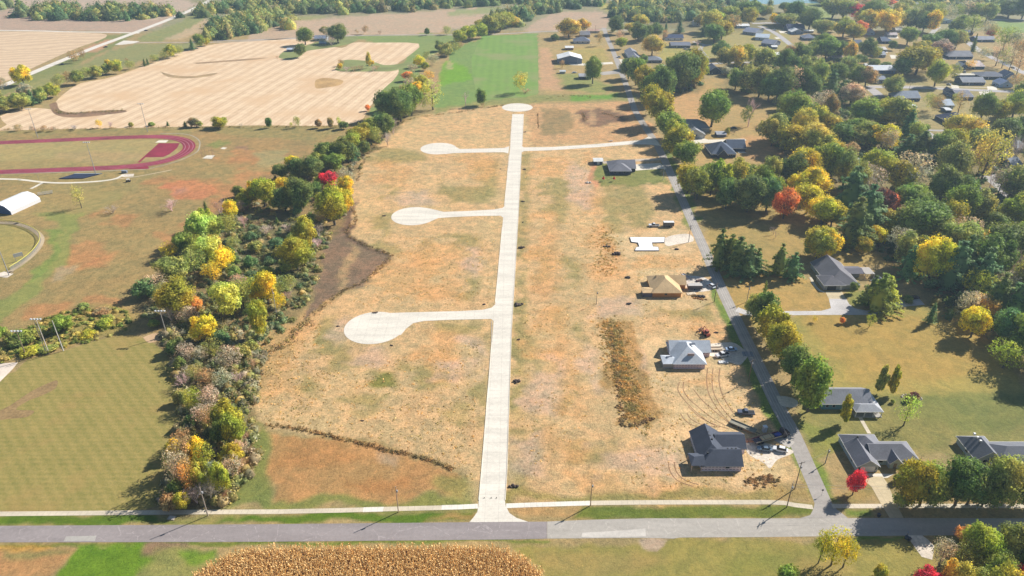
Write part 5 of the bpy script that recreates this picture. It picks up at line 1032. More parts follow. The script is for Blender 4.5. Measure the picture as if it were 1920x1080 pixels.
small(1783,1792,182,14,3,2.6,'y','gg',(120,126,150),(150,160,180),'narrow dark-gabled house facing the street end'); small(1796,1824,188,22,3,3,'x','gg',(140,140,152),(70,80,110),'grey-brown roofed house in front of the street'); small(1780,1820,238,22,3,5.4,'x','hh',(96,100,128),(80,84,104),'dark purple-grey hip-roofed house below the garden sheds'); small(1818,1852,247,18,3,4.4,'x','hh',(136,142,164),(120,124,140),'lighter grey hip-roofed house behind the golden spreading tree')
small(1705,1718,206,8,2.5,.8,'x','gg',W0,(176,200,226),'white box-like shed behind the yellow-green trees','shed',wn_=False); small(1773,1783,212,8,2.4,.8,'x','gg',(226,230,236),(60,76,110),'small dark shed with white roof beside the pale gabled house','shed',wn_=False)
small(1770,1787,204,16,3,3,'x','gg',(196,208,222),(170,186,206),'pale blue-roofed house half behind the loose brown tree'); small(1904,1926,285,18,3,4,'x','hh',(186,190,194),(160,166,174),'pale grey-roofed house at the edge of the wood'); small(1896,1915,318,16,3,3,'x','gg',(150,156,170),(120,128,146),'blue-grey roof seen through bare branches')
small(1822,1842,372,16,3,3,'x','gg',(96,98,112),(112,114,126),'dark shingled roof by the brown picket boards'); small(1835,1850,388,8,2.6,1.4,'x','gg',(190,200,214),(150,160,176),'small pale garage by the curved road','garage','garage',wn_=False); small(1604,1611,310,6,2.4,1.6,'x','gg',(200,206,214),(150,150,160),'tiny white gazebo roof above the oaks','gazebo','gazebo',wn_=False)
small(590,612,77,12,3,2.4,'x','gg',(140,150,172),(190,196,206),'farmhouse with a grey-blue roof in the stubble field grove'); small(538,550,97,8,2.4,1,'x','gg',(196,206,222),(84,96,130),'pale-roofed shed beside the farmstead tree','shed',wn_=False); small(599,611,83,5,2,.6,'x','gg',(150,190,226),(130,150,180),'light blue tarpaulin-covered shed at the farm grove','shed',wn_=False)
small(1300,1312,48,10,3,2.6,'x','gg',W0,(210,214,220),'small white house among the golden trees of the far road'); small(1700,1712,22,10,3,2.6,'x','gg',(226,226,232),(190,196,206),'white cottage in the far wood'); small(1712,1722,12,10,3,2,'x','gg',(150,170,214),(190,200,220),'blue-roofed building in the far wood'); small(1560,1578,112,12,3,2.6,'x','gg',(160,150,160),(180,170,170),'mauve-grey roof below the dark conifers of the neighbourhood')
small(1874,1882,16,12,3,2.6,'x','gg',(120,140,200),(150,170,214),'bright blue roof at the top edge trees')
# ================================================================ VEHICLES
def wheelset(rt, L, Wd, r=.36, xs=None, m=None):
    for x in (xs or (L*.30, -L*.30)):
        for s in (1, -1):
            q = MB(); q.tube((x, s*(Wd/2-.22), r), (x, s*(Wd/2+.02), r), r, r, 12); w_ = q.build('wheel', P((30,30,32), .9), rt)
            q = MB(); q.tube((x, s*(Wd/2+.015), r), (x, s*(Wd/2+.03), r), r*.55, r*.55, 8); q.build('rim', P((190,190,196), .3), w_)
def loft(mb, secs):
    "secs: list of (x, halfwidth_bottom, z_bottom, halfwidth_top, z_top)"
    k = len(mb.v)
    for x, wb_, zb, wt, zt in secs: mb.v += [(x, -wb_, zb), (x, wb_, zb), (x, wt, zt), (x, -wt, zt)]
    n = len(secs)
    for i in range(n-1):
        for j in range(4): a = k+i*4+j; b = k+i*4+(j+1) % 4; mb.f.append((a, b, b+4, a+4))
    mb.f.append((k+3, k+2, k+1, k)); e = k+(n-1)*4; mb.f.append((e, e+1, e+2, e+3))
def vehicle(kind, c, u, v, head, label, cat, group=None, z=0, name=None):
    p = at(u, v); rt = root(name or ('pickup_truck' if kind == 'pickup' else 'parked_car'), (p.x, p.y, z), R(head), label, cat, group); pm = P(c, .28)
    if kind == 'pickup':
        L, Wd = 5.8, 2.0; q = MB(); loft(q, [(2.9,.85,.5,.82,.95),(2.75,.98,.42,.92,1.08),(1.35,1,.42,.95,1.18),(-.75,1,.42,.97,1.2),(-.76,1,.42,.97,1.05),(-2.85,1,.48,.97,1.05),(-2.9,.96,.55,.95,1.0)]); q.build('body', pm, rt)
        q = MB(); loft(q, [(1.3,.93,1.15,.90,1.2),(.65,.93,1.15,.76,1.82),(-.5,.93,1.15,.76,1.86),(-.75,.93,1.15,.80,1.25)]); q.build('window', P((34,40,54), .12), rt)
        q = MB(); q.box(-.52, -.74, 1.84, .62, .74, 1.90); q.build('cab_roof', pm, rt)
        q = MB(); q.box(-2.75, -.82, 1.052, -.9, .82, 1.062); q.build('truck_bed', P((40,40,46), .9), rt)
        for s in (-.62, .62):
            q = MB(); q.box(2.86, s-.2, .72, 2.93, s+.2, .9); q.build('headlight', P((240,240,236), .2), rt)
        wheelset(rt, L, Wd, .40)
    elif kind in ('car', 'suv'):
        L, Wd = 4.7, 1.85; tp = 1.45 if kind == 'car' else 1.72; q = MB()
        loft(q, [(2.35,.7,.45,.66,.7),(2.15,.88,.35,.84,.82),(1.1,.92,.3,.88,.98),(-1.4,.92,.3,.88,1.02),(-2.2,.88,.35,.84,.98),(-2.35,.78,.5,.76,.85)]); q.build('body', pm, rt)
        bk = -1.9 if kind == 'suv' else -1.55
        q = MB(); loft(q, [(1.1,.86,.95,.84,1.0),(.4,.86,.95,.66,tp-.03),(-1.0,.86,.95,.66,tp-.02),(bk,.84,.95,.78,1.04)]); q.build('window', P((34,40,54), .12), rt)
        q = MB(); q.box(-1.0 if kind == 'car' else -1.4, -.65, tp-.03, .35, .65, tp+.02); q.build('car_roof', pm, rt)
        for s in (-.6, .6):
            q = MB(); q.box(2.28, s-.16, .58, 2.37, s+.16, .72); q.build('headlight', P((240,240,236), .2), rt)
        wheelset(rt, L, Wd, .34)
    return rt
vehicle('pickup', (240,240,242), 1226, 424.5, 178, 'white pickup truck hitched to the grey box trailer', 'pickup truck')
vehicle('pickup', (238,238,240), 1354, 668, 196, 'white pickup truck between the underlay-roofed house and the side road', 'pickup truck')
vehicle('pickup', (96,104,124), 1398, 776, 172, 'dark blue-grey pickup truck alone on bare earth by the side road', 'pickup truck')
vehicle('car', (176,200,230), 1371, 657, 5, 'pale blue car behind the white pickup truck near the side road', 'car')
vehicle('suv', (232,236,242), 1333, 538, 118, 'white car parked half on the side road by the plywood house', 'car')
vehicle('car', (110,130,150), 1433, 844, 172, 'dark grey-green car beside the lumber flatbed', 'car')
vehicle('suv', (246,246,248), 1462, 845, 160, 'white car with a dark side, nearest the side road by the flatbed', 'car')
vehicle('car', (150,70,110), 1293, 258, 80, 'pinkish red car parked before the pale-walled house', 'car'); vehicle('car', (200,204,210), 1302, 259, 80, 'silver car right of the pinkish red one', 'car'); vehicle('car', (196,200,206), 1286, 257, 90, 'silver car left of the pinkish red one', 'car')
vehicle('suv', (240,240,244), 1160, 108, 170, 'white car parked off the side road near the barn drive', 'car'); vehicle('car', (52,54,64), 1376, 241, 10, 'black car in the shaded yard above the slate-roofed house', 'car')
vehicle('car', (226,230,238), 1077, 137, 5, 'white boat-like car on the lawn below the barn', 'car'); vehicle('car', (70,72,80), 274, 58, 28, 'dark car driving on the pale highway at the junction', 'car'); vehicle('car', (60,62,70), 198, 89, 208, 'dark car on the pale highway below the junction', 'car'); vehicle('suv', (50,56,64), 116, 122, 208, 'dark vehicle on the highway beside the brown trees', 'car')
vehicle('suv', (240,240,244), 1285, 93, 0, 'white car nearest the long grey ranch house', 'car'); vehicle('suv', (60,64,80), 1293, 94, 0, 'black car right of the white one at the long ranch', 'car'); vehicle('car', (236,238,242), 1873, 163, 160, 'white car beside the light blue house', 'car'); vehicle('car', (56,60,80), 1866, 160, 160, 'dark car behind the white one at the light blue house', 'car')
vehicle('car', (226,228,232), 1779, 159, 100, 'white car at the driveway mouth below the leaning tree', 'car'); vehicle('car', (190,196,206), 1888, 111, 30, 'silver car on the avenue under the bare trunks', 'car'); vehicle('car', (50,54,66), 1898, 128, -40, 'dark car driving down the avenue', 'car'); vehicle('suv', (226,230,236), 1808, 136, 80, 'white car by the dark conifer shadow near the pinkish roof', 'car')
vehicle('suv', (234,236,240), 1606, 447, 90, 'white van roof glimpsed in the wood', 'car') if False else None
vehicle('suv', (240,242,246), 1846, 384, 120, 'white car parked at the bend of the wooded street', 'car'); vehicle('car', (240,240,242), 1452, 57, 10, 'white car near the white-roofed shed of the far street', 'car'); vehicle('car', (56,58,66), 1430, 55, 10, 'dark car on the far street corner', 'car')
vehicle('car', (60,40,70), 1714, 560, 20, 'dark covered car standing on the gravel turnaround', 'car')
vehicle('car', (238,238,240), 1561, 537, 95, 'white car inside the open garage bay', 'car') if False else None
def trailer(u, v, head, L, Wd, ht, c, top, label):
    p = at(u, v); rt = root('box_trailer', p, R(head), label, 'trailer'); q = MB(); q.box(-L/2, -Wd/2, .55, L/2, Wd/2, ht); q.build('body', P(c, .6), rt)
    q = MB(); q.box(-L/2-.03, -Wd/2-.03, ht+.003, L/2+.03, Wd/2+.03, ht+.08); q.build('roof', P(top, .5), rt)
    q = MB(); q.box(L/2, -.08, .5, L/2+1.3, .08, .62); q.build('drawbar', P((60,60,60)), rt)
    for s in (1, -1): q = MB(); q.tube((-.3, s*(Wd/2-.2), .35), (-.3, s*(Wd/2+.03), .35), .35, .35, 10); q.build('wheel', P((30,30,32), .9), rt)
trailer(1253, 424.5, 180, 5.6, 2.3, 2.7, (112,108,108), (246,246,244), 'grey box trailer with a white top behind a white pickup')
trailer(1302, 542, 0, 6.4, 2.4, 2.3, (92,88,100), (206,198,192), 'long dark box trailer parked between plywood house and road')
def flat(u, v, head, L, Wd, c, label, load=None, z=.7, name='flatbed_trailer'):
    p = at(u, v); rt = root(name, p, R(head), label, 'trailer'); q = MB(); q.box(-L/2, -Wd/2, z-.15, L/2, Wd/2, z); q.build('deck', P(c, .8), rt)
    for s in (1, -1): q = MB(); q.box(-L/2, s*Wd/2-.07, z+.003, L/2, s*Wd/2+.07, z+.35); q.build('side_rail', P(c, .8), rt)
    q = MB(); q.box(L/2, -.08, z-.25, L/2+1.5, .08, z-.12); q.build('drawbar', P((60,60,60)), rt)
    for x in (-.9, .1):
        for s in (1, -1): q = MB(); q.tube((x, s*(Wd/2-.1), .35), (x, s*(Wd/2+.15), .35), .35, .35, 10); q.build('wheel', P((30,30,32), .9), rt)
    return rt
flat(1340, 656.5, 2, 5.2, 2.0, (206,186,160), 'empty tan flatbed trailer at the underlay-roofed house'); flat(1392, 802, -38, 9, 2.2, (150,146,130), 'grey-green flatbed trailer on bare earth behind the dark roof'); flat(1266, 424, 180, 1.4, 1.4, (226,220,212), 'tiny white utility trailer behind the box trailer') if False else None
flat(1285, 520, 118, 5, 1.6, (196,190,190), 'narrow pale utility trailer by the plywood house')
# lumber truck
p = at(1446, 823); rt = root('flatbed_truck', p, R(20), 'long flatbed truck unloading lumber beside the dark-roofed house', 'truck')
q = MB(); q.box(-7, -1.2, 1.0, 3.4, 1.2, 1.2); q.build('deck', P((70,64,84), .8), rt); q = MB(); loft(q, [(6.4,1.1,.7,1.0,1.7),(5.2,1.2,.6,1.1,1.9),(5.0,1.2,.6,1.05,2.9),(3.6,1.2,.6,1.05,3.0)]); q.build('cab', P((44,40,56), .4), rt)
for s in (1, -1): q = MB(); q.box(-7, s*1.2-.08, 1.203, 3.4, s*1.2+.08, 1.45); q.build('side_rail', P((206,186,150) if s < 0 else (150,60,70), .7), rt)
for x in (-5.6, -4.2, 4.8):
    for s in (1, -1): q = MB(); q.tube((x, s*.8, .5), (x, s*1.2, .5), .5, .5, 12); q.build('wheel', P((30,30,32), .9), rt)
p2_ = p+Vector((math.cos(R(20))*-2, math.sin(R(20))*-2, 0))
def stack(u, v, head, L, Wd, h, c, label, z=0, loc=None, name='lumber_stack', cat='lumber'):
    p = at(u, v) if loc is None else loc; rt = root(name, (p[0], p[1], z), R(head), label, cat); q = MB(); n = max(2, int(h/.12))
    for i in range(n):
        m_ = max(2, int(Wd/.35))
        for j in range(m_):
            y = -Wd/2+Wd*j/m_; q.box(-L/2+random.uniform(-.1, .1), y+.01, i*h/n+.004, L/2+random.uniform(-.1, .1), y+Wd/m_-.02, (i+1)*h/n)
    q.build('board_pack', P(c, .85), rt); q = MB()
    for x in (-L*.3, L*.3): q.box(x-.05, -Wd/2-.02, .0, x+.05, Wd/2+.02, h+.03)
    q.build('strap', P((60,56,60)), rt)
stack(0, 0, 20, 4.5, 1.7, .5, (226,196,150), 'bundle of pale lumber on the flatbed truck', 1.2, (p2_.x, p2_.y)); stack(0, 0, 20, 2, 1.2, .6, (70,90,190), 'blue-wrapped bundle on the flatbed truck', 1.2, (p2_.x+4, p2_.y+1.2))
stack(1408, 827, 4, 3.8, 1.3, .7, (214,150,116), 'lumber stack on bare earth right of the dark roof'); stack(1398, 806, -38, 5, 1.0, .6, (200,150,90), 'orange lumber pile beside the grey-green flatbed'); stack(1356, 680, 3, 3.6, 1.6, .5, (244,244,244), 'white-wrapped board stack on gravel below the white pickup'); stack(1311, 527, 20, 3, 1.4, .6, (96,60,50), 'dark brown scrap boards beside the long box trailer', name='board_pile')
stack(1289, 524, -10, 2, 1.2, .3, (240,240,236), 'small white board pile by the narrow utility trailer'); stack(1296, 551, 10, 4, 2, .25, (246,226,196), 'scattered cream boards on the ground below the long trailer', name='board_pile'); stack(1402, 664, -4, 4, 3, .2, (150,156,166), 'grey sheet pile beside the pale blue car', name='board_pile')
# portable toilet
p = at(1433, 809); rt = root('portable_toilet', p, R(10), 'pale portable toilet by the side road and the lumber truck', 'portable toilet'); q = MB(); q.box(-.6, -.6, 0, .6, .6, 2.1); q.build('cabin', P((170,180,196), .6), rt); q = MB(); q.box(-.65, -.65, 2.103, .65, .65, 2.3); q.build('roof', P((236,238,240), .6), rt); q = MB(); q.box(-.35, -.63, .15, .35, -.602, 1.9); q.build('door', P((200,206,214)), rt)
# telehandler / small excavator
p = at(1323, 628); rt = root('construction_loader', p, R(110), 'rusty red construction loader standing on bare earth by the side road', 'loader'); rd = P((176,84,64), .6)
q = MB(); loft(q, [(1.8,.7,.6,.6,1.3),(.2,.9,.5,.8,1.5),(-1.8,.9,.5,.8,1.5)]); q.build('body', rd, rt); q = MB(); q.box(-1.2, -.55, 1.5, .1, .55, 2.5); q.build('cab', P((50,44,56), .3), rt); q = MB(); q.box(-1.25, -.6, 2.503, .15, .6, 2.62); q.build('cab_roof', rd, rt)
q = MB(); q.tube((-.4, .75, 1.5), (2.4, .75, 2.6), .14); q.tube((-.4, -.75, 1.5), (2.4, -.75, 2.6), .14); q.tube((2.4, .75, 2.6), (3.2, .75, 1.2), .12); q.tube((2.4, -.75, 2.6), (3.2, -.75, 1.2), .12); q.build('boom', rd, rt)
q = MB(); loft(q, [(3.1,1.1,.5,1.1,1.4),(3.9,1.1,.4,1.1,.9)]); q.build('bucket', P((200,190,180), .6), rt)
for x in (1.0, -1.2):
    for s in (1, -1): q = MB(); q.tube((x, s*.75, .6), (x, s*1.15, .6), .6, .6, 12); q.build('wheel', P((36,30,30), .9), rt)
# ================================================================ POLES, LIGHTS, WIRES
def upole(u, v, h, label, arms=1, lean=0, arm_dir=0, c=(150,128,108), group='utility poles along the roads', r=.16):
    p = at(u, v); rt = root('utility_pole', p, 0, label, 'utility pole', group); q = MB(); q.tube((0, 0, 0), (lean, 0, h), r, r*.7, 8); q.build('pole', P(c, .9), rt)
    a = R(arm_dir)
    for i in range(arms):
        z = h-.5-i*1.2; q = MB(); dx, dy = math.cos(a)*1.3, math.sin(a)*1.3; q.tube((lean*.95-dx, -dy, z), (lean*.95+dx, dy, z), .08, .08, 4); ar = q.build('crossarm', P((120,104,92), .9), rt)
        q = MB()
        for t in (-1, -.4, .4, 1): q.tube((lean*.95+dx*t, dy*t, z+.05), (lean*.95+dx*t, dy*t, z+.3), .06, .06, 5)
        q.build('insulator', P((210,212,216), .3), ar)
    q = MB(); q.box(lean*.8-.2+.25, -.2, h*.78, lean*.8+.2+.25, .2, h*.78+.7); q.build('transformer', P((176,178,182)), rt)
    return (p.x+lean, p.y, h)
t1 = upole(390, 967, 11.4, 'bare wooden pole beside the sidewalk, in front of the creek trees', 0, c=(196,178,164)); t2 = upole(747, 960, 10.2, 'thin wooden pole beside the new sidewalk patch', 0, c=(214,180,156)); t3 = upole(1107, 948, 9.6, 'wooden pole where the sidewalk changes from white to tan', 0, c=(206,170,130))
t4 = upole(1475, 951, 9.6, 'wooden pole with crossarms beside the sidewalk near the side road mouth', 2, arm_dir=60); t5 = upole(1490, 917, 11, 'wooden pole with crossarm close to the side road end', 1, arm_dir=20); t6 = upole(1831, 955, 10.5, 'grey wooden pole in the shade of the roadside oaks', 1, arm_dir=0, c=(176,176,180))
t7 = upole(1547, 869, 6, 'short lamp pole on the lawn left of the ranch with white garage', 0, c=(150,150,154)); t8 = upole(1403, 716, 10, 'wooden pole in tree shadow above the dark pickup', 1, arm_dir=30); t9 = upole(1339, 566, 9.5, 'wooden pole by the side road below the plywood house', 1, arm_dir=30)
t10 = upole(1400, 566, 8, 'grey pole across the side road from the plywood house', 0, c=(160,156,150)); t11 = upole(1118, 571, 7, 'thin dark pole standing alone in the vacant lots', 0, c=(90,84,80), r=.1); t12 = upole(1291, 454, 9.5, 'dark wooden pole at the gravel entry of the empty slab', 1, arm_dir=30, c=(110,96,90)); t13 = upole(1243, 338, 9, 'pale pole beside the side road below the green plot', 1, arm_dir=30, c=(200,200,204)); t14 = upole(1205, 252, 9.5, 'wooden pole at the corner of the new concrete court', 1, arm_dir=0, c=(190,170,150))
t15 = upole(519, 590, 13, 'tall grey pole rising from the creek trees', 0, c=(200,196,190)); t16 = upole(1737, 256, 9, 'grey pole at the fork of the neighbourhood road', 1, arm_dir=0); t17 = upole(1705, 166, 9, 'thin pole on the neighbourhood street above the hip roof', 1, arm_dir=0); t18 = upole(1771, 176, 9, 'thin pole near the street driveway apron', 1, arm_dir=0); t19 = upole(1182, 205, 9, 'thin pole in the shade at the head of the tree line', 1, arm_dir=20)
t20 = upole(1116, 62, 9, 'pole at the farm crossroads', 1); t21 = upole(1083, 122, 8, 'lamp pole in front of the white-roofed barn', 0, c=(180,190,200)); t22 = upole(231, 583, 1, 'x', 0) if False else None
def wire(a, b, label, sag=1.0, r=.018, n=14):
    q = MB(); P0 = None
    for i in range(n+1):
        t = i/n; p = (a[0]+(b[0]-a[0])*t, a[1]+(b[1]-a[1])*t, a[2]-.3+(b[2]-a[2])*t-sag*4*t*(1-t))
        if P0: q.tube(P0, p, r, r, 4, caps=False)
        P0 = p
    o = q.build('overhead_wire', P((150,150,156), .5)); tag(o, label, 'wire', 'overhead wires between the poles')
wire(t4, t6, 'overhead wire from the crossarm pole past the crimson maple to the oaks'); wire((t4[0], t4[1], t4[2]-1.1), (t6[0], t6[1], t6[2]-1.2), 'lower overhead wire past the crimson maple to the oaks'); wire(t5, t7, 'overhead wire crossing the side road to the lamp pole', .5); wire(t9, t8, 'overhead wire beside the side road above the underlay-roofed house'); wire(t12, t9, 'overhead wire along the side road past the plywood house'); wire(t8, t5, 'overhead wire along the side road past the lumber truck'); wire(t13, t12, 'overhead wire along the side road past the pickup and box trailer'); wire(t6, (t6[0]+50, t6[1], 10), 'overhead wire leaving the oaks towards the far right')
wire(t9, t10, 'overhead wire crossing the side road near the plywood house', .3)
def flood(u, v, h, label, n=2, c=(176,176,180), r=.22, az=0, single=True):
    p = at(u, v); rt = root('floodlight_pole', p, R(az), label, 'floodlight pole', 'floodlight poles of the school'); q = MB(); q.tube((0, 0, 0), (0, 0, h), r, r*.55, 8); q.build('pole', P(c, .7), rt)
    for k in range(n):
        z = h-.3-k*1.3; q = MB(); q.box(-2, -.08, z-.08, 2, .08, z+.08); ar = q.build('crossarm', P((150,150,154)), rt)
        for i in range(4): q = MB(); q.box(-1.95+i*1.2, -.55, z+.1, -1.45+i*1.2, .1, z+.55); q.build('lamp', P((214,218,222), .4), rt)
flood(180, 327, 21, 'tall floodlight pole between the running track and the dark pit', 1); flood(277, 247.5, 21, 'tall floodlight pole above the curve of the track', 1); flood(71, 258, 21, 'tall floodlight pole at the far straight of the track', 1); flood(17, 516, 22, 'floodlight pole at the ball field fence corner', 1)
flood(92, 663, 16, 'pale floodlight pole, second of the row by the sand infield', 1, (226,214,206)); flood(119, 658, 14, 'pale floodlight pole, last of the row by the sand infield', 0, (230,226,222)); flood(50, 669, 12, 'brown wooden floodlight pole nearest the sand infield', 1, (150,130,110)); flood(313, 630, 12, 'wooden floodlight pole at the corner of the mown playing field', 1, (190,184,180)); flood(88, 664, 15, 'floodlight pole close behind the second of the row', 0, (206,196,190))
flood(73, 337, 4, 'short post by the footpath fork', 0, (150,150,150), .08)
# ball field fence with yellow cap
rt = root('outfield_fence', at(78, 450), 0, 'curved chain-link outfield fence with a yellow top rail', 'fence')
T_ = smooth_line([Vector((*at(*p).xy, 0)) for p in [(-120,414),(0,418.5),(30,421),(56,429),(73,440),(77,452),(69,468),(49,488),(20,507)]], 5)
mb1, mb2, mb3 = MB(), MB(), MB()
for i in range(len(T_)-1):
    a, b = T_[i]-rt.location, T_[i+1]-rt.location; up = Vector((0, 0, 2)); mb1.tube(a+up, b+up, .12, .12, 5, False); 
    mb2.poly([a, b, b+up, a+up])
    if i % 1 == 0: mb3.tube(a, a+up, .05, .05, 4)
mb1.build('top_rail', P((232,222,60), .5), rt); mb3.build('post', P((160,160,160)), rt)
m, nt, b = newmat('chain_link'); nt.links.new(mixc(nt, .5, (.3, .3, .28), (.4, .4, .38)), b.inputs['Base Color']); b.inputs['Alpha'].default_value = .35; mb2.build('mesh_panel', m, rt)
# track furniture: scoreboard, high-jump pit, throwing cage, benches
p = at(148, 331); rt = root('vault_pit', p, 0, 'dark blue landing pit beside the running track under the floodlight pole', 'landing pit'); q = MB(); q.prism([(-10,-4.6),(5,-3.6),(11,3.2),(-5,3.0)], .02, .5); q.build('mat', P((40,52,84), .8), rt); q = MB(); q.prism([(-5,3.1),(11,3.3),(12.5,4.6),(-4.5,4.2)], .02, .7); q.build('edge_pad', P((176,180,176)), rt)
p = at(390, 294); rt = root('throwing_cage', p, 0, 'white throwing cage of thin poles on its concrete pad', 'cage')
for i in range(7): a = R(-20+i*37); q = MB(); q.tube((math.cos(a)*4, math.sin(a)*3, 0), (math.cos(a)*4, math.sin(a)*3, 5), .08, .06, 5); q.build('post', P((190,150,140)), rt)
p = at(241, 341); rt = root('field_cart', p, R(20), 'small white cart on the grass below the running track', 'cart'); q = MB(); q.box(-1.4, -.6, .4, 1.4, .6, .9); q.build('body', P((60,56,50)), rt); q = MB(); q.box(-.8, -.65, 1.7, .9, .65, 1.82); q.build('canopy', P((244,244,244)), rt)
for x in (-.9, .9):
    for s in (1, -1): q = MB(); q.tube((x, s*.5, .3), (x, s*.7, .3), .3, .3, 8); q.build('wheel', P((40,40,40)), rt)
for x in (-.7, .8): q = MB(); q.box(x-.04, -.5, .9, x+.04, .5, 1.7); q.build('canopy_post', P((200,200,200)), rt)
p = at(234, 324); rt = root('equipment_box', p, 0, 'small blue-grey equipment box at the running track edge', 'box'); q = MB(); q.box(-1.6, -.8, 0, 1.6, .8, 1.5); q.build('body', P((130,140,160)), rt); q = MB(); q.box(-1.7, -.9, 1.503, 1.7, .9, 1.6); q.build('lid', P((160,166,180)), rt)
p = at(38, 489); rt = root('scoreboard', p, R(40), 'small pale scoreboard on the yellow-railed outfield fence', 'scoreboard'); q = MB(); q.box(-2, -.1, 2.4, 2, .1, 4.2); q.build('panel', P((214,214,210)), rt)
for x in (-1.6, 1.6): q = MB(); q.tube((x, 0, 0), (x, 0, 2.4), .1, .1, 5); q.build('post', P((150,150,150)), rt)
p = at(85, 364); rt = root('bleachers', p, R(28), 'grey metal bleachers at the end of the long white building', 'bleachers')
for i in range(3): q = MB(); q.box(-4, i*.8-1, .4+i*.4, 4, i*.8-.6, .48+i*.4); q.build('bench_row', P((200,200,200), .4), rt)
for x in (-3.5, 0, 3.5): q = MB(); q.box(x-.05, -1, 0, x+.05, 1, .4); q.build('leg', P((140,140,140)), rt)
p = at(1700, 1013) ; q = None
for i, (u, v) in enumerate(((1699, 1011), (1704, 1014))):
    rt = root('trash_bin', at(u, v), R(20), ['dark wheeled bin beside the gravel drive, nearer the road', 'dark wheeled bin beside the gravel drive, farther from the road'][i], 'bin', 'wheeled bins at the drive'); q = MB(); loft(q, [(-.35,.28,.1,.38,1.1),(.35,.28,.1,.38,1.1)]); q.build('body', P((40,52,70), .6), rt); q = MB(); q.box(-.42, -.42, 1.103, .42, .42, 1.2); q.build('lid', P((56,66,84), .6), rt)
rt = root('trash_bin', at(1647, 969), R(10), 'dark wheeled bin at the foot of the concrete drive', 'bin'); q = MB(); loft(q, [(-.35,.28,.1,.38,1.1),(.35,.28,.1,.38,1.1)]); q.build('body', P((40,44,60), .6), rt); q = MB(); q.box(-.42, -.42, 1.103, .42, .42, 1.2); q.build('lid', P((56,60,74), .6), rt)
rt = root('mailbox', at(1701, 1004), 0, 'small grey mailbox at the gravel drive entrance', 'mailbox'); q = MB(); q.box(-.06, -.06, 0, .06, .06, 1.1); q.build('post', P((110,96,84)), rt); q = MB(); q.box(-.15, -.28, 1.103, .15, .28, 1.4); q.build('box', P((150,156,170)), rt)
rt = root('utility_hatch', at(322, 971), R(-8), 'pale concrete drain box cover on the verge between sidewalk and road', 'drain cover'); q = MB(); q.box(-1.1, -.8, 0, 1.1, .8, .16); q.build('frame', P((190,176,160), .9), rt); q = MB(); q.box(-.75, -.5, .162, .75, .5, .2); q.build('lid', P((214,206,196), .9), rt)
rt = root('stop_sign', at(1540, 929), R(0), 'small sign on a post where the side road meets the main road', 'sign'); q = MB(); q.tube((0, 0, 0), (0, 0, 2.3), .04, .04, 5); q.build('post', P((150,150,150)), rt); q = MB(); q.tube((0, .02, 2.2), (0, -.02, 2.2), .38, .38, 8); q.build('sign_plate', P((120,120,124)), rt)
for i, (u, v) in enumerate(((1131, 340), (1151, 340))):
    rt = root('garden_umbrella', at(u, v), 0, ['red closed garden umbrella on the green plot, nearer the vacant lots', 'red closed garden umbrella on the green plot, nearer the side road'][i], 'umbrella', 'red umbrellas on the green plot'); q = MB(); q.tube((0, 0, 0), (0, 0, 3.4), .06, .05, 5); q.build('pole', P((120,110,100)), rt); q = MB(); q.tube((0, 0, 1.6), (0, 0, 3.3), .95, .12, 8); q.build('canopy', P((226,44,40), .7), rt)
for i, (u, v) in enumerate(((1718, 520), )): pass
# playground / patio furniture
rt = root('patio_table', at(1603, 519), 0, 'round patio table beside the pergola of the grey-roofed house', 'table'); q = MB(); q.tube((0, 0, .7), (0, 0, .76), .9, .9, 14); q.build('tabletop', P((206,190,180)), rt); q = MB(); q.tube((0, 0, 0), (0, 0, .7), .1, .1, 6); q.build('pedestal', P((120,110,104)), rt)
# culvert and storm inlets in the court
for i, (u, v) in enumerate(((908, 934), (921, 934), (931, 934))):
    rt = root('traffic_cone', at(u, v), 0, '%s small dark marker from the left across the new street mouth' % ['first', 'second', 'third'][i], 'marker', 'markers across the street mouth'); q = MB(); q.tube((0, 0, 0), (0, 0, .5), .12, .04, 8); q.build('cone', P((70,66,70)), rt); q = MB(); q.box(-.17, -.17, 0.0, .17, .17, .05); q.build('base', P((50,50,52)), rt)
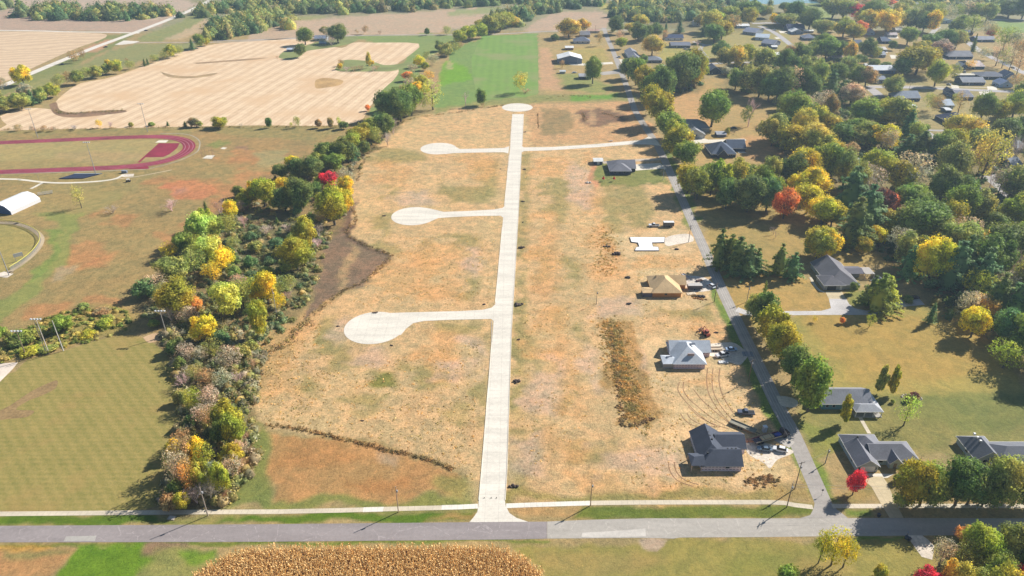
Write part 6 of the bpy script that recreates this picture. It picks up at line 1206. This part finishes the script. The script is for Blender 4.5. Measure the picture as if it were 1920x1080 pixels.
# ================================================================ BRUSH, CROPS AND ROUGH GROWTH (nobody could count it)
def ptin(poly, x, y):
    c = False; n = len(poly)
    for i in range(n):
        x0, y0 = poly[i]; x1, y1 = poly[(i+1) % n]
        if (y0 > y) != (y1 > y) and x < (x1-x0)*(y-y0)/(y1-y0)+x0: c = not c
    return c
def scatter(poly_px, n, seed):
    P_ = [tuple(at(*p).xy) for p in poly_px]; rr = random.Random(seed); xs = [p[0] for p in P_]; ys = [p[1] for p in P_]; out = []
    tries = 0
    while len(out) < n and tries < n*40:
        tries += 1; x = rr.uniform(min(xs), max(xs)); y = rr.uniform(min(ys), max(ys))
        if ptin(P_, x, y): out.append((x, y))
    return out
M_leafa = leaf_mat('brush_foliage', 'tint')
def brush(name, spots, pal, size, hgt, ncard, leaf, seed, label=None, cat=None, cone=.8, k=1.2, core=True, upright=.25):
    "low domes of leaf clumps of several colours, one mesh"
    rr = np.random.RandomState(seed); VS_, FS_, CS_, TS_ = [], [], [], []; nv_ = 0
    tv, tt = ICO
    TV, TT, TC = [], [], []; 
    for (x, y) in spots:
        s = size*rr.uniform(.55, 1.5); h = hgt*rr.uniform(.6, 1.5); c = np.array(lin(pal[rr.randint(len(pal))]))*k*rr.uniform(.8, 1.2)
        D = rr.normal(size=(ncard, 3)); D /= np.linalg.norm(D, axis=1)[:, None]; D[:, 2] = abs(D[:, 2]); r_ = rr.uniform(.6, 1.08, (ncard, 1))
        C = D*r_*np.array([s, s, h])+np.array([x, y, 0]); N = D+rr.normal(size=D.shape)*.6+np.array([0, 0, upright]); N /= np.linalg.norm(N, axis=1)[:, None]
        V, Fq = cards(C, N, leaf*rr.uniform(.6, 1.5, ncard), rr); VS_.append(V); FS_.append(Fq+nv_); CS_.append(np.repeat(c[None], len(V), 0)); nv_ += len(V)
        if core:
            v = tv*np.array([s*.8, s*.8, h*.8])*(1+rr.uniform(-.2, .1, (len(tv), 1)))+np.array([x, y, 0]); TV.append(v); TC.append(np.repeat(c[None], len(v), 0))
    V = np.concatenate(VS_+TV); C = np.concatenate(CS_+TC); n0 = nv_; T = [tt+n0+i*len(tv) for i in range(len(TV))]
    me = mesh_np(name, V, np.concatenate(FS_), M_leafa, np.concatenate(T) if T else None)
    at_ = me.color_attributes.new('tint', 'FLOAT_COLOR', 'POINT'); at_.data.foreach_set('color', np.concatenate([C, np.ones((len(C), 1))], 1).astype(np.float32).ravel())
    o = link(name, me); o['kind'] = 'stuff'
    if label: o['label'] = label
    return o
GP = [(158,144,136), (172,148,134), (150,134,110), (136,134,78), (150,146,100)]
belt_lo = [(470,640),(500,660),(480,720),(478,790),(484,850),(470,890),(430,945),(305,955),(300,930),(318,860),(338,790),(330,720),(320,670),(300,630),(340,600),(420,600)]
belt_mid = [(440,400),(520,420),(600,420),(622,440),(606,480),(592,540),(560,590),(500,650),(430,620),(340,620),(268,590),(290,535),(330,470),(380,440)]
belt_up = [(760,215),(742,245),(692,285),(662,340),(652,400),(612,430),(560,420),(480,400),(430,400),(520,330),(600,280),(690,240)]
pal_g = [(156,144,130), (146,134,112), (166,150,118), (140,136,84), (120,124,82), (156,146,92), (172,152,104), (164,150,130)]
pal_m = [(124,130,96), (116,126,92), (138,138,88), (156,146,124), (170,150,106), (146,140,96)]
brush('underbrush', scatter(belt_lo, 700, 5), pal_g, 2.1, 2.7, 38, .6, 5, 'grey and olive underbrush between the creek trees')
brush('underbrush', scatter(belt_mid, 850, 6), pal_m, 1.9, 1.9, 34, .6, 6, 'low blue-green and tan brush in the creek clearing')
brush('underbrush', scatter(belt_up, 320, 7), pal_g, 1.9, 1.9, 26, .7, 7, 'dull brush under the upper creek trees')
pal_w = [(84,104,64), (104,118,66), (124,124,72), (92,110,74), (140,132,80), (146,130,100)]
brush('underbrush', scatter([(1500,330),(1560,385),(1620,470),(1700,500),(1760,590),(1860,640),(2100,760),(2100,300),(1900,290),(1760,300),(1640,300)], 620, 61), pal_w, 3.0, 3.2, 40, .9, 61, 'dark green undergrowth below the wood right of the lawn')
brush('underbrush', scatter([(1440,190),(1500,160),(1600,160),(1640,200),(1720,250),(1760,300),(1560,330),(1500,310),(1450,270),(1500,240)], 330, 62)+scatter([(1300,340),(1460,335),(1480,360),(1440,380),(1330,360)], 60, 63)+scatter([(1360,120),(1600,110),(1620,150),(1500,190),(1390,170)], 240, 64)+scatter([(1240,140),(1320,145),(1310,170),(1260,175)], 50, 65), pal_w, 3.4, 3.6, 34, 1.1, 62, 'dark undergrowth below the woods around the meadow')
# weedy banks and margins
def along(pts, n, wd, seed):
    W = smooth_line([Vector((*at(*p).xy, 0)) for p in pts], 8); rr = random.Random(seed); L = [0]
    for i in range(1, len(W)): L.append(L[-1]+(W[i]-W[i-1]).length)
    out = []
    for k in range(n):
        t = rr.uniform(0, L[-1]); i = max(1, next(j for j in range(len(L)) if L[j] >= t)); f = (t-L[i-1])/max(1e-6, L[i]-L[i-1]); p = W[i-1].lerp(W[i], f); out.append((p.x+rr.gauss(0, wd/2), p.y+rr.gauss(0, wd/2)))
    return out
dk = [(120,92,74), (140,112,90), (104,84,68), (158,130,96)]
brush('weedy_bank', along([(500,797),(560,804),(640,822),(720,842),(790,858),(850,880)], 340, 1.0, 1)+along([(655,385),(668,410),(650,438),(690,462),(728,476)], 170, 1.3, 2)+along([(735,478),(690,524),(640,548),(580,596)], 160, 1.6, 3), [(140,112,84), (160,130,98), (124,100,78), (176,146,104)], .6, .5, 14, .3, 11, 'dark dry weeds along the banks of the basin', core=False, k=1.2)
brush('weedy_bank', along([(575,600),(540,640),(500,665),(478,700),(470,740)], 120, 3, 4)+along([(670,340),(690,290),(740,240),(775,222),(850,212),(905,203),(945,197)], 160, 1.6, 5)+along([(985,195),(1060,180),(1140,186)], 20, 1, 6), [(150,128,104), (128,104,90), (170,144,104), (140,130,84)], 1.1, 1.0, 16, .45, 12, 'dry brush along the creek edge of the vacant lots', core=False, k=1.25)
brush('tall_dry_grass', along([(1145,605),(1155,650),(1165,700),(1180,750),(1197,795)], 1300, 5.2, 7)+along([(1135,430),(1140,470),(1135,515)], 260, 7, 17), [(202,164,112), (190,154,104), (180,150,102), (212,178,126), (174,154,106)], .65, .34, 16, .30, 13, 'tall brown grass strip across the vacant lots', core=False, k=1.1)
brush('dirt_spoil', along([(1145,612),(1150,660),(1158,700),(1163,760),(1168,800)], 120, 1.2, 8)+along([(1180,800),(1225,785)], 50, 1.0, 9)+along([(1402,905),(1425,900),(1450,898)], 90, 2.2, 10)+along([(1300,555),(1318,562)], 40, 1.5, 11)+along([(1092,212),(1098,226)], 60, 2, 12)+along([(1130,212),(1165,222)], 60, 3, 13)+along([(1008,212),(1010,240)], 30, .8, 14), [(150,118,90), (166,132,102), (180,146,114), (132,104,82)], .55, .35, 12, .4, 14, 'dark heaps of spoil and roots on the worked earth', core=True, k=1.1)
brush('rough_weeds', scatter([(135,578),(240,580),(245,615),(180,640),(60,665),(20,672),(0,690),(0,640),(60,610)], 260, 15), [(160,150,84), (140,140,70), (176,156,96), (120,130,64)], 1.4, .9, 18, .5, 15, 'rough yellowish weeds behind the mown playing field', core=True, k=1.2)
brush('rough_weeds', along([(0,243),(120,243),(240,240),(400,239),(560,238),(680,236)], 200, 1.5, 16)+along([(108,206),(120,213),(180,210),(228,208)], 120, 2.4, 18), [(150,134,100), (140,130,90), (170,140,110)], 1.2, 1.0, 10, .5, 16, 'straggling weeds along the stubble field edge', core=False, k=1.2)
brush('rough_weeds', scatter([(500,660),(560,640),(600,600),(640,700),(560,790),(480,790),(470,730)], 330, 19)+scatter([(985,290),(1100,290),(1140,600),(1100,800),(990,900),(970,700)], 700, 20)+scatter([(600,700),(900,640),(890,900),(700,820),(520,790)], 500, 21)+scatter([(690,440),(930,430),(920,570),(640,580),(720,490)], 360, 22)+scatter([(690,290),(940,300),(930,380),(680,380)], 200, 23)+scatter([(1190,480),(1300,480),(1340,620),(1180,620)], 160, 24)+scatter([(1200,700),(1400,700),(1470,920),(1180,920)], 360, 25), [(214,182,136), (206,170,124), (196,164,116), (222,192,150), (176,156,104)], .45, .22, 8, .3, 17, 'scattered tufts of dry straw over the vacant lots', core=False, k=1.25)
# storm-inlet heaps along the street: one clod pile each
def heap(u, v, wd, label, c=((70,64,66), (96,80,72))):
    p = at(u, v); rr = np.random.RandomState(int(u*7+v)); Vs, Ts = [], []; nv_ = 0
    for i in range(14):
        a = rr.rand()*6.28; r = rr.rand()*wd*.5; s = wd*rr.uniform(.10, .22); v_ = ICO[0]*s*(1+rr.uniform(-.3, .3, (len(ICO[0]), 1)))*np.array([1, 1, .8])+np.array([math.cos(a)*r, math.sin(a)*r*.5, s*.5]); Vs.append(v_); Ts.append(ICO[1]+nv_); nv_ += len(v_)
    me = mesh_np('debris_pile', np.concatenate(Vs), np.zeros((0, 4), int), P(c[int(u) % len(c)], .95), np.concatenate(Ts)); o = link('debris_pile', me, None, p); tag(o, label, 'debris pile', 'debris piles by the street and lots'); return o
for i, (u, v, wd, l) in enumerate([(979, 465, 3.4, 'dark debris pile right of the new street near the empty slab row'), (973, 572, 3.6, 'dark debris pile right of the new street near the nearest turning circle'), (971, 637, 1.6, 'small black debris pile right of the new street, next below the nearest court'), (967, 716, 3.4, 'dark debris pile right of the new street, halfway to the main road'), (963, 913, 2.6, 'dark debris pile near the mouth of the new street'),
    (984, 248, 2, 'small debris pile just above the concrete court junction'), (983, 318, 2.4, 'small debris pile below the concrete court junction'), (981, 378, 2.2, 'debris pile by the street opposite the second turning circle'), (980, 417, 1.4, 'tiny debris pile by the street below the second turning circle'), (634, 612, 1.4, 'black drain hood left of the nearest turning circle'), (734, 648, 1.4, 'black drain hood below the nearest turning circle'), (703, 586.5, 2.2, 'dark drain pile at the back of the nearest turning circle'), (908, 571, 1.6, 'dark drain hood at the court corner'),
    (679, 789, 1.3, 'small black object alone on the straw below the nearest court'), (938, 317, 1.2, 'small black object left of the street above the middle court'), (1155, 477, 5, 'long dark brush pile left of the empty slab'), (1137, 463, 3, 'thin brush pile left of the empty slab, smaller one'), (1180, 570, 2.2, 'round dark brush pile below the plywood house'), (1178, 521, 3, 'dark brush pile left of the plywood house'), (1268, 468, 2.6, 'round dark brush pile below the gravel entry'), (1312, 557, 4, 'brown root pile right of the plywood house'), (1343, 624, 2, 'dark scrap pile right of the red loader'), (721, 405, 2, 'small brush heap left of the second turning circle'), (1145, 265, 2.6, 'white rubble heap above the court lane'), (1102, 343, 3.4, 'white rubble strip beside the green plot')]):
    heap(u, v, wd, l, ((214,206,196),) if 'white' in l else ((70,64,66), (96,80,72)))
# flower bed
rt = root('rock_bed', at(1709, 746), 0, 'ring of pale rocks around two maroon shrubs on the lawn', 'rock bed'); rr_ = random.Random(4); q = MB()
for i in range(16): a = i/16*6.28; x, y = math.cos(a)*3.4, math.sin(a)*2.0; s = rr_.uniform(.25, .45); q.tube((x, y, 0), (x+.1, y, s), s*1.1, s*.5, 6)
q.build('rock_ring', P((226,214,196), .9), rt)
# --- standing corn: blades and tassels
M_corn, nt, b = newmat('corn_leaf'); nt.links.new(mixc(nt, 1.0, nd(nt, 'ShaderNodeAttribute', attribute_name='tint').outputs['Color'], mth(nt, 'MULTIPLY_ADD', nd(nt, 'ShaderNodeNewGeometry').outputs['Random Per Island'], .5, .8), 'MULTIPLY'), b.inputs['Base Color']); b.inputs['Roughness'].default_value = .7
tr_ = nd(nt, 'ShaderNodeBsdfTranslucent'); tr_.inputs['Color'].default_value = (.6, .42, .2, 1); mx_ = nd(nt, 'ShaderNodeMixShader'); mx_.inputs[0].default_value = .3
nt.links.new(b.outputs[0], mx_.inputs[1]); nt.links.new(tr_.outputs[0], mx_.inputs[2]); nt.links.new(mx_.outputs[0], nt.nodes['Material Output'].inputs[0])
def corn():
    rr = np.random.RandomState(44); poly = [(345,1100),(380,1070),(420,1050),(470,1034),(540,1030),(700,1030),(880,1028),(940,1034),(985,1050),(1010,1072),(1020,1100),(1040,1200),(200,1200)]
    P_ = [tuple(at(*p).xy) for p in poly]; xs = [p[0] for p in P_]; ys = [p[1] for p in P_]; pts = []
    y = min(ys)
    while y < max(ys):
        x = min(xs)
        while x < max(xs):
            if ptin(P_, x+rr.normal()*.6, y+rr.normal()*.6): pts.append((x+rr.normal()*.16, y+rr.normal()*.08))
            x += .62
        y += .86
    pts = np.array(pts); n = len(pts); V, C = [], []
    pal = np.array([lin((218,184,122)), lin((236,206,148)), lin((200,164,106)), lin((172,140,92)), lin((232,198,136))])*1.4
    for k in range(7):
        a = rr.rand(n)*6.283; z0 = rr.uniform(.4, 1.9, n); L = rr.uniform(.45, .85, n); d = np.stack([np.cos(a), np.sin(a)], 1); w_ = np.stack([-np.sin(a), np.cos(a)], 1)*.085
        h = rr.uniform(.85, 1.1, n); b0 = np.concatenate([pts+w_, (z0*h)[:, None]], 1); b1 = np.concatenate([pts-w_, (z0*h)[:, None]], 1)
        m_ = pts+d*L[:, None]*.55; zt = (z0+.35)*h; t0 = np.concatenate([m_-w_*.9, zt[:, None]], 1); t1 = np.concatenate([m_+w_*.9, zt[:, None]], 1)
        V.append(np.stack([b0, b1, t0, t1], 1).reshape(-1, 3)); c = pal[rr.randint(5, size=n)]*rr.uniform(.7, 1.25, (n, 1)); C.append(np.repeat(c, 4, 0))
        e = pts+d*L[:, None]; ze = (z0-.05)*h; e0 = np.concatenate([e-w_*.3, ze[:, None]], 1); e1 = np.concatenate([e+w_*.3, ze[:, None]], 1)
        V.append(np.stack([t1, t0, e0, e1], 1).reshape(-1, 3)); C.append(np.repeat(c*.95, 4, 0))
    for k in range(2):
        a = rr.rand(n)*3.14; w_ = np.stack([np.cos(a), np.sin(a)], 1)*.035; z1 = rr.uniform(2.1, 2.7, n)
        V.append(np.stack([np.concatenate([pts-w_, np.zeros((n, 1))], 1), np.concatenate([pts+w_, np.zeros((n, 1))], 1), np.concatenate([pts+w_*2.2, z1[:, None]], 1), np.concatenate([pts-w_*2.2, z1[:, None]], 1)], 1).reshape(-1, 3)); C.append(np.repeat(pal[rr.randint(5, size=n)], 4, 0))
    V = np.concatenate(V); C = np.concatenate(C); me = mesh_np('standing_corn', V, np.arange(len(V)).reshape(-1, 4), M_corn)
    at_ = me.color_attributes.new('tint', 'FLOAT_COLOR', 'POINT'); at_.data.foreach_set('color', np.concatenate([C, np.ones((len(C), 1))], 1).astype(np.float32).ravel())
    o = link('standing_corn', me); o['kind'] = 'stuff'; o['label'] = 'ripe tan corn standing beside the main road'
    sheet('corn_soil', poly, surf('corn_litter', (150,112,72), .95, .3), .03)
corn()
# --- far woods that read as one mass
def wood(name, strips, seed, label, size=9, leaf=1.7, ncard=90):
    pal = [(74,98,62), (90,110,64), (110,122,70), (130,132,76), (84,106,70), (150,144,80), (112,120,82), (156,140,96)]; spots = []
    for pts, n, wd in strips: spots += along(pts, n, wd, seed+n)
    return brush(name, spots, pal, size, size*1.5, ncard, leaf, seed, label, k=1.55, upright=.3)
wood('far_wood', [([(-60,14),(0,13),(30,15)], 26, 18), ([(48,28),(80,30),(120,32),(170,35),(230,34),(290,31),(318,26)], 120, 22), ([(60,20),(140,22),(220,22),(300,20)], 60, 18)], 31, 'dark wood between the far pink fields at the left')
wood('far_wood', [([(370,30),(395,24),(430,18),(470,12),(520,6)], 70, 26), ([(400,74),(430,66),(460,60),(500,52),(520,44)], 60, 20), ([(410,50),(440,44),(480,38),(515,28)], 60, 26), ([(530,20),(620,22),(720,20),(800,15),(880,10),(950,4),(1010,2)], 150, 20), ([(540,8),(700,8),(860,2),(1000,-6)], 120, 26), ([(950,36),(968,34),(990,28),(1010,20),(1030,10)], 50, 22), ([(1020,16),(1080,12),(1120,10)], 40, 18), ([(925,46),(945,42),(965,50)], 20, 14)], 33, 'long wooded belt across the top of the fields')
wood('far_wood', [([(1150,32),(1180,34),(1220,36),(1260,38),(1290,36)], 90, 22), ([(1150,16),(1220,18),(1300,20),(1360,22)], 90, 30), ([(1160,0),(1260,-4),(1340,2),(1400,10)], 80, 40), ([(1320,44),(1360,36),(1400,28)], 40, 24)], 35, 'broad far wood beyond the crossroads, left of the pond')
wood('far_wood', [([(1560,4),(1620,2),(1700,0),(1800,2),(1920,4),(2100,10)], 170, 40), ([(1600,-14),(1800,-16),(2100,-10)], 120, 60), ([(-300,-14),(200,-16),(700,-20),(1100,-26),(1400,-38),(1700,-40)], 160, 60), ([(1750,20),(1800,18),(1850,20)], 40, 22)], 37, 'hazy far wood above the neighbourhood and pond')
# ================================================================ TREES: keep the 300 largest of a kind, the rest as one
names = {}
for t in TREES: names.setdefault(t[0].name.split('.')[0], []).append(t)
drop = []
for nm, L in names.items():
    if len(L) > 296:
        L.sort(key=lambda t: -(t[3]*ppm(t[2]))); drop += L[296:]
if drop:
    VV_, FQ, CC, nv_ = [], [], [], 0; tri = []
    ds = set(id(t) for t in drop)
    for t in drop:
        rt = t[0]; cr = [c for c in rt.children if c.name.startswith('crown')][0]; me = cr.data
        n = len(me.vertices); co = np.empty(n*3, np.float32); me.vertices.foreach_get('co', co); co = co.reshape(-1, 3)
        sc = np.array(cr.scale); a = rt.rotation_euler.z; co = co*sc+np.array(cr.location); ca_, sa_ = math.cos(a), math.sin(a)
        co = np.stack([co[:, 0]*ca_-co[:, 1]*sa_+rt.location.x, co[:, 0]*sa_+co[:, 1]*ca_+rt.location.y, co[:, 2]], 1)
        lt = np.empty(len(me.polygons), np.int32); me.polygons.foreach_get('loop_total', lt); li = np.empty(len(me.loops), np.int32); me.loops.foreach_get('vertex_index', li)
        nq = int((lt == 4).sum()); FQ.append(li[:nq*4].reshape(-1, 4)+nv_); 
        if nq*4 < len(li): tri.append(li[nq*4:].reshape(-1, 3)+nv_)
        VV_.append(co); CC.append(np.repeat(np.array([cr.color[:]]), n, 0)); nv_ += n
    me = mesh_np('distant_trees', np.concatenate(VV_), np.concatenate(FQ), M_leafa, np.concatenate(tri)); at_ = me.color_attributes.new('tint', 'FLOAT_COLOR', 'POINT'); at_.data.foreach_set('color', np.concatenate(CC).astype(np.float32).ravel())
    o = link('distant_trees', me); o['kind'] = 'stuff'; o['label'] = 'smaller trees of the hedgerows and the far neighbourhood'
    for t in drop:
        for c in list(t[0].children): bpy.data.objects.remove(c)
        bpy.data.objects.remove(t[0])
    TREES = [t for t in TREES if id(t) not in ds]
ORD = ['first','second','third','fourth','fifth','sixth','seventh','eighth','ninth','tenth','eleventh','twelfth','thirteenth','fourteenth','fifteenth','sixteenth','seventeenth','eighteenth','nineteenth','twentieth']
NUM = ['zero','one','two','three','four','five','six','seven','eight','nine','ten','eleven','twelve','thirteen','fourteen','fifteen','sixteen','seventeen','eighteen','nineteen','twenty']
grp = {}
for t in TREES: grp.setdefault((t[4], t[6], t[5]), []).append(t)
for (zone, word, kw), L in grp.items():
    subs = [('', L)]
    if len(L) > 5:
        L2 = sorted(L, key=lambda t: t[3]); h_ = len(L2)//2; subs = [('small ', L2[:h_]), ('large ', L2[h_:])]
    for pre, S_ in subs:
        S_.sort(key=lambda t: t[1]); n = len(S_)
        for i, t in enumerate(S_):
            base = f'{pre}{word} {kw}'
            if n == 1: lb = f'{base} in {zone}'
            elif n == 2: lb = f'{["left", "right"][i]} one of two {base}s in {zone}' if not kw.endswith('bush') else f'{["left", "right"][i]} one of two {base}es in {zone}'
            else: lb = f'{ORD[i]} {base} from the left in {zone}'
            t[0]['label'] = lb; t[0]['group'] = 'trees and shrubs of '+zone
# ================================================================ HAZE
hz = MB(); hz.box(-9500, -1200, -1.0, 11500, 9600, 235)
m = bpy.data.materials.new('air'); m.use_nodes = True; nt = m.node_tree; nt.nodes.remove(nt.nodes['Principled BSDF'])
pv = nt.nodes.new('ShaderNodeVolumePrincipled'); pv.inputs['Color'].default_value = (.60, .80, 1, 1); pv.inputs['Density'].default_value = .00015; pv.inputs['Anisotropy'].default_value = .2
nt.links.new(pv.outputs[0], nt.nodes['Material Output'].inputs['Volume'])
o = hz.build('haze', m); o['kind'] = 'stuff'
